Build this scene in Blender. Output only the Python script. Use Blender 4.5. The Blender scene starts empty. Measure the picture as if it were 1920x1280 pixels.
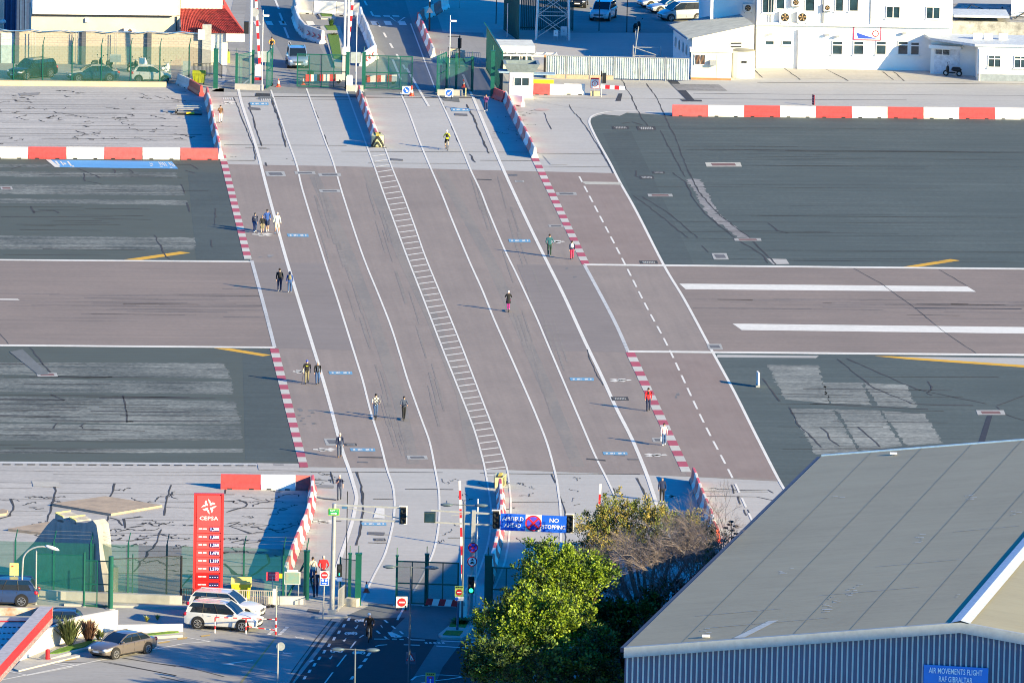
import bpy, bmesh, math, random
from mathutils import Vector, Matrix
R = random.Random(7)
SC = bpy.context.scene
COL = SC.collection
# ------------------------------------------------------------------ camera
FPX = 18000.0; DIST = 720.0; PITCH = math.atan(2840/FPX); ROLL = .02
_f = Vector((0, math.cos(PITCH), -math.sin(PITCH)))
_r0 = Vector((1, 0, 0)); _u0 = Vector((0, math.sin(PITCH), math.cos(PITCH)))
_r = _r0*math.cos(ROLL)+_u0*math.sin(ROLL); _u = _u0*math.cos(ROLL)-_r0*math.sin(ROLL)
CAM = -_f*DIST
cd = bpy.data.cameras.new("camera"); cam = bpy.data.objects.new("camera", cd); COL.objects.link(cam)
cam.matrix_world = Matrix(((_r.x, _u.x, -_f.x, CAM.x), (_r.y, _u.y, -_f.y, CAM.y), (_r.z, _u.z, -_f.z, CAM.z), (0, 0, 0, 1)))
cd.sensor_width = 36; cd.lens = 36*FPX/1920; cd.clip_start = 5; cd.clip_end = 6000
SC.camera = cam
# ------------------------------------------------------------------ world, sun, exposure
SUNV = Vector((.766, -.561, .312)).normalized()
W = bpy.data.worlds.new("World"); SC.world = W; W.use_nodes = True
wn = W.node_tree; wn.nodes.clear()
sky = wn.nodes.new("ShaderNodeTexSky"); sky.sky_type = 'NISHITA'; sky.sun_disc = False
sky.sun_elevation = math.asin(SUNV.z); sky.sun_rotation = math.atan2(SUNV.x, SUNV.y)
mul = wn.nodes.new("ShaderNodeMix"); mul.data_type = 'RGBA'; mul.blend_type = 'MULTIPLY'; mul.inputs[0].default_value = 1
mul.inputs[7].default_value = (.018, .44, 1.0, 1)
bg = wn.nodes.new("ShaderNodeBackground"); bg.inputs[1].default_value = .11
wo = wn.nodes.new("ShaderNodeOutputWorld")
wn.links.new(sky.outputs[0], mul.inputs[6]); wn.links.new(mul.outputs[2], bg.inputs[0]); wn.links.new(bg.outputs[0], wo.inputs[0])
sd = bpy.data.lights.new("sun", 'SUN'); sd.energy = 5.0; sd.angle = math.radians(.5); sd.color = (1, .79, .42)
sun = bpy.data.objects.new("sun", sd); COL.objects.link(sun)
sun.rotation_euler = SUNV.to_track_quat('Z', 'Y').to_euler()
SC.view_settings.view_transform = 'Standard'; SC.view_settings.look = 'None'
SC.view_settings.exposure = 1.45; SC.view_settings.gamma = 1; SC.view_settings.use_curve_mapping = False
SC.cycles.filter_width = 1.05; SC.cycles.max_bounces = 6; SC.cycles.transparent_max_bounces = 24

# ------------------------------------------------------------------ picture point -> place in the world
def ray(x, y): return (_f+_r*((x-960)/FPX)-_u*((y-640)/FPX))
def G(x, y, z=0.0):
    d = ray(x, y); return CAM+d*((z-CAM.z)/d.z)
def PV(x, y, b):                       # on the upright plane through b that faces the camera
    d = ray(x, y); return CAM+d*((b.y-CAM.y)/d.y)
def ppm(b): return FPX/((b-CAM).dot(_f))
def hm(b, dy): return dy/ppm(b)/math.cos(PITCH)
RUN = math.radians(4.1)                # direction of the runway
RX = Vector((math.cos(RUN), math.sin(RUN), 0)); RY = Vector((-math.sin(RUN), math.cos(RUN), 0))
Z = Vector((0, 0, 1))

# ------------------------------------------------------------------ materials
_mats = {}
def nd(t, ty, **k):
    n = t.nodes.new(ty)
    for a, b in k.items(): setattr(n, a, b)
    return n
def mat(name, col, rough=.6, metal=0, var=.12, scale=3.0, stretch=(1, 1, 1), alpha=None, emit=None, coat=0, spec=.4, dirt=None, dirtamt=.5, bump=0, trans=0):
    if name in _mats: return _mats[name]
    m = bpy.data.materials.new(name); m.use_nodes = True; t = m.node_tree; t.nodes.clear()
    b = nd(t, "ShaderNodeBsdfPrincipled"); o = nd(t, "ShaderNodeOutputMaterial")
    L = t.links.new
    tc = nd(t, "ShaderNodeTexCoord"); mp = nd(t, "ShaderNodeMapping"); mp.inputs[3].default_value = stretch
    L(tc.outputs['Object'], mp.inputs[0])
    nz = nd(t, "ShaderNodeTexNoise"); nz.inputs['Scale'].default_value = scale; nz.inputs['Detail'].default_value = 5; nz.inputs['Roughness'].default_value = .65
    L(mp.outputs[0], nz.inputs['Vector'])
    rp = nd(t, "ShaderNodeValToRGB"); rp.color_ramp.elements[0].position = .3; rp.color_ramp.elements[1].position = .72
    d = dirt or col
    c0 = [max(0, c*(1-var*2)) for c in col] if not dirt else [col[i]*(1-dirtamt)+d[i]*dirtamt for i in range(3)]
    c1 = [min(1, c*(1+var)) for c in col]
    rp.color_ramp.elements[0].color = (*c0, 1); rp.color_ramp.elements[1].color = (*c1, 1)
    L(nz.outputs[0], rp.inputs[0]); L(rp.outputs[0], b.inputs['Base Color'])
    b.inputs['Roughness'].default_value = rough; b.inputs['Metallic'].default_value = metal
    b.inputs['Specular IOR Level'].default_value = spec
    if coat: b.inputs['Coat Weight'].default_value = coat; b.inputs['Coat Roughness'].default_value = .05
    if trans: b.inputs['Transmission Weight'].default_value = trans
    if emit: b.inputs['Emission Color'].default_value = (*emit[:3], 1); b.inputs['Emission Strength'].default_value = emit[3]
    if bump:
        bp = nd(t, "ShaderNodeBump"); bp.inputs['Strength'].default_value = bump; bp.inputs['Distance'].default_value = .05
        L(nz.outputs[0], bp.inputs['Height']); L(bp.outputs[0], b.inputs['Normal'])
    if alpha is not None:
        tr = nd(t, "ShaderNodeBsdfTransparent"); mx = nd(t, "ShaderNodeMixShader"); mx.inputs[0].default_value = alpha
        L(tr.outputs[0], mx.inputs[1]); L(b.outputs[0], mx.inputs[2]); L(mx.outputs[0], o.inputs[0])
    else: L(b.outputs[0], o.inputs[0])
    _mats[name] = m; return m

def gmat(name, col, col2=None, big=.10, streak=.10, fine=.12, rough=.9, thr=None, stk=(.035, 1.1), ang=None, cellcol=None, spec=.25):
    """paved ground: large soft patches, long streaks along `ang`, fine grain; optional second tone `col2` by threshold thr"""
    if name in _mats: return _mats[name]
    m = bpy.data.materials.new(name); m.use_nodes = True; t = m.node_tree; t.nodes.clear(); L = t.links.new
    b = nd(t, "ShaderNodeBsdfPrincipled"); o = nd(t, "ShaderNodeOutputMaterial"); L(b.outputs[0], o.inputs[0])
    b.inputs['Roughness'].default_value = rough; b.inputs['Specular IOR Level'].default_value = spec
    g = nd(t, "ShaderNodeNewGeometry")
    def noise(rot, sc, scale, det=4):
        mp = nd(t, "ShaderNodeMapping"); mp.vector_type = 'TEXTURE'; mp.inputs[2].default_value = (0, 0, rot)
        L(g.outputs['Position'], mp.inputs[0])
        m2 = nd(t, "ShaderNodeVectorMath", operation='MULTIPLY'); m2.inputs[1].default_value = sc; L(mp.outputs[0], m2.inputs[0])
        n = nd(t, "ShaderNodeTexNoise"); n.inputs['Scale'].default_value = scale; n.inputs['Detail'].default_value = det; n.inputs['Roughness'].default_value = .6
        L(m2.outputs[0], n.inputs['Vector']); return n.outputs[0]
    a = RUN if ang is None else ang
    nb = noise(a, (1, .7, 1), .09, 5); ns = noise(a, (stk[0], stk[1], 1), 1.0, 6); nf = noise(a, (1, 1, 1), 2.6, 6); ns2 = noise(a, (stk[0]*3, stk[1]*3, 1), 1.0, 3)
    def lin(v, amt):
        r = nd(t, "ShaderNodeMapRange"); r.inputs[1].default_value = .25; r.inputs[2].default_value = .75
        r.inputs[3].default_value = 1-amt; r.inputs[4].default_value = 1+amt; L(v, r.inputs[0]); return r.outputs[0]
    def mulv(x, y):
        q = nd(t, "ShaderNodeMath", operation='MULTIPLY'); L(x, q.inputs[0]); L(y, q.inputs[1]); return q.outputs[0]
    f = mulv(mulv(mulv(lin(nb, big*1.3), lin(ns, streak)), mulv(lin(nf, fine), lin(ns2, streak*.7))), lin(noise(a, (.6, 1, 1), .5, 5), big*.8))
    rgb = nd(t, "ShaderNodeRGB"); rgb.outputs[0].default_value = (*col, 1); base = rgb.outputs[0]
    if col2:
        lo, hi = thr or (.5, .62)
        rr = nd(t, "ShaderNodeMapRange"); rr.inputs[1].default_value = lo; rr.inputs[2].default_value = hi
        ad = nd(t, "ShaderNodeMath", operation='ADD'); L(ns, ad.inputs[0]); L(nf, ad.inputs[1])
        ad2 = nd(t, "ShaderNodeMath", operation='ADD'); L(ad.outputs[0], ad2.inputs[0]); L(nb, ad2.inputs[1])
        dv = nd(t, "ShaderNodeMath", operation='DIVIDE'); L(ad2.outputs[0], dv.inputs[0]); dv.inputs[1].default_value = 3
        L(dv.outputs[0], rr.inputs[0])
        mx = nd(t, "ShaderNodeMix"); mx.data_type = 'RGBA'; L(rr.outputs[0], mx.inputs[0]); L(base, mx.inputs[6]); mx.inputs[7].default_value = (*col2, 1); base = mx.outputs[2]
    vm = nd(t, "ShaderNodeVectorMath", operation='SCALE'); L(base, vm.inputs[0]); L(f, vm.inputs['Scale']); L(vm.outputs[0], b.inputs['Base Color'])
    bp = nd(t, "ShaderNodeBump"); bp.inputs['Strength'].default_value = .25; bp.inputs['Distance'].default_value = .02; L(nf, bp.inputs['Height']); L(bp.outputs[0], b.inputs['Normal'])
    _mats[name] = m; return m

# ------------------------------------------------------------------ mesh builder
class MB:
    def __init__(s): s.v = []; s.f = []; s.m = []
    def add(s, vs, fs, m=0):
        k = len(s.v); s.v += [Vector(v) for v in vs]
        for f in fs: s.f.append([k+i for i in f]); s.m.append(m)
        return s
    def box(s, c, d, rz=0, m=0, M=None):
        c = Vector(c); x, y, z = d[0]/2, d[1]/2, d[2]/2; q = Matrix.Rotation(rz, 3, 'Z') if M is None else M
        vs = [c+q@Vector((a*x, b*y, e*z)) for e in (-1, 1) for b in (-1, 1) for a in (-1, 1)]
        return s.add(vs, [(0, 2, 3, 1), (4, 5, 7, 6), (0, 1, 5, 4), (2, 6, 7, 3), (1, 3, 7, 5), (0, 4, 6, 2)], m)
    def beam(s, a, b, w, h=None, m=0, up=Z):
        a = Vector(a); b = Vector(b); h = h or w; d = (b-a)
        if d.length < 1e-6: return s
        d.normalize(); x = d.cross(up)
        if x.length < 1e-3: x = d.cross(Vector((1, 0, 0)))
        x.normalize(); y = x.cross(d).normalized()
        vs = [p+x*(i*w/2)+y*(j*h/2) for p in (a, b) for i, j in ((-1, -1), (1, -1), (1, 1), (-1, 1))]
        return s.add(vs, [(0, 1, 2, 3), (7, 6, 5, 4), (0, 4, 5, 1), (1, 5, 6, 2), (2, 6, 7, 3), (3, 7, 4, 0)], m)
    def tube(s, a, b, r, r2=None, n=8, m=0, cap=True):
        a = Vector(a); b = Vector(b); r2 = r if r2 is None else r2; d = (b-a).normalized(); x = d.orthogonal().normalized(); y = d.cross(x)
        vs = [p+(x*math.cos(2*math.pi*i/n)+y*math.sin(2*math.pi*i/n))*q for p, q in ((a, r), (b, r2)) for i in range(n)]
        fs = [(i, (i+1) % n, n+(i+1) % n, n+i) for i in range(n)]
        if cap: fs += [tuple(range(n-1, -1, -1)), tuple(range(n, 2*n))]
        return s.add(vs, fs, m)
    def path(s, pts, r, n=6, m=0):
        for a, b in zip(pts[:-1], pts[1:]): s.tube(a, b, r, n=n, m=m)
        return s
    def prism(s, pts, h, m=0, mt=None):      # polygon pts (world) raised by h upward
        pts = [Vector(p) for p in pts]; n = len(pts); up = Vector((0, 0, h))
        nz = sum((pts[i].x*pts[(i+1) % n].y-pts[(i+1) % n].x*pts[i].y) for i in range(n))
        if nz < 0: pts = pts[::-1]
        s.add(pts+[p+up for p in pts], [tuple(range(n-1, -1, -1))]+[(i, (i+1) % n, n+(i+1) % n, n+i) for i in range(n)], m)
        s.add([p+up for p in pts], [tuple(range(n))], m if mt is None else mt); return s
    def poly(s, pts, m=0): return s.add(pts, [tuple(range(len(pts)))], m)
    def ribbon(s, pts, w, m=0, z=None):
        pts = [Vector(p) for p in pts]; n = len(pts); ws = w if isinstance(w, (list, tuple)) else [w]*n; vs = []
        for i, p in enumerate(pts):
            d = (pts[min(i+1, n-1)]-pts[max(i-1, 0)]); d.z = 0
            if d.length < 1e-6: d = Vector((1, 0, 0))
            d.normalize(); q = Vector((-d.y, d.x, 0))*(ws[i]/2); vs += [p+q, p-q]
        return s.add(vs, [(2*i+1, 2*i+3, 2*i+2, 2*i) for i in range(n-1)], m)
    def ball(s, c, r, n=8, k=6, m=0, M=None):
        c = Vector(c); r = Vector(r) if hasattr(r, '__len__') else Vector((r, r, r)); vs = []; fs = []
        for j in range(k+1):
            t = math.pi*j/k
            for i in range(n):
                a = 2*math.pi*i/n; q = Vector((r.x*math.sin(t)*math.cos(a), r.y*math.sin(t)*math.sin(a), r.z*math.cos(t)))
                vs.append(c+(M@q if M is not None else q))
        for j in range(k):
            for i in range(n): fs.append((j*n+i, (j+1)*n+i, (j+1)*n+(i+1) % n, j*n+(i+1) % n))
        return s.add(vs, fs, m)
    def disc(s, c, r, nrm, th=.02, n=20, m=0):
        c = Vector(c); nrm = Vector(nrm).normalized(); return s.tube(c-nrm*th/2, c+nrm*th/2, r, n=n, m=m)
    def build(s, name, mats, parent=None, smooth=False, world=False, bevel=0):
        me = bpy.data.meshes.new(name); vs = s.v
        if parent is not None and world:
            inv = parent.matrix_basis.inverted(); vs = [inv@v for v in vs]
        me.from_pydata([tuple(v) for v in vs], [], s.f)
        mats = mats if isinstance(mats, (list, tuple)) else [mats]
        for q in mats: me.materials.append(q)
        if len(mats) > 1: me.polygons.foreach_set("material_index", s.m)
        if smooth: me.polygons.foreach_set("use_smooth", [True]*len(me.polygons))
        me.validate(); me.update()
        o = bpy.data.objects.new(name, me); COL.objects.link(o)
        if parent is not None: o.parent = parent
        if smooth == 'auto':
            bm = bmesh.new(); bm.from_mesh(me); bmesh.ops.remove_doubles(bm, verts=bm.verts, dist=.0005); bmesh.ops.recalc_face_normals(bm, faces=bm.faces)
            for e in bm.edges:
                if len(e.link_faces) == 2 and e.calc_face_angle(0) > .6: e.smooth = False
            bm.to_mesh(me); bm.free()
        return o
def tag(o, label=None, cat=None, group=None, kind=None):
    if label: o['label'] = label
    if cat: o['category'] = cat
    if group: o['group'] = group
    if kind: o['kind'] = kind
    return o
def thing(name, label, cat, loc=(0, 0, 0), rz=0, group=None):
    o = bpy.data.objects.new(name, None); COL.objects.link(o); o.location = loc; o.rotation_euler = (0, 0, rz)
    o.matrix_basis = Matrix.Translation(loc)@Matrix.Rotation(rz, 4, 'Z'); o.empty_display_size = .3
    return tag(o, label, cat, group)
def copy_tree(o, parent=None):
    c = o.copy(); COL.objects.link(c); c.parent = parent
    for ch in o.children: copy_tree(ch, c)
    return c
def place(o, loc, rz, label=None, group=None, sc=None):
    o.matrix_basis = Matrix.Translation(loc)@Matrix.Rotation(rz, 4, 'Z')@(Matrix.Scale(sc, 4) if sc else Matrix.Identity(4))
    if label: o['label'] = label
    if group: o['group'] = group
    return o
def text_mesh(name, body, size, M, material, parent, width=None, align='CENTER', world=True, th=.004):
    cu = bpy.data.curves.new(name, 'FONT'); cu.body = body; cu.size = size; cu.align_x = align; cu.align_y = 'CENTER'; cu.offset = size*.006; cu.extrude = th; cu.resolution_u = 2
    t = bpy.data.objects.new(name, cu); COL.objects.link(t)
    dg = bpy.context.evaluated_depsgraph_get(); me = bpy.data.meshes.new_from_object(t.evaluated_get(dg)); bpy.data.objects.remove(t)
    xs = [v.co.x for v in me.vertices]
    if xs and width:
        k = width/(max(xs)-min(xs)); me.transform(Matrix.Scale(k, 4, Vector((1, 0, 0))))
    if parent is not None and world: M = parent.matrix_basis.inverted()@M
    me.transform(M); me.materials.clear(); me.materials.append(material); me.name = name
    o = bpy.data.objects.new(name, me); COL.objects.link(o); o.parent = parent; return o
def frame_M(c, right, up):               # text matrix: local x->right, y->up
    right = Vector(right).normalized(); up = Vector(up).normalized(); n = right.cross(up)
    return Matrix(((right.x, up.x, n.x, c[0]), (right.y, up.y, n.y, c[1]), (right.z, up.z, n.z, c[2]), (0, 0, 0, 1)))
ORD = ['first', 'second', 'third', 'fourth', 'fifth', 'sixth', 'seventh', 'eighth', 'ninth', 'tenth', 'eleventh', 'twelfth', 'thirteenth', 'fourteenth', 'fifteenth', 'sixteenth', 'seventeenth', 'eighteenth', 'nineteenth', 'twentieth']

# palette
WHT = mat('white_paint', (.78, .78, .76), .55, var=.05)
WALLW = mat('white_render', (.80, .79, .76), .8, var=.03, scale=.8, dirt=(.62, .6, .55), dirtamt=.35)
CREAM = mat('cream_render', (.60, .52, .43), .85, var=.05, scale=.6, dirt=(.5, .4, .28), dirtamt=.4)
REDS = [mat('red_barrier_plastic', (.62, .09, .09), .5, var=.10, scale=2.5), mat('red_barrier_faded', (.60, .13, .12), .6, var=.14, scale=2), mat('red_barrier_deep', (.56, .06, .06), .45, var=.1, scale=3)]
WHS = [mat('white_barrier_plastic', (.78, .77, .74), .5, var=.05, scale=2), mat('white_barrier_grimy', (.68, .66, .62), .6, var=.08, scale=1.5, dirt=(.42, .38, .33), dirtamt=.5)]
REDP = mat('red_barrier_plastic', (.62, .09, .09), .5, var=.10, scale=2.5)
WHP = mat('white_barrier_plastic', (.78, .77, .74), .5, var=.05, scale=2)
RED = mat('signal_red', (.62, .02, .03), .4, var=.06)
BLUE = mat('sign_blue', (.01, .10, .62), .4, var=.05)
DGRN = mat('dark_green_metal', (.006, .095, .07), .45, var=.1)
MESHT = mat('teal_mesh', (.006, .09, .08), .6, alpha=.5)
MESHG = mat('green_mesh', (.025, .14, .10), .6, alpha=.35, var=.1)
MESHD = mat('green_screen', (.006, .11, .085), .6, alpha=.50, var=.1)
GALV = mat('galvanised_steel', (.42, .43, .43), .45, metal=.35, var=.08)
BLK = mat('black_plastic', (.015, .016, .018), .45, var=.1)
RUBB = mat('tyre_rubber', (.02, .02, .021), .8, var=.1)
GLASS = mat('dark_window_glass', (.02, .05, .07), .08, var=.3, spec=.8, scale=1.2)
CGLASS = mat('car_glass', (.012, .02, .03), .06, var=.1, spec=.8)
CONC = mat('kerb_concrete', (.42, .41, .38), .9, var=.08, scale=1.5)
ORNG = mat('cone_orange', (.72, .07, .03), .5, var=.05)
YEL = mat('yellow_plastic', (.72, .52, .02), .5, var=.08, scale=2)
TAR = gmat('crack_filler', (.055, .057, .062), fine=.25)
LINE = gmat('road_line_white', (.62, .62, .60), (.44, .44, .43), big=.05, streak=.08, fine=.10, thr=(.56, .66), stk=(.4, 1.5))
LINED = gmat('worn_line_paint', (.48, .50, .52), (.2, .22, .25), big=.05, streak=.2, fine=.15, thr=(.50, .6), stk=(.15, 3))
# ================================================================== THE GROUND
CON = gmat('apron_concrete', (.385, .385, .38), big=.05, streak=.05, fine=.07)
CONL = gmat('apron_concrete_left', (.36, .355, .35), (.41, .40, .385), big=.06, streak=.09, fine=.08, thr=(.45, .6))
ASP = gmat('dark_asphalt', (.083, .10, .093), (.068, .085, .082), big=.08, streak=.10, fine=.10, thr=(.42, .58))
ASPR = gmat('dark_asphalt_right', (.072, .094, .096), (.088, .11, .11), big=.05, streak=.11, fine=.08, thr=(.5, .66))
RUNW = gmat('runway_surface', (.208, .178, .165), (.226, .189, .172), big=.05, streak=.055, fine=.05, thr=(.45, .6))
ROADM = gmat('crossing_surface', (.236, .205, .191), (.252, .217, .199), big=.05, streak=.05, fine=.05, thr=(.45, .6), ang=math.radians(94))
ROADD = gmat('crossing_surface_dark', (.212, .19, .184), big=.06, streak=.04, fine=.05)
ROADP = gmat('taxi_strip_surface', (.246, .198, .182), (.222, .185, .173), big=.09, streak=.06, fine=.07, thr=(.42, .6), ang=math.radians(94))
WORN = gmat('worn_asphalt', (.085, .103, .105), (.20, .215, .205), big=.25, streak=.16, fine=.2, thr=(.42, .62), stk=(.10, 1.1))
CARP = gmat('car_park_asphalt', (.30, .30, .295), (.26, .265, .27), big=.12, streak=.06, fine=.10)
RDA = gmat('avenue_asphalt', (.135, .15, .16), big=.10, streak=.06, fine=.08, ang=math.radians(94))
RDB = gmat('new_asphalt', (.032, .038, .046), big=.08, streak=.05, fine=.12, ang=math.radians(80))
PAV = gmat('pavement_concrete', (.40, .385, .355), big=.08, streak=.05, fine=.09)
GRS = mat('grass_turf', (.10, .21, .02), .9, var=.3, scale=6)

def sheet(name, pts, m, z=.004, parent=None, sub=None):
    b = MB(); P = [G(*p) for p in pts]
    for p in P: p.z = z
    nz = sum((P[i].x*P[(i+1) % len(P)].y-P[(i+1) % len(P)].x*P[i].y) for i in range(len(P)))
    if nz < 0: P = P[::-1]
    b.poly(P); o = b.build(name, m, parent)
    if parent is None: o['kind'] = 'structure'
    return o
g = MB(); g.poly([(-1500, -1400, 0), (1500, -1400, 0), (1500, 2500, 0), (-1500, 2500, 0)]); ground = tag(g.build('ground', CON), kind='structure')
sheet('concrete_apron', [(-80, 163), (420, 166), (416, 300), (-80, 296)], CONL, .004)
sheet('concrete_apron', [(-80, 866), (560, 871), (600, 900), (590, 1100), (-80, 1100)], CONL, .004)
shl = sheet('runway_shoulder', [(-80, 288), (414, 297), (470, 489), (-80, 487)], ASP)
shb = sheet('runway_shoulder', [(-80, 647), (516, 652), (577, 869), (-80, 865)], ASP)
shr = sheet('runway_shoulder', [(1106, 228), (1109, 222), (1120, 217), (1135, 214), (1165, 211), (1260, 217), (2000, 226), (2000, 506), (1243, 498), (1194, 400), (1150, 318), (1120, 264)], ASPR)
shc = sheet('runway_shoulder', [(1337, 661), (2000, 668), (2000, 1000), (1520, 1000), (1459, 897), (1415, 811), (1377, 735)], ASPR)
rw = sheet('runway', [(-80, 487), (2000, 505.7), (2000, 666), (-80, 647)], RUNW, .006)
road = sheet('crossing_road', [(414, 308), (640, 312), (900, 319), (1153, 325), (1194, 398), (1245, 498), (1284, 563), (1336, 659), (1377, 735), (1415, 811), (1459, 897), (1464, 902), (1290, 893), (940, 880), (576, 875), (516, 652), (472, 490)], ROADM, .010)
sheet('road_patch', [(475, 492), (609, 493.5), (669, 657), (516, 653)], ROADD, .014, road)
sheet('road_patch', [(969, 496), (1100, 497.5), (1180, 661), (1035, 658)], ROADD, .014, road)
sheet('road_patch', [(1012, 322), (1153, 325), (1245, 498), (1103, 497)], ROADP, .014, road)
sheet('road_patch', [(1182, 662), (1338, 664), (1377, 735), (1415, 811), (1459, 897), (1288, 892)], ROADP, .014, road)
# slightly darker wheel tracks in the lanes
TRK = gmat('wheel_track', (.208, .195, .187), (.232, .21, .194), big=.05, streak=.03, fine=.04, thr=(.47, .52), ang=math.radians(94), stk=(.04, .5))
for c in ([(590, 330), (680, 500), (745, 690), (800, 880)], [(622, 330), (700, 500), (765, 690), (815, 880)], [(800, 330), (895, 500), (975, 690), (1040, 880)], [(850, 330), (935, 500), (1015, 690), (1085, 880)]):
    pass
def lane_track(pts, w):
    b = MB(); b.ribbon([Vector((*G(*p).xy, .0125)) for p in pts], w); b.build('wheel_track', TRK, road)
lane_track([(585, 320), (655, 480), (700, 600), (746, 740), (775, 870)], .9)
lane_track([(828, 322), (915, 480), (965, 590), (1030, 740), (1085, 875)], .9)
lane_track([(690, 320), (755, 480), (812, 600), (868, 740), (893, 870)], 1.0)

# ------------------------------------------------------------------ painted lines
def line(pts, w, m=LINE, z=.018, name='lane_line', parent=road, smooth=True):
    P = [G(*p) for p in pts]
    if smooth and len(P) > 2:      # Catmull-Rom
        Q = []
        for i in range(len(P)-1):
            p0 = P[max(i-1, 0)]; p1 = P[i]; p2 = P[i+1]; p3 = P[min(i+2, len(P)-1)]
            for k in range(5):
                t = k/5; Q.append(.5*((2*p1)+(p2-p0)*t+(2*p0-5*p1+4*p2-p3)*t*t+(3*p1-p0-3*p2+p3)*t**3))
        Q.append(P[-1]); P = Q
    for p in P: p.z = z
    b = MB(); b.ribbon(P, w); return b.build(name, m, parent), P
L1 = [(447, 168), (455, 200), (480, 275), (497, 340), (513, 400), (535, 480), (562, 570), (590, 660), (615, 745), (640, 838), (654.5, 880), (661.5, 903), (668, 927), (668, 940), (666, 952), (661.5, 974), (652, 1005), (638, 1046), (632, 1066), (622, 1110)]
L2 = [(508, 169), (536, 252), (556.5, 310), (567.5, 357), (605.6, 480), (630.6, 555), (644, 597), (669, 677), (680.6, 715), (696, 775), (712, 826), (726, 880), (736.6, 911), (739.7, 935), (739.7, 955), (736.6, 983), (728.7, 1017), (719, 1045), (700.6, 1080), (678, 1128)]
L3 = [(574.5, 166), (589, 207), (608, 260), (625, 305), (643.5, 368), (679, 476), (712, 558), (733.7, 614), (752, 672), (766.5, 719), (790, 785), (805.6, 829), (816, 880), (822.5, 917), (824, 945), (823, 980), (818, 1014), (810, 1042), (790, 1085), (765, 1125), (745, 1162)]
CLn = [(650, 171), (667, 218), (690, 280), (704, 318), (717.7, 358), (738, 413), (762.6, 480), (788.4, 546), (829, 652), (845, 692), (868, 750), (890, 808), (905, 860), (910, 883), (915.3, 913), (919, 938), (920.8, 960), (919, 994), (913.8, 1024), (907.5, 1044), (896, 1077), (880, 1112)]
CRn = [(681, 171), (698, 222), (713.8, 260), (724, 284), (735.6, 316), (752.8, 358), (776, 420), (797, 480), (828, 556), (862, 640), (887, 705), (908, 760), (928, 812), (945, 860), (951, 880), (954.4, 904), (957.5, 935), (957.5, 962), (954, 1013), (949.7, 1037), (945, 1058), (930, 1095), (908, 1140)]
L4 = [(751, 174), (767, 211), (787, 266), (804.4, 308), (826, 358), (850, 418), (880, 490), (903, 541), (927, 600), (952, 656), (985, 731), (1008, 785), (1027, 835), (1042, 891), (1047, 922), (1051, 957), (1050.5, 1025), (1040, 1085)]
L5 = [(820.8, 177), (846.6, 233), (870, 288), (882.5, 319), (901, 358), (917.5, 400), (945.6, 467), (967.5, 512), (989, 558), (1008, 600), (1024.7, 640), (1051, 702), (1082.5, 776), (1115, 852), (1139, 900), (1155, 939), (1160, 985)]
L6 = [(886, 180), (900, 214), (937.5, 304), (981, 399), (1020.6, 481), (1056.6, 553), (1096.6, 640), (1129, 707), (1154, 762), (1185, 823), (1209, 880), (1222, 917), (1233, 952), (1240, 990)]
line(L1, .25); line(L2, .15); line(L3, .14); line(CLn, .13); line(CRn, .13); line(L4, .15); line(L5, .15); line(L6, .26)
line([(472, 489), (494, 570), (515, 652)], .27, LINED); line([(1096, 497), (1150, 598), (1178, 660)], .27, LINED)
line([(1259, 213), (1190, 208.5), (1150, 209), (1128, 212), (1112, 217), (1105.5, 225), (1107, 236), (1121, 265), (1144, 306), (1162.5, 342), (1194, 398), (1245, 498), (1284, 563), (1335.6, 659), (1377, 735), (1415, 811), (1459, 897), (1478, 928)], .21, LINE)
# ladder hatching between the centre lines
def at_y(pts, y):
    for (x0, y0), (x1, y1) in zip(pts[:-1], pts[1:]):
        if y0 <= y <= y1: return x0+(x1-x0)*(y-y0)/(y1-y0)
y = 291.0
while y < 925:
    a = at_y(CLn, y+2.6)+2; c = at_y(CRn, y-1.5)-2
    line([(a, y+2.6), (c, y-1.5)], .27, LINE, .018, 'ladder_bar', smooth=False); y += 10.2*(y+2200)/(2500)*.98 if y > 320 else 9.8
# dashed line on the taxi strip
o_, P_ = line([(1086, 331), (1122, 400), (1168, 488), (1212, 575), (1253, 651), (1316, 785), (1372, 893), (1412, 980)], .3); bpy.data.objects.remove(o_)
acc = 0; cur = [P_[0]]; on = True
for a, b_ in zip(P_[:-1], P_[1:]):
    seg = (b_-a).length; t = 0
    while seg-t > 0:
        lim = 3.6 if on else 2.2
        if acc+(seg-t) >= lim:
            t += lim-acc; p = a.lerp(b_, t/seg)
            if on: q = MB(); q.ribbon(cur+[p], .15); q.build('lane_dash', LINE, road)
            cur = [p]; acc = 0; on = not on
        else: acc += seg-t; t = seg; cur.append(b_.copy())
# red and white bands across the runway shoulders
RB = gmat('band_red_paint', (.37, .085, .13), big=.08, streak=.05, fine=.10)
WB = gmat('band_white_paint', (.46, .47, .45), big=.08, streak=.05, fine=.10)
def band(l0, r0, l1, r1, n, parent=road):
    A, B, C2, D2 = G(*l0), G(*r0), G(*l1), G(*r1)
    for i in range(n):
        t0, t1 = i/n, (i+1)/n; P = [A.lerp(C2, t0), B.lerp(D2, t0), B.lerp(D2, t1), A.lerp(C2, t1)]
        for p in P: p.z = .022
        q = MB(); q.poly(P[::-1]); q.build('painted_block', (RB, WB)[i % 2], parent)
band((410.5, 291), (423, 291), (458, 486), (472, 486), 30); band((506, 654), (522, 654), (562, 876), (578, 876), 25)
band((996, 297), (1009.5, 297), (1091, 496), (1106, 496), 29); band((1173, 661), (1190, 661), (1278, 885), (1296, 885), 24)

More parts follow.
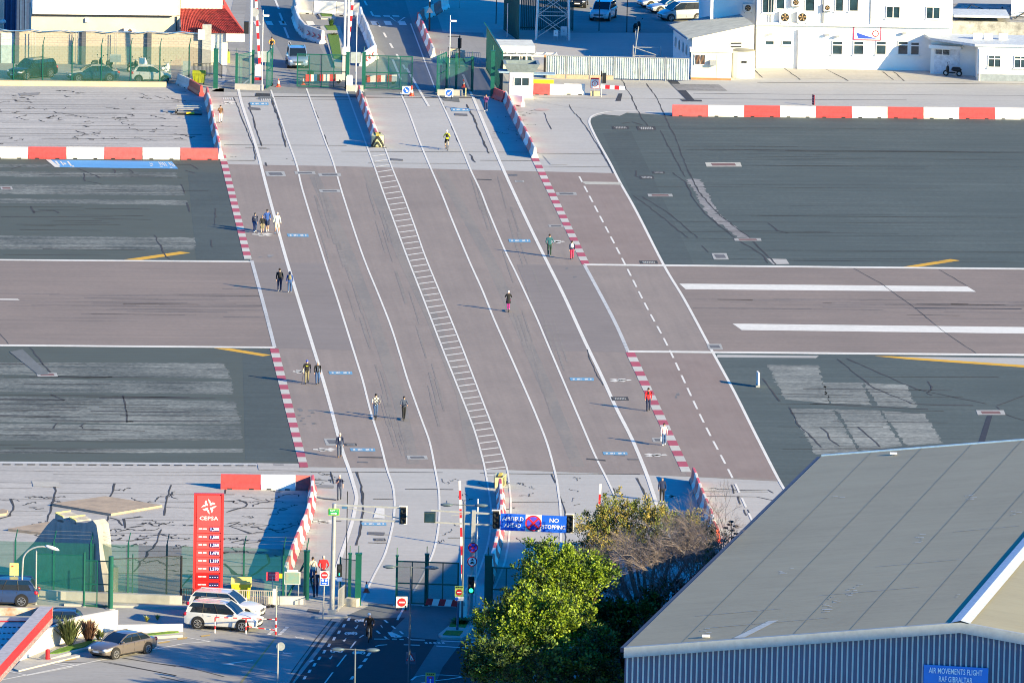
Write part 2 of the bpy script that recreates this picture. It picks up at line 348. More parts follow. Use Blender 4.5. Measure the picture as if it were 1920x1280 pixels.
def patch(name, pts, m, z=.012, parent=None):
    if name == 'worn_patch':
        Q = []
        for a, b in zip(pts, pts[1:]+pts[:1]):
            n = max(2, int(max(abs(b[0]-a[0])/9, abs(b[1]-a[1])/1.6)))
            for i in range(n): Q.append((a[0]+(b[0]-a[0])*i/n+R.gauss(0, 2.2), a[1]+(b[1]-a[1])*i/n+R.gauss(0, .32)))
        pts = Q
    o = sheet(name, pts, m, z, parent); return o
# runway paint
for pts in ([(-80, 485.8), (465, 489.6), (472, 492.3), (-80, 488.6)], [(1094, 495), (2000, 503.8), (2000, 507), (1098, 498.2)], [(-80, 645.5), (514, 650.3), (516, 653.3), (-80, 648.8)], [(1176, 657.6), (2000, 664.6), (2000, 668.4), (1178, 661)]):
    patch('runway_edge_line', pts, LINE, .026, rw)
patch('runway_stripe', [(1273.7, 532), (1285.8, 542.5), (1830, 547.2), (1813.5, 537)], LINE, .012, rw)
patch('runway_stripe', [(1373.4, 606.8), (1390.6, 618.8), (2000, 626.5), (2000, 614.2)], LINE, .012, rw)
patch('runway_stripe', [(-80, 559.6), (33, 560.6), (37, 562.6), (-80, 561.8)], LINE, .012, rw)
YP = gmat('yellow_road_paint', (.58, .34, .045), big=.05, streak=.05, fine=.12)
patch('yellow_bar', [(232, 487), (265, 487.6), (357, 474.3), (338, 471.8)], YP, .010, shl)
patch('yellow_bar', [(1688, 501.3), (1708, 502.8), (1800, 488.6), (1782, 485.8)], YP, .010, shr)
patch('yellow_bar', [(400, 652.5), (430, 652.8), (508, 665.5), (493, 668)], YP, .010, shb)
patch('concrete_strip', [(1345, 664.8), (1535, 667.2), (1530, 671), (1344, 669.8)], CON, .008, shc)
patch('concrete_strip', [(1640, 668), (2000, 672), (2000, 692), (1760, 676)], CON, .008, shc)
patch('yellow_bar', [(1640, 667.6), (1672, 667.8), (2000, 690), (2000, 694.5), (1700, 673.5)], YP, .012, shc)
DK = gmat('dark_seal_strip', (.035, .04, .055), big=.1, fine=.2)
patch('dark_strip', [(1714, 576.8), (1913, 578.6), (1918, 580), (1716, 578.2)], DK, .012, rw)
patch('dark_strip', [(1851, 778), (1861, 778), (1846, 830), (1834, 830)], DK, .012, shc)
patch('repair_patch', [(1130, 250), (1183, 246), (1303, 499), (1247, 498)], gmat('repair_dark', (.066, .085, .088), fine=.12), .0075, shr); patch('repair_patch', [(352, 322), (420, 325), (466, 488), (368, 487)], gmat('repair_dark', (.066, .085, .088)), .0075, shl); patch('repair_patch', [(455, 660), (516, 655), (574, 866), (460, 862)], gmat('repair_dark', (.066, .085, .088)), .0075, shb)
# worn pale patches in the shoulders
for q in ([(-80, 322), (331, 323.5), (332, 333.5), (-80, 331)], [(-80, 346), (340, 347.5), (346, 367), (-80, 363)], [(-80, 372), (350, 376), (351, 384.5), (-80, 380)], [(-80, 441), (366, 446), (366, 468.5), (-80, 467)], [(-80, 307), (250, 311), (252, 316), (-80, 313)]):
    patch('worn_patch', q, WORN, .008, shl)
for q in ([(-80, 679), (423, 681), (431, 710), (-80, 700)], [(-80, 708), (432, 716), (437, 739), (-80, 734)], [(-80, 741), (440, 752), (452, 796), (-80, 790)], [(-80, 793), (453, 799), (454, 824), (-80, 826)], [(-80, 843), (455, 841), (456, 848), (-80, 850)]):
    patch('worn_patch', q, WORN, .008, shb)
WORN2 = gmat('worn_asphalt_pale', (.11, .13, .133), (.225, .24, .23), big=.22, streak=.13, fine=.18, thr=(.40, .60), stk=(.13, .9))
for q in ([(1440, 684), (1536, 685), (1538, 702), (1556, 757), (1472, 748)], [(1541, 717), (1618, 717.5), (1632, 759), (1558, 756)], [(1621, 718), (1700, 721), (1718, 764), (1646, 761)],
          [(1482, 766), (1562, 767), (1610, 846), (1530, 852)], [(1568, 767.5), (1648, 769), (1692, 836), (1614, 845)], [(1654, 770), (1733, 776), (1768, 830), (1700, 836)]):
    patch('worn_patch', q, WORN2, .008, shc)
GRY = gmat('patch_grey', (.22, .22, .225), fine=.3, big=.2, streak=.2)
patch('worn_patch', [(1288, 336), (1313, 336), (1346, 400), (1326, 402)], GRY, .010, shr); patch('worn_patch', [(1326, 402), (1348, 402), (1407, 447), (1383, 446)], GRY, .010, shr)
patch('concrete_patch', [(1438, 485), (1474, 486), (1480, 495), (1450, 496)], CON, .012, shr)
# joints and cracks
def crack(pts, w=.22, jag=.35, parent=ground, z=.013, step=1.3, m=TAR):
    P = [G(*p) for p in pts]; Q = []; K = []
    for a, b_ in zip(P[:-1], P[1:]):
        n = max(2, int((b_-a).length/step)); d = (b_-a).normalized(); nn = Vector((-d.y, d.x, 0))*(.3+.7*abs(d.x)); kf = .36+.64*abs(d.x)**1.5
        for i in range(n): Q.append(a.lerp(b_, i/n)+nn*(R.gauss(0, jag*.5) if 0 < i else 0)); K.append(kf)
    Q.append(P[-1]); K.append(K[-1])
    for p in Q: p.z = z
    cb.ribbon(Q, [w*k*R.uniform(.5, 1.3) for k in K])
def flush(name, parent, m=TAR):
    global cb
    o = cb.build(name, m, parent); o['kind'] = 'stuff'; cb = MB(); return o
cb = MB()
# long pour joints of the upper left apron, along the runway
for i in range(27):
    yy = 172+i*4.6+R.uniform(-.9, .9); x0 = -80 if R.random() < .6 else R.uniform(-80, 150); x1 = R.uniform(300, 378) if yy < 190 or R.random() < .7 else R.uniform(150, 300)
    crack([(x0, yy-.2), (x1, yy+.006*(x1-x0))], R.choice((.06, .08, .1, .2)), .12, step=4)
for i in range(64):     # short meandering cracks
    x = R.uniform(-20, 350); yy = R.uniform(168, 268); p = [(x, yy)]
    for k in range(R.randint(2, 5)):
        x += R.uniform(2, 13)*R.choice((1, 1, -1)); yy += R.uniform(-.5, 3.2); p.append((x, min(yy, 270)))
    crack(p, R.uniform(.12, .34), .5, step=.8)
flush('joint_lines', ground)
# lower left apron: wide tar seams and map cracking
for s_ in ([(105, 907), (100, 940), (88, 980)], [(215, 906), (206, 936)], [(321, 909), (310, 950), (308, 966)], [(303, 992), (295, 1015), (250, 1072)], [(20, 935), (25, 955), (18, 967), (-10, 975)], [(424, 914), (422, 925)], [(203, 967), (198, 980)], [(360, 1078), (340, 1100)]):
    crack(s_, .38, .35, z=.0135, step=1.2)
for yy, xa, xb in ((903.5, -80, 110), (905.5, 115, 415), (914, -80, 60), (899, 65, 150), (924, 110, 440), (934, -80, 110), (927, 300, 440), (941, 300, 420), (951, 310, 520), (957, -80, 90), (965, -80, 80), (994, -80, 60), (1000, 200, 480), (1012, 200, 540), (1024, 205, 470), (1033, 210, 500), (1046, 205, 520), (1060, 210, 540), (882, -80, 560), (889, 100, 420), (1073, 0, 560), (975, 210, 360), (985, 330, 500), (1019, -80, 80), (1040, 0, 90)):
    crack([(xa, yy), ((xa+xb)/2, yy+.006*(xb-xa)/2), (xb, yy+.006*(xb-xa))], R.choice((.05, .08, .13)), .25, step=2.2)
def wander(x0, x1, y0, y1, n, w=(.14, .32), ln=(3, 8), dx=16, dy=4):
    for i in range(n):
        x = R.uniform(x0, x1); yy = R.uniform(y0, y1); p = [(x, yy)]; sx = R.choice((1, -1))
        for k in range(R.randint(*ln)):
            x += R.uniform(-.2, 1)*dx*sx; yy += R.uniform(-1, 1)*dy; p.append((max(x0-10, min(x, x1+20)), max(y0, min(yy, y1))))
        crack(p, R.uniform(*w), .45, step=.9)
wander(210, 355, 965, 1075, 26); wander(425, 540, 915, 1060, 26); wander(-20, 100, 930, 1050, 12); wander(110, 400, 906, 945, 6)
crack([(425, 960), (460, 950), (458, 940), (445, 936)], .4); crack([(425, 982), (450, 978), (430, 986), (470, 1000), (500, 998)], .34)
crack([(230, 985), (222, 975), (205, 970)], .3); crack([(270, 985), (235, 990), (232, 972), (266, 968)], .4, .5); crack([(420, 1056), (440, 1076), (470, 1080), (505, 1055), (500, 1038)], .4)
flush('tar_seams', ground)
# concrete by the crossing (top and bottom)
for s_, w_ in (([(438, 183), (470, 262), (475, 273), (479, 300)], .22), ([(467, 194), (480, 243), (491, 274)], .34), ([(508, 184), (522, 222), (536, 276)], .42), ([(582, 190), (597, 222)], .2), ([(608, 253), (616, 277)], .22), ([(625, 303), (628, 312)], .2), ([(830, 192), (850, 245), (868, 283)], .26), ([(875, 196), (890, 225), (905, 262), (917, 288)], .44), ([(880, 289), (892, 305)], .38), ([(1020, 212), (1026, 228), (1034, 243)], .26),
          ([(1080, 214), (1100, 240), (1125, 280), (1150, 325)], .28), ([(1067, 196), (1078, 214)], .2), ([(669, 885), (680, 925), (681, 960), (675, 995), (668, 1022)], .45), ([(1150, 915), (1158, 948)], .3), ([(1194, 896), (1208, 925), (1217, 955)], .42), ([(1050, 930), (1060, 960), (1061, 1020)], .26), ([(1034, 889), (1042, 905)], .34), ([(620, 884), (626, 907)], .34), ([(498, 305), (500, 312)], .4),
          ([(1330, 916), (1341, 915), (1360, 917), (1400, 919), (1440, 918), (1450, 924)], .22), ([(1320, 930), (1418, 931), (1450, 938)], .2), ([(1372, 909), (1376, 925)], .4), ([(1384, 930), (1388, 945)], .4), ([(1402, 955), (1408, 974)], .24), ([(1395, 955), (1400, 966)], .3),
          ([(560, 899), (620, 901), (622, 905)], .2), ([(700, 935), (738, 936)], .2), ([(595, 933), (630, 937)], .3)):
    crack(s_, w_, .18)
for yy, xa, xb in ((181, 400, 900), (186, 480, 660), (184, 1010, 1700), (272, 420, 650), (277, 460, 500), (284, 640, 1010), (301, 420, 478), (301, 900, 1010), (306, 690, 880), (288, 1010, 1130), (312, 1010, 1150), (884, 560, 830), (887, 900, 1200), (941, 960, 1060), (1008, 840, 900), (976, 560, 640), (1002, 700, 735), (1017, 690, 730), (921, 1310, 1440), (917, 760, 850), (883, 1280, 1460), (155, 1420, 1920), (176, 1300, 1920)):
    crack([(xa, yy), (xb, yy+.006*(xb-xa))], .2 if yy != 181 else .5, .12, step=3)
wander(930, 1000, 205, 270, 26, (.08, .16), (2, 4), 12, 2.2); wander(830, 900, 890, 1030, 10, (.08, .14), (3, 6), 8, 5); wander(960, 1060, 890, 1020, 9, (.08, .16), (3, 6), 8, 5); wander(1062, 1090, 895, 1000, 10, (.08, .14), (2, 4), 6, 4); wander(590, 625, 884, 906, 10, (.1, .2), (3, 6), 9, 2)
wander(430, 640, 276, 305, 5, (.1, .2), (2, 4), 10, 2)
for s_ in ([(1165, 150), (1180, 175), (1202, 220), (1222, 245)], [(1212, 157), (1232, 185), (1250, 225), (1267, 260), (1290, 320)], [(1238, 245), (1262, 290), (1285, 332)], [(1545, 128), (1590, 152)], [(1470, 128), (1500, 150)], [(1410, 128), (1430, 146)], [(1655, 135), (1675, 150)], [(1675, 135), (1695, 152)]):
    crack(s_, .3, .2)
flush('joint_lines', ground)
# shoulders
for s_ in ([(1290, 320), (1310, 360), (1350, 405), (1405, 445), (1455, 496)], [(1262, 324), (1286, 342), (1300, 372), (1322, 401), (1378, 446), (1430, 478), (1440, 494)], [(1188, 367), (1235, 402), (1290, 446)], [(1205, 369), (1260, 405), (1308, 446)], [(1316, 461), (1328, 473)], [(1440, 418), (1458, 433), (1478, 437)], [(1166, 232), (1185, 229), (1205, 235)], [(1193, 320), (1192, 331), (1202, 334)]):
    crack(s_, .34, .2, z=.016)
for i in range(34):
    yy = R.uniform(232, 490); x0 = R.uniform(1130+(yy-230)*.45, 1500); crack([(x0, yy), (x0+R.uniform(200, 700), yy+R.uniform(1, 5))], R.choice((.06, .08, .14)), .1, z=.016, step=6)
flush('crack_lines', shr)
for s_ in ([(1570, 673), (1640, 728), (1710, 757), (1825, 760)], [(1588, 672), (1650, 700), (1720, 730), (1850, 757)], [(1430, 710), (1462, 752)], [(1480, 763), (1500, 800), (1520, 818), (1540, 838)], [(1538, 801), (1552, 812), (1556, 824), (1574, 836)], [(1608, 800), (1625, 815), (1650, 838)], [(1525, 756), (1620, 762), (1740, 767)], [(1740, 715), (1747, 725), (1738, 737), (1748, 741)], [(1870, 760), (1920, 742)], [(1868, 762), (1884, 776), (1920, 788)]):
    crack(s_, .34, .2, z=.016)
for i in range(16):
    yy = R.uniform(700, 850); x0 = R.uniform(1370+(yy-700)*.5, 1600); crack([(x0, yy), (x0+R.uniform(60, 300), yy+R.uniform(0, 3))], R.choice((.12, .2)), .15, z=.016, step=5)
flush('crack_lines', shc)
for s_ in ([(157, 325), (160, 340), (190, 345)], [(145, 316), (188, 334)], [(215, 325), (213, 318), (240, 317), (250, 325)], [(348, 320), (365, 325)], [(355, 308), (372, 318)], [(404, 391), (402, 421)], [(396, 450), (398, 464)], [(289, 441), (305, 470), (320, 487)], [(350, 380), (356, 398)], [(340, 346), (346, 362)], [(58, 387), (65, 400)], [(20, 318), (40, 312)], [(110, 400), (100, 395), (60, 398)]):
    crack(s_, .34, .25, z=.016)
for i in range(24):
    yy = R.uniform(302, 484); x0 = R.uniform(-60, 200); crack([(x0, yy), (x0+R.uniform(60, 230), yy+R.uniform(0, 2))], R.choice((.12, .2)), .1, z=.016, step=5)
flush('crack_lines', shl)
for s_ in ([(38, 655), (75, 700)], [(56, 652), (96, 700)], [(231, 741), (235, 765), (238, 780), (238, 792)], [(108, 793), (100, 803)], [(160, 793), (151, 799), (155, 803)], [(466, 705), (482, 706)], [(95, 739), (120, 750)]):
    crack(s_, .34, .15, z=.016)
for i in range(46):
    yy = R.uniform(672, 850); x0 = R.uniform(-60, 240); crack([(x0, yy), (x0+R.uniform(90, 240), yy+R.uniform(0, 3))], R.choice((.14, .22, .34)), .1, z=.016, step=5)
flush('crack_lines', shb)
for i in range(60):
    yy = R.gauss(575, 16); x0 = R.choice((R.uniform(-80, 420), R.uniform(1250, 1900))); xl = R.uniform(60, 420); crack([(x0, yy), (x0+xl, yy+xl*.0088)], R.uniform(.1, .4), .02, z=.0085, step=20)
flush('rubber_marks', rw, gmat('rubber_mark', (.155, .14, .14), big=.2, streak=.2, fine=.2))
for i in range(70):
    o_ = R.choice((0, 0, 95, 300, 345)); yy = R.uniform(330, 800); x = at_y(L2, yy)+30+o_+R.gauss(0, 7)+(yy-330)*.01; x2 = x+(at_y(L2, yy+60)-at_y(L2, yy)); crack([(x, yy), (x2, yy+60)], R.uniform(.2, .6), .02, z=.0152+.00002*i, step=30)
flush('tyre_marks', road, gmat('tyre_mark', (.219, .200, .187), big=.1, streak=.1, fine=.1))
for s_ in ([(0, 626), (16, 645)], [(1600, 503), (1650, 530), (1712, 575), (1770, 622), (1830, 662)]): crack(s_, .14, .1, z=.016, parent=rw)
for s_ in ([(1760, 505), (1815, 537)], [(1660, 571), (1920, 573)], [(1700, 590), (1800, 592)]): crack(s_, .15, .1, z=.016)
flush('crack_lines', rw)
for i in range(9):
    x = R.uniform(560, 1000); yy = R.uniform(330, 860)
crack([(1101, 655), (1104, 668), (1118, 700), (1131, 722)], .2, .1, z=.02); flush('crack_lines', road)
# dashes of the grating at the lower shoulder edge
for i in range(24):
    x = 5+i*23; q = MB(); q.poly([Vector((*G(*p).xy, .02)) for p in ((x, 871.5+x*.004), (x+15, 871.7+x*.004), (x+15, 870+x*.004), (x, 869.8+x*.004))]); q.build('drain_slot', TAR, ground)
patch('concrete_edge', [(-80, 864.5), (560, 869), (560, 872.5), (-80, 868)], LINED, .016, ground)

# covers, patches and repairs in the surface
MH1 = gmat('cover_frame', (.33, .34, .34), fine=.2); MH2 = gmat('cover_plate', (.12, .125, .14), fine=.3); MH3 = gmat('cover_rust', (.17, .10, .10), fine=.2); MHC = gmat('cover_pale', (.42, .42, .38), fine=.2)
def cover(x0, y0, x1, y1, style=0, z=.02):
    par = thing('inspection_cover', lab_cover.pop(0), 'cover', G((x0+x1)/2, (y0+y1)/2)); k = (y1-y0)*.38
    q = MB(); q.poly([Vector((*G(*p).xy, z)) for p in ((x0+k, y1), (x1+k, y1), (x1, y0), (x0, y0))])
    q.build('frame', (MH1, TAR, MHC, MH1)[style], par, world=True)
    i = (x1-x0)*.16; j = (y1-y0)*.22; q = MB(); q.poly([Vector((*G(*p).xy, z+.004)) for p in ((x0+i+k, y1-j), (x1-i+k, y1-j), (x1-i, y0+j), (x0+i, y0+j))])
    q.build('plate', (MH2, MHC, MH3, MH3)[style], par, world=True)
    if style == 1:
        for s in range(7):
            xx = x0+i+k*.5+(x1-x0-2*i)*(s+.5)/7; q = MB(); q.poly([Vector((*G(*p).xy, z+.008)) for p in ((xx-.8, y1-j), (xx+.8, y1-j), (xx, y0+j), (xx-1.6, y0+j))]); q.build('slot', MH2, par, world=True)
covers = [(497, 322, 533, 331, 0, 'near the red and white band at the left upper end of the crossing'), (552, 322, 590, 327, 0, 'across the third line near the top of the crossing'), (596, 325, 638, 331, 0, 'pale strip right of the third line near the top of the crossing'), (598, 356, 637, 361, 0, 'in the third lane below the pale strip'),
 (1042, 361, 1080, 366, 0, 'just right of the upper right red and white band'), (1028, 422, 1056, 426, 0, 'above the walker in the teal jacket'), (965, 339, 982, 342, 0, 'small, right of the thick right walkway line near the top'), (1147, 237, 1178, 243, 1, 'pale slotted, left of a pair near the curved road edge'), (1193, 237, 1228, 245, 1, 'pale slotted, right of a pair near the curved road edge'), (1322, 305, 1388, 313, 2, 'wide cream, alone in the dark upper right shoulder'),
 (1222, 322, 1246, 326, 1, 'pale slotted, upper of two near the taxi strip'), (1198, 330, 1225, 336, 1, 'pale slotted, lower of two near the taxi strip'), (1214, 364, 1260, 369, 3, 'rust coloured with white ends beside the taxi strip'), (1376, 447, 1426, 452, 3, 'rust coloured with white ends on the pale curved strip'), (1334, 475, 1362, 487, 0, 'dark sunken, above the runway edge line'), (1198, 489, 1232, 495, 1, 'slotted, in the taxi strip by the runway edge line'),
 (1145, 744, 1177, 751, 1, 'slotted, left of the walker in red'), (1830, 769, 1882, 778, 3, 'rust coloured with white ends above the dark strip by the hangar'), (68, 699, 106, 706, 3, 'at the end of the filled trench in the lower left shoulder'), (607, 822, 640, 835, 0, 'pale, left of the man in the dark suit'), (645, 831, 668, 836, 1, 'slotted, right of the man in the dark suit'), (762, 854, 800, 861, 0, 'in the third lane near the lower end of the crossing'),
 (1112, 362, 1113, 363, 0, 'x'), (700, 1009, 722, 1014, 1, 'in the cycle lane above the lower left gate'), (1222, 821, 1250, 829, 0, 'beside the woman with the white bag'), (1325, 645, 1352, 655, 0, 'below the second white runway stripe'), (0, 350, 22, 356, 3, 'rust coloured at the left edge of the upper shoulder'), (880, 1018, 882, 1019, 0, 'x')]
covers = [c for c in covers if c[5] != 'x']
lab_cover = [('inspection cover '+c[5]) for c in covers]
for c in covers: cover(*c[:5])
for k_, (q, m_, par) in enumerate((([(1090, 341), (1162, 342), (1166, 347), (1098, 346)], MHC, road), ([(672, 856), (717, 857), (718, 859), (672, 858)], TAR, road), ([(670, 865), (690, 865.6), (690, 868), (670, 867)], MH2, road), ([(1100, 859), (1135, 862), (1136, 864.5), (1100, 861.5)], TAR, road), ([(1176, 860), (1196, 860.5), (1197, 862.5), (1178, 862.5)], MH2, road), ([(1150, 850), (1172, 851), (1172, 855), (1152, 854)], MH2, road),
        ([(953, 327), (970, 327), (970, 330.5), (955, 330.5)], MH2, road), ([(895, 336), (922, 337), (922, 338.5), (895, 337.5)], TAR, road),
        ([(480, 175), (507, 176), (507, 182), (478, 181)], RDB, ground), ([(487, 181), (510, 181), (514, 187), (484, 187)], RDA, ground), ([(653, 173), (684, 173), (686, 182), (656, 182)], RDA, ground), ([(825, 180), (860, 183), (862, 192), (832, 189)], RDA, ground), ([(731, 297), (755, 299), (756, 302), (733, 301)], MH2, ground), ([(852, 213), (876, 214), (877, 218), (853, 217)], MH2, ground), ([(465, 201), (488, 203), (489, 207), (467, 206)], MH2, ground), ([(690, 997), (722, 998), (720, 1004), (690, 1002)], MH2, ground),
        ([(1018, 292), (1053, 292), (1064, 309), (1032, 309)], CON, ground), ([(1250, 150), (1270, 152), (1302, 188), (1288, 189)], DK, ground), ([(1275, 187), (1315, 188), (1317, 191), (1280, 191)], DK, ground), ([(1160, 176), (1167, 176), (1164, 190), (1154, 190)], DK, ground), ([(1258, 158), (1348, 159), (1364, 171), (1270, 170)], GRY, ground), ([(34, 176), (76, 174), (72, 179), (38, 180)], GRY, ground), ([(310, 205), (332, 196), (380, 196), (378, 210)], CONL, ground),
        ([(482, 868), (560, 870), (562, 883), (485, 881)], CONL, ground), ([(588, 908), (626, 910), (626, 915), (588, 914)], GRY, ground), ([(706, 952), (721, 953), (721, 972), (700, 971)], LINE, ground), ([(512, 870), (532, 870.5), (532, 873), (512, 872.5)], GRY, ground), ([(60, 902), (110, 904), (112, 913), (62, 912)], CONC, ground), ([(18, 660), (42, 655), (92, 702), (72, 703)], RDA, shb), ([(1162, 218), (1180, 210), (1165, 209), (1128, 215)], CON, shr))):
    patch('surface_patch', q, m_, .0178 if par is not road else .019, par).location.z = k_*.00035
# tan wooden boards lying on the apron
WOOD = mat('plywood', (.38, .30, .22), .85, var=.15, scale=1.2, dirt=(.2, .17, .14), dirtamt=.6)
for pts, lb in (([(98, 948), (198, 934), (304, 951), (208, 967)], 'large tan plywood sheet lying on the cracked apron above the rock'), ([(15, 995), (90, 982), (200, 1000), (105, 1006)], 'tan plywood sheet half hidden behind the grey rock'), ([(-20, 964), (5, 958), (15, 960), (12, 966), (-10, 969)], 'small tan board at the left edge of the apron')):
    q = MB(); q.prism([Vector((*G(*p).xy, .012)) for p in pts], .16); o = q.build('board_sheet', WOOD); tag(o, lb, 'board')
# faint skid arcs, oil stains
STN = gmat('oil_stain', (.17, .175, .185), (.2, .2, .205), fine=.3, big=.3)
for x, yy, n in ((575, 775, 6), (1262, 665, 3), (500, 485, 3), (1065, 512, 2), (1080, 568, 2), (580, 790, 5), (1265, 745, 2)):
    for k in range(n):
        cx, cy = x+R.uniform(-14, 14), yy+R.uniform(-10, 14); a = R.uniform(2, 7); b_ = R.uniform(.7, 3)
        patch('oil_stain', [(cx+a*math.cos(t)*R.uniform(.6, 1.2), cy+b_*math.sin(t)*R.uniform(.6, 1.2)) for t in [k2*math.pi/5 for k2 in range(10)]], STN, .0165+.0005*k, road)
# blue cycle panels and walking-man marks
LBL = gmat('light_blue_paint', (.13, .31, .50), fine=.1, big=.05)
def blue_panel(x0, x1, yc, h=5.5):
    patch('blue_panel', [(x0, yc-h/2), (x1, yc-h/2+.5), (x1+1, yc+h/2+.4), (x0+2, yc+h/2)], LBL, .023, road)
    w = x1-x0
    for k, (a, b_) in enumerate(((.12, .2), (.3, .42), (.45, .48), (.62, .76), (.84, .9))):
        patch('panel_mark', [(x0+w*a, yc-h*.12), (x0+w*b_, yc-h*.22), (x0+w*b_+1, yc+h*.2), (x0+w*a+1, yc+h*.28)], LINE, .026, road)
for a in ((538, 578, 441.5), (953, 994, 451.5), (616, 660, 699), (1068, 1113, 711), (656, 703, 843), (1130, 1176, 850), (677, 724, 982), (468, 503, 195), (845, 880, 206)): blue_panel(*a)
def walkman(x, yy, w=32, s=1):
    mk = MB()
    for (a, b_, c, d) in ((-.5, -.02, -.2, .0), (-.2, 0, .1, .02), (.1, .02, .5, -.12), (.1, .02, .48, .14), (-.15, 0, .0, -.14), (-.12, .02, .05, .15)):
        p, q = G(x+s*a*w, yy+b_*18), G(x+s*c*w, yy+d*18); p.z = q.z = .023; mk.ribbon([p, q], [.4, .55])
    mk.build('walking_figure', LINE, road)
for a in ((490, 440, 34, 1), (1045, 453.5, 26, -1), (562, 697, 26, 1), (1165, 713, 36, -1), (606, 843, 38, 1), (1231, 853, 38, -1), (606, 978, 38, 1), (426, 193, 24, 1), (1262, 930, 24, -1)): walkman(*a)
for x, yy in ((418, 186), (489, 188)):
    for k in range(5): patch('letter_mark', [(x+k*4, yy-2), (x+k*4+2, yy-2), (x+k*4+3, yy+1.5), (x+k*4+.6, yy+1.5)], LINE, .023, road)
# blue painted panel with white lettering on the upper left shoulder
SKB = gmat('sky_blue_paint', (.10, .31, .62), fine=.06, big=.04)
patch('blue_advert', [(86, 300), (322, 303), (334, 317), (103, 314)], SKB, .022, shl)
patch('white_edge', [(86, 300), (95, 300.1), (113, 314.2), (103, 314)], LINE, .026, shl)
for k, (x, yy, w, hgt) in enumerate(((102, 302.5, 7, 9), (112, 303, 4, 8), (118, 306, 8, 3), (125, 303, 6, 9), (134, 311, 6, 2.4), (280, 306, 2, 3), (283, 306.5, 3, 3), (281, 311, 7, 1.4), (296, 304, 3, 6), (300, 304.5, 2, 6), (303, 305, 3, 7), (307, 305, 2, 8), (315, 305, 3, 6), (319, 306, 2, 7), (323, 308, 3, 5), (299, 312, 9, 1.3), (318, 314, 8, 1.2))):
    patch('panel_letter', [(x, yy), (x+w*.6, yy), (x+w*.6+hgt*.8, yy+hgt), (x+hgt*.8, yy+hgt)], LINE, .0265, shl)
patch('red_ring_mark', [(1002, 205.5), (1012, 203.5), (1028, 205), (1031, 207), (1020, 208.5), (1006, 208)], gmat('faded_red', (.42, .33, .32)), .02, ground)
# ================================================================== BUILDERS
def jersey(label, A, B, m, group=None, h=.95, wb=.58, name='road_barrier', slots=True, chev=None, mesh_only=None, gap=.02):
    """one barrier segment standing from ground point A to B"""
    A = Vector((A.x, A.y, 0)); B = Vector((B.x, B.y, 0)); L = (B-A).length-gap-R.uniform(0, .05); rz = math.atan2(B.y-A.y, B.x-A.x)+R.gauss(0, .010); h *= R.uniform(.985, 1.015)
    m = R.choice(REDS) if m is REDP else (R.choice(WHS) if m is WHP else m)
    t = thing(name, label, 'barrier', (A+B)/2, rz, group)
    wt = wb*.34; prof = [(-wb/2, .0), (wb/2, 0), (wb/2, .16), (wb*.26, .40), (wt/2, h-.05), (wt/2-.03, h), (-wt/2+.03, h), (-wt/2, h-.05), (-wb*.26, .40), (-wb/2, .16)]
    q = MB(); n = len(prof); vs = [(x, y, z) for x in (-L/2, L/2) for y, z in prof]
    q.add(vs, [tuple(range(n))]+[tuple(range(2*n-1, n-1, -1))]+[(i, n+i, n+(i+1) % n, (i+1) % n) for i in range(n)])
    q.build('shell', m, t)
    if slots and L > 1.2:
        for sx in (-.27, .27):
            s = MB(); s.box((sx*L, 0, .045), (.34, wb+.012, .09)); s.build('lift_slot', BLK, t)
    if chev:
        for k in range(3):
            for sy in (1, -1):
                s = MB(); x = (-.3+.3*k)*L; y0 = sy*(wb*.25+.02)
                yy = lambda z: sy*(wb/2-(z-.16)*(wb/2-wt/2)/(h-.2)+.012) if z > .4 else sy*(wb*.26+(.4-z)*.6+.02)
                for (x0, z0, x1, z1) in ((0, .42, .13*L, .64), (.13*L, .64, 0, .84)):
                    s.add([(x+x0, yy(z0), z0), (x+x0+.09*L, yy(z0), z0), (x+x1+.09*L, yy(z1), z1), (x+x1, yy(z1), z1)], [(0, 1, 2, 3) if sy < 0 else (3, 2, 1, 0)])
                s.build('chevron', RED, t)
    return t
def barrier_row(pts, cols, where, group, seg=None, h=.95, wb=.58, start='near end', lone=False, chevs=()):
    """segments following the picture points pts, split evenly into len(cols)"""
    P = [G(*p) for p in pts]; ls = [(b-a).length for a, b in zip(P[:-1], P[1:])]; T = sum(ls); n = len(cols)
    def at(d):
        for a, b, l in zip(P[:-1], P[1:], ls):
            if d <= l+1e-6: return a.lerp(b, d/l)
            d -= l
        return P[-1]
    for i, c in enumerate(cols):
        jersey(f"{ {'r':'red','w':'white','c':'white concrete'}[c]} barrier, {ORD[i]} from the {start} of {where}", at(T*i/n), at(T*(i+1)/n), REDP if c == 'r' else WHP, group, h, wb, chev=(i in chevs))
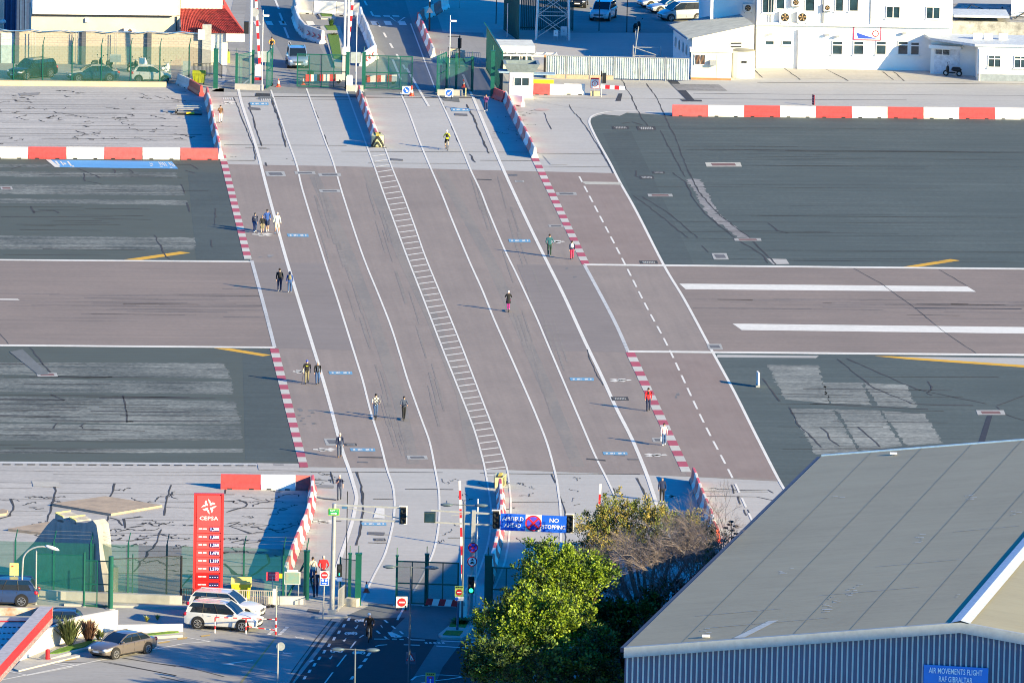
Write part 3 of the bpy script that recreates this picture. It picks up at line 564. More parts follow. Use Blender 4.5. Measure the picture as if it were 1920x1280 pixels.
def post_fence(name, label, pts, posts, h, m_mesh, group=None, post_r=.07, outrig=True, kerb=None, closed_panels=True, rails=True, base=0.0, pm=DGRN):
    """mesh fence: pts = picture points of the foot line, posts = list of fractions or number"""
    P = [G(*p) for p in pts]; t = thing(name, label, 'fence', P[0])
    ls = [(b-a).length for a, b in zip(P[:-1], P[1:])]; T = sum(ls)
    def at(d):
        d = max(0, d)
        for a, b, l in zip(P[:-1], P[1:], ls):
            if d <= l+1e-6: return a.lerp(b, d/l)
            d -= l
        return P[-1]
    fr = [i/(posts-1) for i in range(posts)] if isinstance(posts, int) else posts
    pos = [at(f*T) for f in fr]
    for p in pos:
        q = MB(); q.beam(p, p+Z*(h+.1), post_r*1.6, post_r*1.6)
        if outrig: q.beam(p+Z*(h+.1), p+Z*(h+.75)+Vector((.12, .2, 0)), .05)
        q.build('post', pm, t, world=True)
    for a, b in zip(pos[:-1], pos[1:]):
        q = MB(); q.add([a+Z*(base+.05), b+Z*(base+.05), b+Z*h, a+Z*h], [(0, 1, 2, 3)]); q.build('mesh_panel', m_mesh, t, world=True)
        if rails:
            q = MB()
            for zz in (base+.08, h): q.beam(a+Z*zz, b+Z*zz, .04)
            q.build('rail', pm, t, world=True)
    if outrig:
        q = MB()
        for k in (.28, .5, .72):
            for a, b in zip(pos[:-1], pos[1:]): q.tube(a+Z*(h+k)+Vector((.1*k, .25*k, 0)), b+Z*(h+k)+Vector((.1*k, .25*k, 0)), .008, n=3)
        q.build('barbed_wire', GALV, t, world=True)
    return t
def pole(name, label, cat, foot, htop, r=.08, m=GALV, r2=None, group=None):
    b = G(*foot); t = thing(name, label, cat, b, 0, group); q = MB(); q.tube((0, 0, 0), (0, 0, htop), r, r2 or r*.8, n=10); q.build('pole', m, t, smooth='auto')
    q = MB(); q.tube((0, 0, 0), (0, 0, .05), r*2, n=10); q.build('base_plate', GALV, t); return t
def cone(label, foot, h=.72, tilt=0, group='traffic cones'):
    t = thing('traffic_cone', label, 'cone', G(*foot), 0, group)
    q = MB(); q.box((0, 0, .025), (.44, .44, .05)); q.build('base', ORNG, t)
    q = MB(); r = lambda z: .15*(1-z/h)+.03
    for z0, z1, m in ((.05, .3, 0), (.3, .55, 1), (.55, h, 0)): q.tube((0, 0, z0), (0, 0, z1), r(z0), r(z1), n=14, m=m)
    q.build('cone_body', [ORNG, WHP], t, smooth='auto'); return t
def gate_leaf(label, a, b, h, group=None, mm=MESHG, cols=3, foot_gap=.12):
    A, B = G(*a), G(*b); t = thing('gate', label, 'gate', A, 0, group)
    for k in range(cols+1):
        p = A.lerp(B, k/cols); q = MB(); q.beam(p+Z*foot_gap, p+Z*h, .1 if k in (0, cols) else .07); q.build('upright', DGRN, t, world=True)
    for zz in (foot_gap+.04, h*.5, h-.04): q = MB(); q.beam(A+Z*zz, B+Z*zz, .08); q.build('rail', DGRN, t, world=True)
    for k in range(cols):
        p0, p1 = A.lerp(B, k/cols), A.lerp(B, (k+1)/cols); q = MB(); q.add([p0+Z*.16, p1+Z*.16, p1+Z*h, p0+Z*h], [(0, 1, 2, 3)]); q.build('mesh_panel', mm, t, world=True)
    q = MB(); q.tube(B+Vector((0, -.06, .12)), B+Vector((0, .06, .12)), .12, n=12); q.build('wheel', BLK, t, world=True)
    return t
def gate_post(label, foot, h, w=.28, group='tall green gate posts'):
    b = G(*foot); t = thing('gate_post', label, 'post', b, 0, group); q = MB(); q.box((0, 0, h/2), (w, w, h)); q.build('post', DGRN, t)
    q = MB(); q.box((0, 0, h+.04), (w+.06, w+.06, .08)); q.tube((0, 0, h+.08), (0, .05, h+.55), .03, n=5); q.build('cap', DGRN, t)
    q = MB(); q.box((0, 0, .01), (w+.25, w+.25, .02)); q.build('foot_plate', GALV, t); return t
def arm(name, label, cat, a, b, n, r, m0=WHP, m1=RED, box=None):
    """striped arm between world points"""
    t = thing('boom_gate', label, cat, (a.x, a.y, 0)); q0 = MB(); q1 = MB()
    for i in range(n):
        p, s = a.lerp(b, i/n), a.lerp(b, (i+1)/n); q = MB(); q.beam(p, s, r*2, r*2); q.build('stripe', (m0, m1)[i % 2], t, world=True)
    return t
def sign_round(t, c, r, ring, fill, facing=Vector((0, -1, 0)), th=.03):
    facing = facing.normalized(); q = MB(); q.disc(c, r, facing, th); q.build('sign_ring', ring, t, world=True, smooth='auto')
    q = MB(); q.disc(c+facing*(th*.5+.006), r*.78, facing, .012); q.build('sign_face', fill, t, world=True); return t
def plate(t, c, w, h, m, facing=Vector((0, -1, 0)), th=.03, name='plate'):
    f = facing.normalized(); rt = Z.cross(f).normalized(); rt = -rt if rt.x < 0 else rt; q = MB(); M = Matrix((rt, f, Z)).transposed(); q.box(c, (w, th, h), M=M); return q.build(name, m, t, world=True)
def facing_cam(c): v = CAM-c; v.z = 0; return v.normalized()
def signal_head(t, c, h=1.15, lit=None, back=None):
    f = facing_cam(c); rt = f.cross(Z)*-1; w = h*.36
    plate(t, c+f*.0, w+.14, h+.14, WHP, f, .03, 'backing_board'); plate(t, c+f*.12, w, h, BLK, f, .2, 'signal_box')
    for k, nme in enumerate(('top', 'mid', 'low')):
        p = c+f*.24+Z*(h*.32*(1-k)); q = MB(); q.tube(p, p+f*.14, w*.36, w*.4, n=12, cap=False); q.build('hood', BLK, t, world=True)
        mm = mat('lens_dark', (.03, .04, .045), .3)
        if lit == k: mm = mat('lens_green_lit', (.0, .6, .2), .4, emit=(.02, .9, .35, 1.5))
        q = MB(); q.disc(p, w*.34, f, .02, 12); q.build('lens', mm, t, world=True)

# ================================================================== TOP: ROADS BEYOND THE GATES
sheet('avenue', [(395, 172), (940, 185), (960, 172), (905, 60), (860, -60), (455, -60), (440, 60), (420, 160)], gmat('north_avenue', (.245, .25, .255), big=.06, streak=.05, fine=.07, ang=math.radians(94)), .004)
sheet('avenue_lane', [(560, 167), (640, 169), (620, 125), (598, 85), (548, 0), (535, -60), (470, -60), (505, 60)], gmat('north_lane', (.19, .20, .21), big=.06, streak=.05, fine=.08, ang=math.radians(94)), .008)
sheet('avenue_lane', [(690, 170), (830, 178), (775, 50), (740, -60), (640, -60), (665, 60), (720, 100), (735, 130)], gmat('north_lane', (.19, .2, .21)), .008)
sheet('pavement', [(905, 62), (960, 172), (1000, 187), (1250, 200), (1270, 150), (1000, 120), (1010, 70), (950, 40), (880, -60), (790, -60), (830, 60)], PAV, .006)
sheet('car_park', [(-80, 156), (330, 158), (345, 118), (-80, 112)], gmat('side_car_park', (.29, .29, .285), big=.1, fine=.1), .004)
sheet('car_park', [(1030, 62), (1290, 62), (1300, -80), (1010, -80)], gmat('back_car_park', (.24, .25, .25), big=.1, fine=.1), .010)
sheet('side_lane', [(438, 150), (470, 150), (455, 60), (470, -60), (450, -60), (425, 60), (415, 110)], gmat('side_lane', (.27, .27, .265), big=.1), .010)
sheet('forecourt', [(1415, 128), (1660, 130), (1740, 150), (2000, 160), (2000, 166), (1800, 153), (1420, 146), (1380, 146)], PAV, .008)
sheet('service_road', [(1010, 165), (2000, 165), (2000, 226), (1260, 217), (1160, 209), (1060, 200), (1005, 190)], CON, .009)
def sline(pts, w, m=LINE, z=.02, nme='lane_line'): return line(pts, w, m, z, nme, ground, False)
for s_ in ([(762, 128), (804, 200)], [(443, 150), (430, 152), (409, 156)], [(470, 148), (456, 158)], [(868, 140), (885, 180)]): sline(s_, .22)
for k in range(9):   # broken centre lines
    sline([(683+k*12.1, 2+k*20), (688+k*12.1, 11+k*20)], .2, nme='lane_dash') if k < 7 else None
for k in range(4): sline([(515+k*9, -2+k*27), (523+k*9, 18+k*27)], .2, nme='lane_dash')
sline([(541, 80), (547, 92)], .2); sline([(736, 112), (752, 150)], .2); sline([(770, 45), (815, 165)], .12)
for x, w in ((474, 12), (497, 12), (522, 12), (548, 10), (573, 14), (694, 13), (719, 13), (745, 14)):
    patch('crossing_mark', [(x, 40), (x+w, 40.5), (x+w+4, 48), (x+4, 47.5)], LINE, .02, ground)
for x in (700, 718, 735): patch('crossing_mark', [(x, 29.5), (x+13, 30), (x+14, 32.5), (x+2, 32)], LINE, .02, ground)
sline([(732, 33), (745, 43), (759, 33)], .18)
# planted islands
def island(pts_out, pts_in, lab, z=.14):
    k = MB(); k.prism([G(*p) for p in pts_out], z); o = k.build('traffic_island', CONC); o['kind'] = 'structure'
    for pi in pts_in:
        q = MB(); P = [G(*p) for p in pi]; q.prism([Vector((p.x, p.y, z)) for p in P], .035); gr = q.build('lawn', GRS, o)
    return o
isl = island([(600, 52), (637, 52), (643, 70), (652, 110), (656, 130), (628, 128), (612, 80)], [[(608, 51), (629, 51), (634, 60), (614, 60)], [(614, 68), (635, 69), (641, 116), (625, 113)]], 'x')
island([(595, 26), (624, 26), (630, 37), (602, 37)], [[(599, 27), (621, 27), (624, 34), (604, 34)]], 'x')
def tuft(name, label, foot, n, h, spread, m, cat='plant', w=.08, leaf=None, group=None):
    b = G(*foot); t = thing(name, label, cat, b, 0, group); q = MB(); rr = random.Random(hash(label) % 1000 if False else len(label)*7+int(foot[0]))
    for i in range(n):
        a = rr.uniform(0, 6.283); s = rr.uniform(.1, 1)*spread; hh = h*rr.uniform(.5, 1); p0 = Vector((rr.uniform(-.1, .1)*spread, rr.uniform(-.1, .1)*spread, 0))
        p2 = p0+Vector((math.cos(a)*s, math.sin(a)*s, hh)); p1 = p0.lerp(p2, .5)+Z*hh*.12; d = Vector((-math.sin(a), math.cos(a), 0))*w*rr.uniform(.6, 1.3)
        q.add([p0-d*.3, p0+d*.3, p1+d, p1-d, p2], [(0, 1, 2, 3), (3, 2, 4)])
    q.build('leaves', m, t); q = MB(); q.tube((0, 0, 0), (0, 0, h*.4), .03, n=5); q.build('stem', mat('plant_stem', (.12, .09, .05)), t); return t
PL1 = mat('leaf_green', (.05, .12, .025), .6, var=.4, scale=5); PL2 = mat('leaf_olive', (.10, .13, .04), .7, var=.4, scale=5); PL3 = mat('leaf_grey', (.16, .19, .15), .8, var=.3, scale=5)
tuft('shrub', 'spiky dark shrub growing in the lawn strip of the north traffic island', (621, 52), 60, .9, .5, PL1)
tuft('shrub', 'low grey-green shrub across the middle of the lawn strip', (626, 68), 90, .35, .8, PL3)

# ------------------------------------------------------------------ barriers at the top
rowA = ''
gA = 'red and white plastic barriers edging the upper left apron'
P0, P1 = G(-19, 296.5), G(409, 299)
n = 6
for i in range(6):
    jersey(f"{('white','red')[i%2]} barrier, {ORD[i]} from the left edge behind the blue painted panel", P0.lerp(P1, i/6), P0.lerp(P1, (i+1)/6), (WHP, REDP)[i % 2], gA, .98)
P0, P1 = G(1260, 217.5), G(1999, 224.5)
for i in range(11):
    jersey(f"{('red','white')[i%2]} barrier, {ORD[i]} from the left in the long row right of the taxi strip", P0.lerp(P1, i/11), P0.lerp(P1, (i+1)/11), (REDP, WHP)[i % 2], 'red and white barriers behind the right shoulder', 1.0)
barrier_row([(388, 183), (413, 299)], 'rwrwrwrwrw', 'the diagonal row by the brown-jacketed walker', 'barriers along the left walkway', start='far end')
barrier_row([(948, 190), (1003, 297)], 'wrwrwrwrwrw', 'the diagonal row nearest the guard booth', 'barriers along the right walkway', start='far end')
barrier_row([(672, 179), (705, 268)], 'rwrwrwrwrwr', 'the row ending at the upper crash cushion', 'barriers between the carriageways', start='far end', h=.92, wb=.5)
jersey('white barrier at the far left of the pair by the yellow-green skip', G(335, 158), G(357, 168), WHP); jersey('red barrier, nearer one of the pair by the yellow-green skip', G(357, 168), G(378, 181), REDP)
jersey('purple-red barrier standing left of the white guard booth', G(926, 184), G(946, 192), REDP); jersey('short white barrier just in front of the white guard booth', G(955, 197), G(981, 200), WHP)
for i, (a, b, c) in enumerate(((1000, 1031, 'r'), (1031, 1057, 'w'), (1057, 1097, 'w'))):
    jersey(f"{ {'r':'red','w':'white'}[c]} barrier, {ORD[i]} of three right of the guard booth", G(a, 177), G(b, 177.8), REDP if c == 'r' else WHP, 'barriers right of the guard booth')
barrier_row([(553, 36), (560, 58), (580, 78), (605, 83)], 'cccc', 'the left chicane', 'concrete barriers of the chicane', start='far end', h=1.25, wb=.7, chevs=(2, 3))
barrier_row([(674, 37), (684, 60), (697, 92), (703, 108), (697, 118), (680, 125)], 'cccccc', 'the right curved chicane', 'concrete barriers of the chicane', start='far end', h=1.25, wb=.7, chevs=(4, 5))
barrier_row([(549, 24), (588, 27), (631, 29), (674, 31)], 'ccc', 'the cross row above the islands', 'concrete barriers of the chicane', start='left end', h=1.3, wb=.7)
jersey('white concrete barrier at the upper left corner of the chicane', G(552, 18), G(556, 36), WHP, h=1.3)
barrier_row([(786, 45), (813, 110)], 'wrwrwrw', 'the row below the striped pole', 'barriers by the north pavement', start='far end')
barrier_row([(784, 45), (797, 34), (812, 30), (838, 15)], 'rwrw', 'the bent row behind the striped pole', 'barriers by the north pavement', start='near end', h=1.1)

# crash cushions
CUY = mat('cushion_yellow', (.62, .58, .30), .5, var=.05); CUB = mat('cushion_black', (.02, .02, .02), .6)
def cushion(label, foot, heading):
    t = thing('crash_cushion', label, 'crash cushion', G(*foot), heading, 'yellow and black crash cushions')   # local +y points to traffic
    q = MB(); n = 10; w0, h = .52, 1.0
    ring = [(w0*math.cos(math.pi*i/n), .9+w0*.8*math.sin(math.pi*i/n)) for i in range(n+1)]+[(-.34, -1.2), (.34, -1.2)]
    q.prism([Vector((x, y, .08)) for x, y in ring], h-.08); q.build('cushion_body', CUY, t)
    for sx in (-1, 1):
        for k in range(4):
            s = MB(); y0 = -.9+k*.5; xx = sx*(.36+.26*(y0+1.2)/2.1+.02); s.add([(xx, y0, .15), (xx, y0+.28, .15), (xx*1.01, y0+.1, 1.0), (xx*1.01, y0-.18, 1.0)], [(0, 1, 2, 3) if sx > 0 else (3, 2, 1, 0)]); s.build('side_chevron', CUB, t)
    for sx in (-1, 1):      # chevron on the nose
        s = MB(); s.beam((sx*.5, 1.1, .1), (sx*.27, 1.3, .6), .1, .17); s.beam((sx*.27, 1.3, .6), (0, 1.36, 1.0), .1, .17); s.beam((sx*.26, 1.3, .1), (0, 1.37, .5), .1, .12); s.build('nose_chevron', CUB, t)
        s = MB(); s.tube((sx*.3, 1.1, 0), (sx*.75, 1.6, .06), .03, n=5); s.build('foot_bar', BLK, t)
    s = MB(); s.box((0, .3, h+.04), (.3, 1.6, .06)); s.build('top_strip', YEL, t)
    for k in range(3): s = MB(); s.box((0, -.9+k*.35, h+.02), (.62, .1, .05)); s.build('top_bar', CUB, t)
    return t
cushion('yellow and black crash cushion at the near end of the upper centre barrier row', (707, 273), math.radians(183)); cu_ = cushion('yellow and black crash cushion at the far end of the lower centre barrier row', (937, 912), math.radians(-5)); cu_.scale = (.74, .8, .78)

# ------------------------------------------------------------------ gates and fences at the top
post_fence('mesh_fence', 'long green mesh fence in front of the parked cars at the upper left', [(-30, 153), (354, 157.5)], [i/7 for i in range(8)], 3.3, MESHG, rails=False)
k = MB(); A, B = G(-60, 160), G(312, 163.5); dd = (B-A).normalized(); nn = Vector((-dd.y, dd.x, 0)); k.prism([A, B, B+nn*.5, A+nn*.5], .42); tag(k.build('kerb_wall', mat('sand_kerb', (.60, .47, .30), .85, var=.08, scale=1)), 'low sand coloured kerb wall under the green mesh fence', 'wall')
post_fence('mesh_fence', 'short green mesh fence stretch above the yellow-green skip', [(354, 156), (402, 165)], 2, 3.3, MESHG, rails=False)
for lb, f, h, w in (('thick green gate post at the left walkway beside the skip', (404, 166), 3.5, .4), ('green gate post left of the pedestrian gap at the top', (443, 166), 3.1, .22), ('green gate post right of the pedestrian gap beside the white barrier arm', (474, 160), 3.1, .22), ('green gate post carrying the right open leaf of the vehicle entrance', (651.5, 168), 3.3, .32), ('green gate post left of the keep-left sign leaf', (681.5, 168), 3.3, .32), ('green gate post between walkway and booth, dark in shade', (885, 170), 3.0, .24), ('green gate post right of the far cone', (855, 168), 3.2, .22), ('tall green corner post left of the white guard booth', (923, 184), 4.2, .35)):
    gate_post(lb, f, h, w)
gate_leaf('open green gate leaf standing edge-on at the left of the vehicle entrance', (500, 169), (510, 161), 3.4, 'green vehicle gates', MESHD, 1)
gate_leaf('green gate leaf between the vehicle entrance and the centre posts', (557, 165), (648, 167.5), 3.1, 'green vehicle gates', MESHG, 4)
gate_leaf('green gate leaf right of the centre posts ending at the keep-left sign', (684, 168), (772, 170), 3.1, 'green vehicle gates', MESHG, 4)
gate_leaf('folded green gate leaf left of the thin pole by the right keep-left sign', (819, 176), (836, 168), 3.4, 'green vehicle gates', MESHD, 1)
post_fence('mesh_panel_fence', 'green mesh infill between two posts left of the white barrier arm', [(444, 166), (473, 160)], 2, 3.0, MESHG, outrig=False)
post_fence('mesh_panel_fence', 'green mesh infill left of the guard booth', [(838, 172), (885, 172)], 2, 3.0, MESHD, outrig=False)
k = MB()
for a, b in (((440, 168), (494, 170)), ((649, 171), (681, 171.5)), ((820, 179), (867, 180))):
    k = MB(); A, B = G(*a), G(*b); k.prism([A, B, B+Vector((0, .5, 0)), A+Vector((0, .5, 0))], .5); tag(k.build('kerb_block', CONC), {440: 'pale concrete plinth under the left gate posts', 649: 'pale concrete plinth between the two centre gate posts', 820: 'pale concrete plinth behind the right keep-left sign'}[a[0]], 'plinth')
# tall fence of green slats on the right side of the avenue
def slat_fence(label, a, b, h, n, top=True):
    A, B = G(*a), G(*b); t = thing('slat_fence', label, 'fence', A)
    for i in range(n):
        p = A.lerp(B, (i+.5)/n); q = MB(); q.box(p+Z*(h/2), (.10, .16, h), rz=math.atan2(B.y-A.y, B.x-A.x)); q.build('slat', mat('teal_slat', (.008, .09, .09), .5), t, world=True)
    q = MB(); q.add([A+Z*.1, B+Z*.1, B+Z*h, A+Z*h], [(0, 1, 2, 3)]); q.build('mesh_panel', MESHT, t, world=True)
    for zz in (.2, h): q = MB(); q.beam(A+Z*zz, B+Z*zz, .12); q.build('rail', DGRN, t, world=True)
    q = MB(); q.beam(A+Z*h, A+Z*(h+.4)+Vector((-.3, 0, 0)), .06); q.beam(B+Z*h, B+Z*(h+.4)+Vector((-.3, 0, 0)), .06); q.build('outrigger', DGRN, t, world=True)
slat_fence('tall teal slatted fence running towards the guard booth', (912, 130), (941, 180), 3.9, 26)
slat_fence('tall teal slatted fence at the top beside the lattice mast', (945, 56), (972, 76), 4.2, 22)
slat_fence('teal fence wall behind the lattice mast at the top', (975, 56), (1075, 58), 4.0, 30)

# poles, barrier arms, lights at the top gate
def thin_pole(label, foot, top_y, r=.04, m=WHP, lean=0, cam_=False, group='thin white camera poles'):
    b = G(*foot); h = hm(b, foot[1]-top_y); t = pole('camera_pole', label, 'pole', foot, h, r, m, group=group)
    if cam_: q = MB(); q.box((.3, 0, h-.5), (.5, .15, .16)); q.build('camera', WHP, t)
    return t
thin_pole('thin white pole with camera just left of the open gate leaf', (491, 170), 20, cam_=True)
thin_pole('thin grey pole standing on the centre plinth at the head of the barrier row', (667, 174), 26)
thin_pole('thin white pole behind the right keep-left sign', (842, 168), 30, cam_=True)
for x, lb in ((645, 'left'), (652, 'right')):
    b = G(x, 150); t = thing('lamp_pole', f'tall white pole, {lb} of the close pair by the centre gate posts', 'pole', b, 0, 'tall white poles at the centre gate'); q = MB(); q.tube((0, 0, 0), (0, 0, 9.5), .12, .09, n=10); q.build('pole', WHP, t, smooth='auto')
    q = MB(); q.box((0, 0, 1.5), (.34, .3, 3)); q.build('cabinet', WHP, t)
b = G(469, 160); t = thing('lamp_pole', 'tall pale lamp pole with dark signal box left of the raised white arm', 'pole', b); q = MB(); q.tube((0, 0, 0), (0, 0, 9), .14, .1, n=10); q.build('pole', WHP, t, smooth='auto')
q = MB(); q.box((-.42, 0, 5.2), (.42, .3, 1.1)); q.build('signal_box', BLK, t); q = MB(); q.disc((.3, 0, 6.6), .4, (0, -1, 0)); q.build('round_sign_back', GALV, t)
for lb, foot, top, r in (('raised white and red barrier arm at the left gate', (487, 150), (479, -20), .11), ('raised white and red barrier arm leaning right over the centre gate', (650, 128), (664, -20), .11)):
    a = G(*foot); bb = PV(top[0], top[1], a); arm('barrier_arm', lb, 'barrier arm', a+Z*.9, bb, 13, r)
for lb, foot in (('white barrier motor housing with red foot by the left gate', (484, 150)), ('white barrier motor housing between the centre gate posts', (655, 170))):
    b = G(*foot); t = thing('barrier_housing', lb, 'barrier housing', b, 0, 'barrier motor housings'); q = MB(); q.box((0, 0, .65), (.55, .45, 1.3)); q.box((0, 0, 1.34), (.45, .4, .1)); q.build('cabinet', WHP, t); q = MB(); q.box((0, -.02, .12), (.6, .5, .24)); q.build('foot', RED, t)
for lb, a, b2 in (('striped swing barrier behind the left centre gate leaf', (571, 158), (641, 157)), ('striped swing barrier behind the right centre gate leaf', (684, 160), (744, 158))):
    A, B = G(*a), G(*b2); t = thing('swing_barrier', lb, 'barrier', A, 0, 'low red and white swing barriers'); n = 6
    for i in range(n): p, s = A.lerp(B, i/n), A.lerp(B, (i+1)/n); q = MB(); q.beam(p+Z*.55, s+Z*.55, .06, .62); q.build('striped_board', (RED, WHP)[i % 2], t, world=True)
    q = MB(); q.tube(B+Vector((-.3, -.1, .2)), B+Vector((-.3, .1, .2)), .2, n=12); q.build('wheel', RUBB, t, world=True)
cone('orange and white cone in the vehicle entrance at the top', (522, 163)); cone('orange and white cone behind the green gate leaf near the suitcase', (569, 159)); cone('orange and white cone beside the left keep-left sign', (772, 180), .95); cone('plain orange cone in front of the shaded walkway at the top', (869, 164)); 
def ground_sign(label, foot, kind, size=1.05, face=None):
    b = G(*foot); t = thing('road_sign', label, 'sign', b); f = Vector((.1, -1, 0)).normalized(); c = b+Z*(size*.5+.15)
    plate(t, c, size, size, WHP, f, .03, 'sign_plate')
    if kind == 'arrowR' or kind == 'arrowL':
        sgn = 1 if kind == 'arrowR' else -1; q = MB(); q.disc(c+f*.03, size*.4, f, .02, 24); q.build('blue_disc', BLUE, t, world=True)
        rt = Vector((1, .1, 0)).normalized(); d = (rt*sgn-Z).normalized(); n2 = (rt*sgn+Z).normalized(); q = MB(); c2 = c+f*.05
        q.add([c2-d*.28*size+n2*.05*size, c2-d*.28*size-n2*.05*size, c2+d*.1*size-n2*.05*size, c2+d*.1*size+n2*.05*size], [(0, 1, 2, 3)]); q.add([c2+d*.08*size+n2*.18*size, c2+d*.08*size-n2*.18*size, c2+d*.3*size], [(0, 1, 2)])
        q.build('arrow', WHP, t, world=True)
    elif kind == 'noentry':
        q = MB(); q.disc(c+f*.03, size*.38, f, .02, 24); q.build('red_disc', RED, t, world=True); q = MB(); q.box(c+f*.05, (size*.56, .012, size*.13)); q.build('white_bar', WHP, t, world=True)
    for sx in (-1, 1):
        q = MB(); q.beam(b+Vector((sx*size*.35, 0, 0)), b+Vector((sx*size*.35, 0, .3)), .05); q.beam(b+Vector((sx*size*.35, -.3, .02)), b+Vector((sx*size*.35, .5, .02)), .05); q.build('stand', BLK, t, world=True)
    return t
ground_sign('blue arrow sign pointing down right, beside the tall cone', (762, 180), 'arrowR', .72); ground_sign('blue arrow sign pointing down left, in front of the thin white pole', (842, 185), 'arrowL', .72)
# dark suitcase like box, trolley, bins, cylinders
t = thing('equipment_case', 'dark green case standing on the striped swing barrier', 'case', G(582, 153)); q = MB(); q.box((0, 0, .75), (.6, .35, .45)); q.build('shell', mat('case_green', (.01, .06, .04)), t); q = MB(); q.beam((-.12, 0, 1.03), (.12, 0, 1.03), .04); q.build('handle', BLK, t)
t = thing('sign_trolley', 'grey metal framed trolley lying against the left diagonal barrier row', 'trolley', G(352, 212))
q = MB()
for zz in (.15, .55):
    for a, b_ in (((-1.0, -.6), (1.2, -.6)), ((1.2, -.6), (1.2, .6)), ((1.2, .6), (-1.0, .6)), ((-1.0, .6), (-1.0, -.6))): q.beam((*a, zz), (*b_, zz), .06)
for x in (-1.0, 1.2):
    for y in (-.6, .6): q.beam((x, y, 0), (x, y, .6), .06)
q.build('frame', GALV, t); q = MB(); q.box((.1, 0, .35), (1.9, 1.0, .06)); q.build('tray', mat('grey_plastic', (.32, .33, .35)), t)
for y in (-.6, .6): q = MB(); q.tube((-1.0, y-.05, .12), (-1.0, y+.05, .12), .12, n=12); q.build('wheel', RUBB, t)
t = thing('folded_sign', 'black and yellow folded sign lying beside the metal trolley', 'sign', G(357, 216)); q = MB(); q.box((-.1, 0, .08), (2.2, .3, .12)); q.build('legs', BLK, t); q = MB(); q.box((0, .03, .18), (.7, .45, .14)); q.build('yellow_cover', YEL, t)
def wheelie(name, label, foot, w, d, h, m, lidm, group=None, rz=0):
    t = thing(name, label, 'bin', G(*foot), rz, group); q = MB(); vs = [(sx*w/2*(.86 if z < .5 else 1), sy*d/2*(.86 if z < .5 else 1), z) for z in (.16, h*.86) for sx, sy in ((-1, -1), (1, -1), (1, 1), (-1, 1))]
    q.add(vs, [(3, 2, 1, 0), (4, 5, 6, 7), (0, 1, 5, 4), (1, 2, 6, 5), (2, 3, 7, 6), (3, 0, 4, 7)]); q.build('tub', m, t)
    for k in range(3): s = MB(); s.box(((-.3+.3*k)*w, -d*.48, h*.5), (.06, .03, h*.6)); s.build('rib', m, t)
    q = MB(); q.prism([(-w*.53, -d*.53, h*.86), (w*.53, -d*.53, h*.86), (w*.53, d*.53, h*.86), (-w*.53, d*.53, h*.86)], h*.05)
    q.tube((-w*.52, 0, h*.9), (w*.52, 0, h*.9), d*.3, n=10); q.build('lid', lidm, t)
    for sx in (-.38, .38):
        for sy in (-.35, .35): s = MB(); s.tube((sx*w-.04, sy*d, .09), (sx*w+.04, sy*d, .09), .09, n=10); s.build('wheel', RUBB, t)
    return t
SKIPC = mat('skip_yellow_green', (.34, .38, .01), .6, var=.15, scale=3)
wheelie('waste_container', 'yellow-green waste container by the left gate post', (373, 158), 1.15, .9, 1.1, SKIPC, SKIPC)
wheelie('wheelie_bin', 'dark green bin against the beige yard wall', (362, 116), .7, .6, 1.0, mat('bin_green', (.03, .15, .05)), mat('bin_green', (.03, .15, .05)))
for lb, f, m_, cat in (('pink-red cylindrical extinguisher standing at the white kiosk pillar', (412, 121), mat('faded_red_metal', (.6, .10, .07)), 'extinguisher'), ('green and yellow pump post at the corner of the white kiosk', (428, 118), mat('olive_metal', (.22, .30, .05)), 'post')):
    t = thing('cylinder_post', lb, cat, G(*f)); q = MB(); q.tube((0, 0, 0), (0, 0, .95), .17, .16, n=14); q.ball((0, 0, .95), (.16, .16, .1)); q.build('body', m_, t, smooth='auto'); q = MB(); q.tube((0, 0, 1.0), (0, 0, 1.25), .035, n=6); q.build('valve', BLK, t)

# ================================================================== BUILDINGS
class Wall:
    """vertical wall whose foot runs through two picture points (or world points)"""
    def __init__(s, a, b, world=False):
        s.A = Vector(a) if world else G(*a); s.B = Vector(b) if world else G(*b); s.A.z = s.B.z = 0
        s.u = (s.B-s.A).normalized(); s.n = Vector((s.u.y, -s.u.x, 0)); s.L = (s.B-s.A).length
        if s.n.y > 0 and abs(s.n.y) > .05: s.n = -s.n
    def hit(s, x, y):
        d = ray(x, y); k = (s.A-CAM).dot(s.n)/d.dot(s.n); p = CAM+d*k; return (p-s.A).dot(s.u), p.z
    def p(s, u, z, off=0): return s.A+s.u*u+Z*z+s.n*off
    def rect(s, x0, y0, x1, y1):
        xm, ym = (x0+x1)/2, (y0+y1)/2; return s.hit(x0, ym)[0], s.hit(xm, y1)[1], s.hit(x1, ym)[0], s.hit(xm, y0)[1]
    def slab(s, q, u0, z0, u1, z1, o0, o1, m=0):
        vs = [s.p(u, z, o) for o in (o0, o1) for u, z in ((u0, z0), (u1, z0), (u1, z1), (u0, z1))]
        return q.add(vs, [(0, 1, 2, 3), (7, 6, 5, 4), (0, 4, 5, 1), (1, 5, 6, 2), (2, 6, 7, 3), (3, 7, 4, 0)], m)
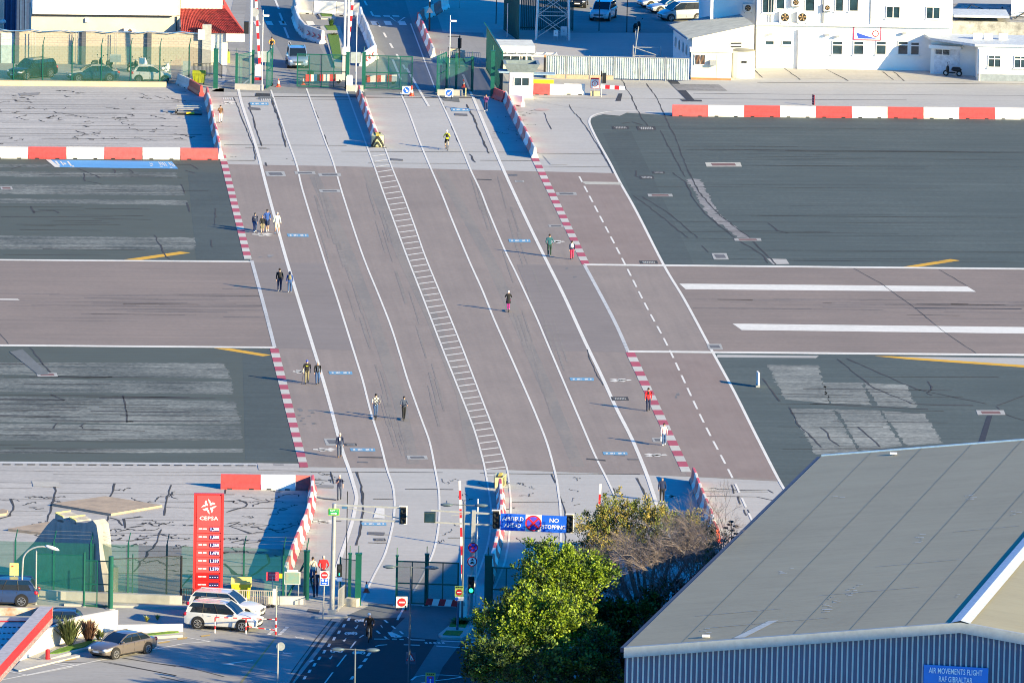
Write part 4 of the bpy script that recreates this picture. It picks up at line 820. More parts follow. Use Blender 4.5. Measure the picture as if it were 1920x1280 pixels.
def window(w, par, x0, y0, x1, y1, panes=2, sill=True, fm=WHP, transom=False, gm=GLASS, bars=False):
    u0, z0, u1, z1 = w.rect(x0, y0, x1, y1); f = .07
    fr = MB(); w.slab(fr, u0, z0, u1, z0+f, .0, .09); w.slab(fr, u0, z1-f, u1, z1, 0, .09)
    for k in range(panes+1):
        uu = u0+(u1-u0-f)*k/panes; w.slab(fr, uu, z0+f, uu+f, z1-f, 0, .088)
    if transom: w.slab(fr, u0+f, z0+(z1-z0)*.68, u1-f, z0+(z1-z0)*.68+f*1.4, 0, .086)
    fo = fr.build('window', fm, par, world=True)
    for k in range(panes):
        a = u0+(u1-u0-f)*k/panes+f; b_ = u0+(u1-u0-f)*(k+1)/panes; g_ = MB(); w.slab(g_, a, z0+f, b_, z1-f, .012, .03); o = g_.build('pane', gm, None); 
        o.data.transform(par.matrix_basis.inverted()); o.parent = fo
    if sill:
        s = MB(); w.slab(s, u0-.08, z0-.09, u1+.08, z0-.005, 0, .16); s.build('sill', fm, par, world=True)
    return fo
def box_building(q, A, B, depth, z0, z1, m=0):
    A = Vector(A); B = Vector(B); u = (B-A).normalized(); n = Vector((-u.y, u.x, 0)); n = n if n.y > 0 else -n
    P = [A, B, B+n*depth, A+n*depth]; q.prism([Vector((p.x, p.y, z0)) for p in P], z1-z0, m); return P
def aircon(w, par, x0, y0, x1, y1, fanx=None):
    u0, z0, u1, z1 = w.rect(x0, y0, x1, y1); t = thing('air_conditioner', par, 'air conditioner', w.p((u0+u1)/2, z0, .25), 0, 'outdoor air conditioning units')
    q = MB(); w.slab(q, u0, z0, u1, z1, .08, .42); q.build('case', mat('ac_white', (.70, .69, .64), .6), t, world=True)
    c = w.p(u0+(u1-u0)*.5, (z0+z1)/2, .43); q = MB(); q.disc(c, (z1-z0)*.38, w.n, .02, 20); q.build('fan_ring', BLK, t, world=True)
    for k in range(5):
        a = k*2*math.pi/5; d = w.u*math.cos(a)+Z*math.sin(a); e = w.u*math.cos(a+.5)+Z*math.sin(a+.5); s = MB(); s.add([c+w.n*.02, c+d*(z1-z0)*.32+w.n*.02, c+e*(z1-z0)*.32+w.n*.03], [(0, 1, 2)]); s.build('fan_blade', mat('fan_brown', (.4, .26, .12)), t, world=True)
    for k in (.15, .85): s = MB(); w.slab(s, u0+(u1-u0)*k-.04, z0-.12, u0+(u1-u0)*k+.04, z0, 0, .42); s.build('bracket', GALV, t, world=True)
    return t
BLKW = mat('beige_blockwork', (.41, .365, .30), .9, var=.05, scale=.7)
# --- beige building, upper left
wl = Wall((58, 114), (392, 117.5)); A = wl.p(0, 0); t = thing('beige_building', 'beige building with white upper wall behind the block wall, upper left', 'building', A)
q = MB(); box_building(q, wl.p(0, 0), wl.p(wl.hit(337, 50)[0], 0), 9, 0, wl.hit(200, 29)[1]); q.build('lower_wall', CREAM, t, world=True)
q = MB(); z0 = wl.hit(200, 28)[1]; box_building(q, wl.p(0.1, 0, .12), wl.p(wl.hit(331, 20)[0], 0, .12), 9, z0, z0+6.5); q.build('upper_wall', WALLW, t, world=True)
q = MB(); zr = wl.hit(200, 30)[1]; w_ = wl; w_.slab(q, 0, zr-.05, wl.hit(322, 20)[0], zr+.07, .13, .2); w_.slab(q, wl.hit(330, 30)[0], wl.hit(330, 58)[1], wl.hit(332, 30)[0], zr, .0, .12); q.build('pipe', BLK, t, world=True)
q = MB(); u0 = wl.hit(331, 20)[0]; box_building(q, wl.p(u0, 0), wl.p(wl.hit(338, 20)[0], 0), 6, z0, z0+6.4); q.build('side_wall', CREAM, t, world=True)
wi = MB(); u0, z0_, u1, z1_ = wl.rect(160, 34, 166, 42); wl.slab(wi, u0, z0_, u1, z1_, 0, .2); wi.build('wall_lamp', WHP, t, world=True)
# left building; dark blue block added, its colour holding the alley's shade
wa = Wall((-60, 88), (4, 89)); t = thing('cream_building', 'cream building corner at the top left edge', 'building', wa.p(0, 0)); q = MB(); box_building(q, wa.p(0, 0), wa.p(wa.L, 0), 8, 0, 9); q.build('wall', CREAM, t, world=True); q = MB(); q.ball(wa.p(wa.L+.05, wa.hit(0, 40)[1], .3), (.3, .3, .22)); q.build('lamp_globe', WHP, t, world=True)
wb_ = Wall((4, 60), (58, 60)); t = thing('alley_shade_block', 'dark blue block coloured as the shaded alley between the two cream buildings, top left', 'building', wb_.p(0, 0)); q = MB(); box_building(q, wb_.p(0, 0), wb_.p(wb_.L, 0), 6, 0, 7); q.build('wall', mat('alley_shade_blue', (.02, .05, .14)), t, world=True)
for k in range(5): q = MB(); wb_.slab(q, .3+k*.45, .2, .45+k*.45, 6.8, 0, .05); q.build('alley_shade_rib', mat('alley_shade_rib_blue', (.03, .08, .2)), t, world=True)
# block wall with pillars
wk = Wall((-40, 118), (392, 124)); t = thing('block_wall', 'long beige blockwork yard wall with dark pilasters behind the parked cars', 'wall', wk.p(0, 0)); zt = wk.hit(200, 62)[1]
q = MB(); box_building(q, wk.p(0, 0), wk.p(wk.L, 0), .25, 0, zt); q.build('wall_core', mat('mortar', (.40, .345, .265), .9), t, world=True)
q = MB(); bh, bw = .215, .46; nrow = int(zt/bh)
for r_ in range(nrow):
    uu = -(r_ % 2)*bw/2
    while uu < wk.L:
        a, b_ = max(0, uu+.012), min(wk.L, uu+bw-.012)
        if b_-a > .05: wk.slab(q, a, r_*bh+.012, b_, (r_+1)*bh-.012, 0, R.uniform(.008, .014))
        uu += bw
q = q.build('blocks', BLKW, t, world=True); q['kind'] = 'stuff'
for x in (32, 157, 280):
    a, b_ = wk.hit(x-4, 90)[0], wk.hit(x+4, 90)[0]; q = MB(); wk.slab(q, a, 0, b_, zt+.1, 0, .3); q.build('pilaster', mat('dark_pilaster', (.09, .10, .12)), t, world=True)
q = MB(); wk.slab(q, 0, zt, wk.L, zt+.08, -.28, .06); q.build('coping', mat('coping', (.5, .46, .4)), t, world=True)
q = MB(); wk.slab(q, wk.hit(2, 90)[0], 0, wk.hit(27, 90)[0], zt*.96, .04, .07); q.build('pale_door', mat('pale_blue_metal', (.42, .50, .52)), t, world=True)
q = MB(); zz = zt+.25; pts = [wk.p(wk.hit(x, 70)[0], zt+.25-.18*math.sin(i*1.1)**2, .3) for i, x in enumerate(range(0, 392, 20))]; q.path(pts, .035, 5); q.build('cable', mat('blue_cable', (.10, .25, .5)), t, world=True)
for i, x in enumerate((60, 66, 142, 147, 215, 219)):
    q = MB(); q.tube(wk.p(wk.hit(x, 90)[0], .1, .5), wk.p(wk.hit(x, 90)[0], zt*1.02, .5), .03, n=6); q.build('conduit', GALV, t, world=True)
# things before the wall
aircon(wl, 'air conditioner lying on the beige building ledge above the block wall', 232, 53, 255, 62)
t = thing('pillar', 'grey block pillar with hanging cables at the right end of the yard wall', 'pillar', G(387, 124)); q = MB(); q.box((0, 0, 1.9), (.8, .6, 3.8)); q.build('shaft', mat('block_grey', (.40, .40, .38)), t); q = MB(); q.box((-.5, -.2, 2.9), (.6, .3, .9)); q.build('meter_box', WHP, t)
# kiosk with tiled roof
wq = Wall((395, 122), (426, 122.3)); t = thing('tiled_kiosk', 'white kiosk under a red tiled hip roof at the left of the avenue', 'building', wq.p(0, 0)); zk = wq.hit(410, 60)[1]
q = MB(); box_building(q, wq.p(0, 0), wq.p(wq.L, 0), 3.2, 0, zk); box_building(q, wq.p(wq.hit(338, 90)[0], 0, -.8), wq.p(-.01, 0, -.8), 2.4, 0, zk); q.build('wall', mat('kiosk_white', (.75, .70, .62), .8, var=.03), t, world=True)
TIL = mat('red_roof_tile', (.38, .06, .055), .75, var=.25, scale=2.5)
zr0 = zk-.1; a = wq.hit(339, 55)[0]; b_ = wq.hit(459, 54)[0]; P00 = wq.p(a, zr0, .3); P10 = wq.p(b_, zr0, .3); rz_ = wq.hit(380, 16)[1]*.93; P01 = wq.p(a, rz_, -3.2+0); P11 = wq.p(wq.hit(424, 20)[0], rz_, -3.2)
def tiled(name, a0, a1, b1, b0, n, rows):
    q = MB(); nrm = (a1-a0).cross(b0-a0).normalized(); nrm = nrm if nrm.z > 0 else -nrm
    for i in range(n):
        for r_ in range(rows):
            s0, s1 = r_/rows, (r_+1)/rows
            c0 = a0.lerp(a1, (i+.5)/n).lerp(b0.lerp(b1, (i+.5)/n), s0); c1 = a0.lerp(a1, (i+.5)/n).lerp(b0.lerp(b1, (i+.5)/n), s1+.02)
            wv = (a1-a0)/n*.46; k = 1-.0
            q.add([c0-wv+nrm*.03, c0+nrm*.12, c0+wv+nrm*.03, c1-wv*.9, c1+nrm*.08, c1+wv*.9], [(0, 1, 4, 3), (1, 2, 5, 4), (0, 2, 1)])
    q.add([a0, a1, b1, b0], [(0, 1, 2, 3)]); o = q.build(name, TIL, t, world=True); return o
tiled('roof_tiles_front', P00, P10, P11, P01, 34, 9)['kind'] = 'stuff'
P20 = P10+Vector((-1.2, 9, 0)); tiled('roof_tiles_side', P10, P20, P20.lerp(P11, .5)+Vector((-.8, 4, 1.0)), P11, 20, 9)['kind'] = 'stuff'
q = MB(); zf = wq.hit(380, 8)[1]; wq.slab(q, a+.1, zr0+1.5, wq.hit(424, 20)[0]-.2, zr0+3.3, -5.2, -3.0); q.build('upper_wall', mat('kiosk_white', (.7, .6, .5)), t, world=True)
q = MB(); wq.slab(q, a, rz_-.02, wq.hit(424, 20)[0], rz_+.22, -3.5, -3.05); q.build('parapet', mat('bright_red_render', (.62, .03, .03)), t, world=True)
q = MB(); wq.slab(q, wq.hit(424, 60)[0], zr0-.75, b_, zr0-.03, -.2, .28); q.build('fascia', WHP, t, world=True)
# ================= right: booth, canopy, corrugated fence
wbh = Wall((955, 186), (999, 186.6)); t = thing('guard_booth', 'white guard booth with flared dark grey roof at the right walkway', 'booth', wbh.p(0, 0)); zb = wbh.hit(977, 135)[1]
q = MB(); box_building(q, wbh.p(0, 0), wbh.p(wbh.L, 0), 1.9, .1, zb); q.build('cabin', WALLW, t, world=True); q = MB(); box_building(q, wbh.p(-.1, 0, .1), wbh.p(wbh.L+.1, 0, .1), 2.1, 0, .14); q.build('plinth', CONC, t, world=True)
window(wbh, t, 963, 145, 993, 162, 2, False)
RG = mat('booth_roof_grey', (.20, .25, .27), .5); q = MB(); o0, o1 = .22, .5
P = [wbh.p(-.15, zb, .15), wbh.p(wbh.L+.15, zb, .15), wbh.p(wbh.L+.15, zb, -2.05), wbh.p(-.15, zb, -2.05)]; T_ = [wbh.p(-.55, zb+.75, .55), wbh.p(wbh.L+.55, zb+.75, .55), wbh.p(wbh.L+.55, zb+.75, -2.45), wbh.p(-.55, zb+.75, -2.45)]
I_ = [wbh.p(-.3, zb+.75, .3), wbh.p(wbh.L+.3, zb+.75, .3), wbh.p(wbh.L+.3, zb+.75, -2.2), wbh.p(-.3, zb+.75, -2.2)]; J_ = [v-Z*.45 for v in I_]
q.add(P+T_+I_+J_, [(0, 1, 5, 4), (1, 2, 6, 5), (2, 3, 7, 6), (3, 0, 4, 7), (4, 5, 9, 8), (5, 6, 10, 9), (6, 7, 11, 10), (7, 4, 8, 11), (8, 9, 13, 12), (9, 10, 14, 13), (10, 11, 15, 14), (11, 8, 12, 15), (12, 13, 14, 15), (3, 2, 1, 0)]); q.build('roof', RG, t, world=True)
q = MB(); wbh.slab(q, -1.0, zb-.1, -.05, zb+.05, -1.5, .3); wbh.slab(q, wbh.L+.05, zb-.3, wbh.L+2.0, zb-.2, -1.6, -.2); q.build('awning', mat('awning_grey', (.25, .35, .45)), t, world=True)
# canopy building
wc = Wall((930, 130), (1000, 130.8)); t = thing('checkpoint_canopy', 'low checkpoint building with white canopy frame behind the guard booth', 'building', wc.p(0, 0)); zc = wc.hit(960, 100)[1]
q = MB(); box_building(q, wc.p(0, 0, -.4), wc.p(wc.L, 0, -.4), 3.5, 0, zc); q.build('wall', mat('kiosk_cream', (.66, .62, .54)), t, world=True)
q = MB(); box_building(q, wc.p(-.5, 0, .3), wc.p(wc.L*1.03, 0, .3), 4.6, zc+.05, zc+.7); q.build('roof', mat('canopy_roof', (.62, .64, .6), .7, var=.12, scale=1.2), t, world=True)
window(wc, t, 940, 102, 975, 116, 2, False, gm=GLASS); window(wc, t, 978, 102, 998, 116, 2, False)
q = MB(); bx = wc.hit(1043, 100)[0]
for zz, oo in ((zc, 1.6), (zc, -.0)): q.beam(wc.p(-.3, zz, oo), wc.p(bx, zz, oo), .14)
for uu in (bx, bx-.5): q.beam(wc.p(uu, 0, 1.6), wc.p(uu, zc, 1.6), .12)
for k in range(7): q.beam(wc.p(k*bx/6, zc, 1.6), wc.p(k*bx/6, zc+.1, .0), .08)
q.beam(wc.p(bx*.48, 0, 1.6), wc.p(bx*.48, zc, 1.6), .1); q.build('canopy_frame', WHP, t, world=True)
q = MB(); q.prism([wc.p(wc.L+.3, 0, -2), wc.p(bx+6, 0, -2.3), wc.p(bx+14, 0, -1.2), wc.p(bx+16, 0, .2), wc.p(wc.L+.3, 0, .2)], .02); 
CORR = mat('corrugated_sheet', (.47, .54, .55), .5, var=.14, scale=1.5, metal=.1)
def corr(q, P, u, n, L, z0, z1, pitch=.2, amp=.035, m=0):
    k = int(L/pitch*2); vs = []; 
    for i in range(k+1):
        o = n*(amp if i % 2 else -amp); a = P+u*(L*i/k)+o; vs += [a+Z*z0, a+Z*z1]
        if i < k: a2 = a+u*(L/k*.45); vs += [a2+Z*z0, a2+Z*z1]
    q.add(vs, [(2*i, 2*i+2, 2*i+3, 2*i+1) for i in range(len(vs)//2-1)], m)
t = thing('corrugated_fence', 'pale corrugated sheet fence in sections left of the cream cabin', 'fence', G(1025, 148)); WF = Wall((1025, 147), (1293, 153)); zf = hm(WF.A, 42)
for i, (a, b_) in enumerate(((1025, 1060), (1062, 1104), (1106, 1150), (1152, 1198), (1200, 1246), (1249, 1292))):
    ua, ub = WF.hit(a, 130)[0], WF.hit(b_, 130)[0]; q = MB(); corr(q, WF.p(ua, 0), WF.u, WF.n, ub-ua, .12 if i > 2 else .4, zf); q.build('sheet_panel', CORR, t, world=True)
    q = MB(); WF.slab(q, ua-.08, 0, ua, zf+.1, -.1, .06); q.build('post', GALV, t, world=True)
    q = MB(); WF.slab(q, ua, zf-.02, ub, zf+.05, -.08, .06); q.build('top_rail', GALV, t, world=True)
    if i < 3: q = MB(); WF.slab(q, ua, 0, ub, .38, -.2, .1); q.build('base_wall', mat('tan_block', (.5, .38, .26)), t, world=True)
t = thing('pillar', 'brown brick pillar at the left end of the corrugated fence', 'pillar', G(1022, 145)); q = MB(); q.box((0, 0, 1.0), (.3, .3, 2.0)); q.build('shaft', mat('brown_brick', (.45, .25, .13)), t)
# cabin
wcab = Wall((1295, 149.5), (1371, 151)); t = thing('cream_cabin', 'small cream cabin with barred window beside the round white pillbox', 'cabin', wcab.p(0, 0)); zc2 = wcab.hit(1330, 98)[1]
CAB = mat('cabin_cream', (.68, .66, .55), .7, var=.04, scale=1); q = MB(); box_building(q, wcab.p(0, 0), wcab.p(wcab.L, 0), 2.4, .0, zc2); q.build('wall', CAB, t, world=True)
q = MB(); box_building(q, wcab.p(-.12, 0, .12), wcab.p(wcab.L+.12, 0, .12), 2.65, zc2, zc2+.14); q.build('roof', WHP, t, world=True)
q = MB(); wcab.slab(q, .02, 0, wcab.L-.02, .2, .0, .02); q.build('rust_band', mat('rust', (.42, .20, .08)), t, world=True)
window(wcab, t, 1302, 102, 1323, 122, 2, False); u0, z0, u1, z1 = wcab.rect(1304, 104, 1321, 120)
for k in range(7): q = MB(); q.beam(wcab.p(u0+(u1-u0)*k/7, z1, .14), wcab.p(u0+(u1-u0)*(k+1)/7, z0, .14), .025); q.build('window_bar', mat('rust', (.4, .2, .1)), t, world=True)
q = MB(); u0, z0, u1, z1 = wcab.rect(1331, 113, 1343, 122); wcab.slab(q, u0, z0, u1, z1, 0, .5); q.build('window_unit', GALV, t, world=True)
q = MB(); u0, z0, u1, z1 = wcab.rect(1344, 102, 1370, 148); wcab.slab(q, u0, z0+.05, u1, z1, .0, .03); q.build('door', WHP, t, world=True)
t = thing('pillbox', 'round white pillbox with a dark slit between cabin and white building', 'pillbox', G(1393, 145)); rr = 22/ppm(t.location); hh_ = hm(t.location, 50)
q = MB(); q.tube((0, 0, 0), (0, 0, hh_), rr, rr*.97, n=36); q.build('drum', WALLW, t, smooth='auto'); q = MB(); q.tube((0, 0, hh_), (0, 0, hh_+.08), rr*1.02, rr*.9, n=36); q.build('roof', mat('mossy_concrete', (.30, .28, .2)), t, smooth='auto')
q = MB(); q.box((.05, -rr*.985, hh_*.62), (.5, .08, .17)); q.build('slit', BLK, t)
# main white building
wm = Wall((1417, 127.5), (1738, 133)); A = wm.p(0, 0); t = thing('white_building', 'long white two-storey building with ledge and many windows, upper right', 'building', A); zl = wm.hit(1600, 47)[1]; zu = 12.5
q = MB(); uR = wm.hit(1785, 60)[0]; box_building(q, wm.p(0, 0), wm.p(uR, 0), 12, 0, zu); q.build('wall', WALLW, t, world=True)
q = MB(); wm.slab(q, -.05, zl-.12, uR+.05, zl+.12, 0, .35); q.build('ledge', WHP, t, world=True)
uC = wm.hit(1335, 10)[0]; q = MB(); box_building(q, wm.p(uC, 0, -3.0), wm.p(-.02, 0, -3.0), 26, 0, 13.5); q.build('rear_block', WALLW, t, world=True)
for x0, y0, x1, y1 in ((1560, 77, 1580, 103), (1600, 77, 1620, 103), (1642, 77, 1662, 103), (1683, 77, 1703, 103)): window(wm, t, x0, y0, x1, y1, 1, True, transom=True)
for x0, y0, x1, y1 in ((1707, 79, 1724, 104),): window(wm, t, x0, y0, x1, y1, 1, True, transom=True)
for x0, y0, x1, y1 in ((1434, 76, 1452, 85), (1466, 76, 1485, 85)): window(wm, t, x0, y0, x1, y1, 1, True)
for x0, y0, x1, y1 in ((1661, 12, 1688, 35), (1736, 13, 1763, 36)): window(wm, t, x0, y0, x1, y1, 2, True)
for x0, y0, x1, y1 in ((1429, -15, 1452, 25), (1455, -10, 1472, 18), (1509, -10, 1528, 22), (1566, -15, 1582, 22), (1592, -15, 1610, 22)): window(wm, t, x0, y0, x1, y1, 1, True)
q = MB(); u0, z0, u1, z1 = wm.rect(1508, 62, 1535, 116); wm.slab(q, u0, z0, u1, z1, 0, .03); q.build('blocked_panel', WHP, t, world=True)
for x in (1418.5, 1496): q = MB(); u = wm.hit(x, 90)[0]; wm.slab(q, u, 0, u+.22, zl-.5, 0, .3); q.build('buttress', WHP, t, world=True)
for x in (1440, 1445, 1541, 1544, 1632): q = MB(); u = wm.hit(x, 20)[0]; wm.slab(q, u, zl, u+.07, zu-.2, 0, .1); q.build('pipe', GALV, t, world=True)
for x, y in ((1444, 64), (1551, 65), (1570, 68), (1695, 62)): q = MB(); u, z = wm.hit(x, y); q.box(wm.p(u, z, .3), (.35, .3, .18)); q.build('wall_lamp', GALV, t, world=True)
aircon(wm, 'air conditioner, left one of the pair standing on the ledge', 1461, 22, 1482, 42); aircon(wm, 'air conditioner, right one of the pair standing on the ledge', 1494, 22, 1514, 42); aircon(wm, 'small air conditioner under the top edge between tall windows', 1544, 8, 1558, 20); aircon(wm, 'air conditioner above the pair on the ledge', 1484, -3, 1500, 11)
wr = Wall(wm.p(uC, 0, -3.0), wm.p(0, 0, -3.0), world=True); aircon(wr, 'air conditioner on the shaded recessed wall left of the tall windows', 1393, 7, 1411, 22)
# signboard on the building
u0, z0, u1, z1 = wm.rect(1600, 49, 1652, 76); t = thing('wall_sign', 'white wall sign with red border, blue wave and round crest on the white building', 'sign', wm.p((u0+u1)/2, z0, .06))
q = MB(); wm.slab(q, u0, z0, u1, z1, .02, .07); q.build('border', mat('border_red', (.5, .02, .10)), t, world=True); q = MB(); wm.slab(q, u0+.09, z0+.09, u1-.09, z1-.09, .07, .09); q.build('board', WHP, t, world=True)
q = MB(); w_, h_ = u1-u0, z1-z0; q.add([wm.p(u0+w_*.1, z0+h_*.55, .10), wm.p(u0+w_*.18, z0+h_*.12, .10), wm.p(u0+w_*.88, z0+h_*.12, .10), wm.p(u0+w_*.5, z0+h_*.3, .10)], [(0, 1, 2, 3)]); q.build('blue_wave', mat('wave_blue', (.03, .08, .45)), t, world=True)
q = MB(); c = wm.p(u0+w_*.8, z0+h_*.48, .1); q.disc(c, h_*.24, wm.n, .02, 8); q.build('crest', RED, t, world=True); q = MB(); q.disc(c+wm.n*.012, h_*.17, wm.n, .02, 16); q.build('crest_centre', WHP, t, world=True)
for k, s_ in enumerate(('· · · — — · — —', '— — · — —')):
    for j in range(9 if k == 0 else 6): q = MB(); wm.slab(q, u0+w_*(.1+j*.06), z1-h_*(.2+k*.13), u0+w_*(.14+j*.06), z1-h_*(.16+k*.13), .09, .1); q.build('letter_mark', mat('faint_red', (.6, .35, .38)), t, world=True)
# right wing
ww = Wall((1832, 151.5), (2000, 154.5)); t = thing('white_wing', 'single-storey white wing with grey base band and casement windows, right edge', 'building', ww.p(0, 0)); zw = ww.hit(1880, 88)[1]; wd = Wall((1756, 139), (1832, 143)); zD = ww.hit(1880, 88)[1]
q = MB(); box_building(q, ww.p(0, 0), ww.p(ww.L, 0), 6.5, 0, zw); q.build('wall', WALLW, t, world=True); q = MB(); ww.slab(q, .0, 0, ww.L, .62, 0, .03); q.build('base_band', mat('grey_band', (.25, .29, .32)), t, world=True)
q = MB(); q.prism([ww.p(-.3, zw, .2), ww.p(ww.L, zw, .2), ww.p(ww.L, zw, -7), ww.p(-4.6, zw, -7), ww.p(-4.2, zw, -4)], .22); q.build('roof', mat('pale_blue_roof', (.50, .55, .6)), t, world=True)
window(ww, t, 1852, 104, 1877, 127, 2, True, transom=True); window(ww, t, 1901, 105, 1926, 128, 2, True, transom=True)
q = MB(); wd.slab(q, -.6, 0, wd.L, zD, -4, -.01); q.build('porch_wall', WALLW, t, world=True); window(wd, t, 1753, 92, 1782, 104, 2, False); q = MB(); wd.slab(q, wd.hit(1752, 100)[0], .1, wd.hit(1800, 100)[0], wd.hit(1770, 90)[1]+.0, 0, .03); q.build('double_door', mat('door_white', (.7, .72, .75)), t, world=True)
q = MB(); wd.slab(q, wd.hit(1745, 100)[0], wd.hit(1770, 90)[1], wd.hit(1805, 100)[0], wd.hit(1770, 84)[1], 0, .9); q.build('porch_roof', WHP, t, world=True)
for x in (1836,): q = MB(); u = ww.hit(x, 110)[0]; ww.slab(q, u, 0, u+.1, zw-.2, 0, .12); q.build('drain_pipe', WHP, t, world=True)
for x in (1838, 1858, 1886): q = MB(); u, z = ww.hit(x, 66); q.box(ww.p(u, zw+.5, -3.5), (.8, .5, .55)); q.build('roof_vent', WHP, t, world=True)
# roofs behind the wing
t = thing('rear_roofs', 'cluttered low roofs with cables behind the white wing, top right', 'building', G(1790, 110)); wx = Wall((1780, 100), (2000, 104))
q = MB(); box_building(q, wx.p(0, 0), wx.p(wx.L, 0), 14, 0, 3.0); q.build('block', mat('old_wall_grey', (.34, .34, .33), .9, var=.3, scale=1.2), t, world=True); q = MB(); box_building(q, wx.p(.3, 0, .2), wx.p(5.5, 0, .2), 5, 3.4, 3.6); q.build('flat_roof', mat('pale_blue_roof', (.5, .55, .6)), t, world=True)
q = MB(); q.prism([wx.p(6, 0, -5), wx.p(12, 0, -5), wx.p(14, 0, -16), wx.p(8, 0, -16)], 5.2); q.build('white_block', WALLW, t, world=True); q = MB()
rr = random.Random(3); 
for i in range(12): u = rr.uniform(1, 9); q.path([wx.p(u, 3.1, -1-rr.uniform(0, 5)), wx.p(u+rr.uniform(.5, 2), 3.3+rr.uniform(0, .5), -1-rr.uniform(0, 6)), wx.p(u+rr.uniform(1, 4), 3.1, -2-rr.uniform(0, 6))], .04, 4)
q.build('cables', BLK, t, world=True)
# shed with sloping roof left of the main building
ws = Wall((1297, 140), (1412, 138)); t = thing('annex_shed', 'white annex with sloping corrugated grey roof left of the main white building', 'building', ws.p(0, 0))
zA, zB = ws.hit(1297, 72)[1], ws.hit(1412, 47)[1]; D_ = 9.5; back = Vector((-1.6, D_, 0)); P = [ws.p(0, 0), ws.p(ws.L, 0)]
q = MB(); f = [P[0], P[1], P[1]+Z*zB, P[0]+Z*zA]; bk = [v+back for v in f]; q.add(f+bk, [(0, 1, 2, 3), (7, 6, 5, 4), (0, 4, 5, 1), (1, 5, 6, 2), (3, 7, 4, 0)]); q.build('wall', WALLW, t, world=True)
q = MB(); a0 = f[3]+Z*.06+Vector((-.4, -.3, -.1)); a1 = f[2]+Z*.06+Vector((0, -.3, 0)); kk = 34
vs = []
for i in range(kk*2+1):
    o = Z*(.05 if i % 2 else 0); vs += [a0+(back+Vector((0, .6, 0)))*(i/(kk*2))+o, a1+(back+Vector((0, .6, 0)))*(i/(kk*2))+o]
q.add(vs, [(2*i, 2*i+1, 2*i+3, 2*i+2) for i in range(kk*2)]); q.build('corrugated_roof', mat('grey_roof_sheet', (.30, .33, .34), .6, var=.12, scale=1), t, world=True)
q = MB(); q.beam(f[3]+Vector((-.45, -.3, -.05)), f[3]+back+Vector((-.45, .3, -.05)), .14); q.build('gutter', mat('gutter_blue', (.05, .12, .25)), t, world=True)
wsd = Wall(f[0]+back, f[0], world=True)
for k in range(5):
    for zz in (1.4,): q = MB(); c = f[0].lerp(bk[0], .12+.19*k); c = Vector((c.x-.02, c.y, 1.9)); q.box(c, (.06, .9, .9)); q.build('window', WHP, t, world=True); q = MB(); q.box(c+Vector((-.03, 0, 0)), (.04, .7, .7)); q.build('pane', GLASS, t, world=True)
q = MB(); u, z = ws.hit(1380, 85); ws.slab(q, u-.6, z-.35, u+.6, z+.35, 0, .04); q.build('louvre', GALV, t, world=True); 
for dz in (-.12, .18): q = MB(); ws.slab(q, u-.5, z+dz-.08, u+.5, z+dz+.05, .04, .07); q.build('louvre_slot', BLK, t, world=True)
# lattice mast
b0 = G(1036, 72); t = thing('lattice_mast', 'white steel lattice mast standing at the top by the car park', 'mast', b0); s_ = 1.55; hT = 11
q = MB()
for sx in (-1, 1):
    for sy in (-1, 1): q = MB(); q.beam(Vector((sx*s_, sy*s_, 0)), Vector((sx*s_*.8, sy*s_*.8, hT)), .16); q.build('leg', WHP, t)
lv = [0.2, 2.3, 4.4, 6.5, 8.6]
for z0, z1 in zip(lv, lv[1:]+[10.6]):
    q = MB(); k0 = s_*(1-.2*z0/hT); k1 = s_*(1-.2*z1/hT)
    for sy in (-1, 1): q.beam((-k1, sy*k1, z1), (k1, sy*k1, z1), .08); q.beam((-k0, sy*k0, z0), (k1, sy*k1, z1), .07); q.beam((k0, sy*k0, z0), (-k1, sy*k1, z1), .07)
    for sx in (-1, 1): q.beam((sx*k1, -k1, z1), (sx*k1, k1, z1), .08); q.beam((sx*k0, -k0, z0), (sx*k1, k1, z1), .07); q.beam((sx*k0, k0, z0), (sx*k1, -k1, z1), .07)
    q.build('bracing', GALV, t)
for lb, f_, w_, h_ in (('small white equipment cabinet on legs at the foot of the mast', (1042, 77), .42, .55), ('large grey equipment cabinet on legs right of the mast foot', (1057, 76), .62, .85)):
    t = thing('equipment_cabinet', lb, 'cabinet', G(*f_), 0, 'cabinets by the lattice mast'); q = MB(); q.box((0, 0, .45+h_/2), (w_, .35, h_)); q.build('case', WHP if 'white' in lb else mat('cabinet_grey', (.5, .53, .55)), t)
    for sx in (-1, 1): s = MB(); s.beam((sx*w_*.4, 0, 0), (sx*w_*.4, 0, .45), .05); s.build('leg', GALV, t)
    q = MB(); q.box((0, -.18, .45+h_*.5), (.06, .02, .1)); q.build('lock', BLK, t)
# scaffold frames behind the corrugated fence
t = thing('scaffold_frame', 'galvanised scaffold frame leaning behind the corrugated fence', 'scaffold', G(1215, 132)); q = MB()
for a, b_ in (((-1.4, 0, 0), (-1.4, 0, 2.2)), ((1.1, 0, 0), (1.1, 0, 2.2)), ((-1.4, 0, 2.1), (1.1, 0, 2.1)), ((-1.4, 0, 1.3), (1.1, 0, 1.3)), ((-1.4, 0, 2.1), (1.1, 0, 1.3)), ((-1.4, 0, 0), (-.95, 0, 4.0)), ((-1.4, .8, 0), (-1.4, .8, 2.2)), ((-1.4, 0, 2.1), (-1.4, .8, 2.1)), ((-1.2, .1, 1.6), (-1.2, .1, 3.6))): q.tube(a, b_, .04, n=6)
q.build('tubes', GALV, t)
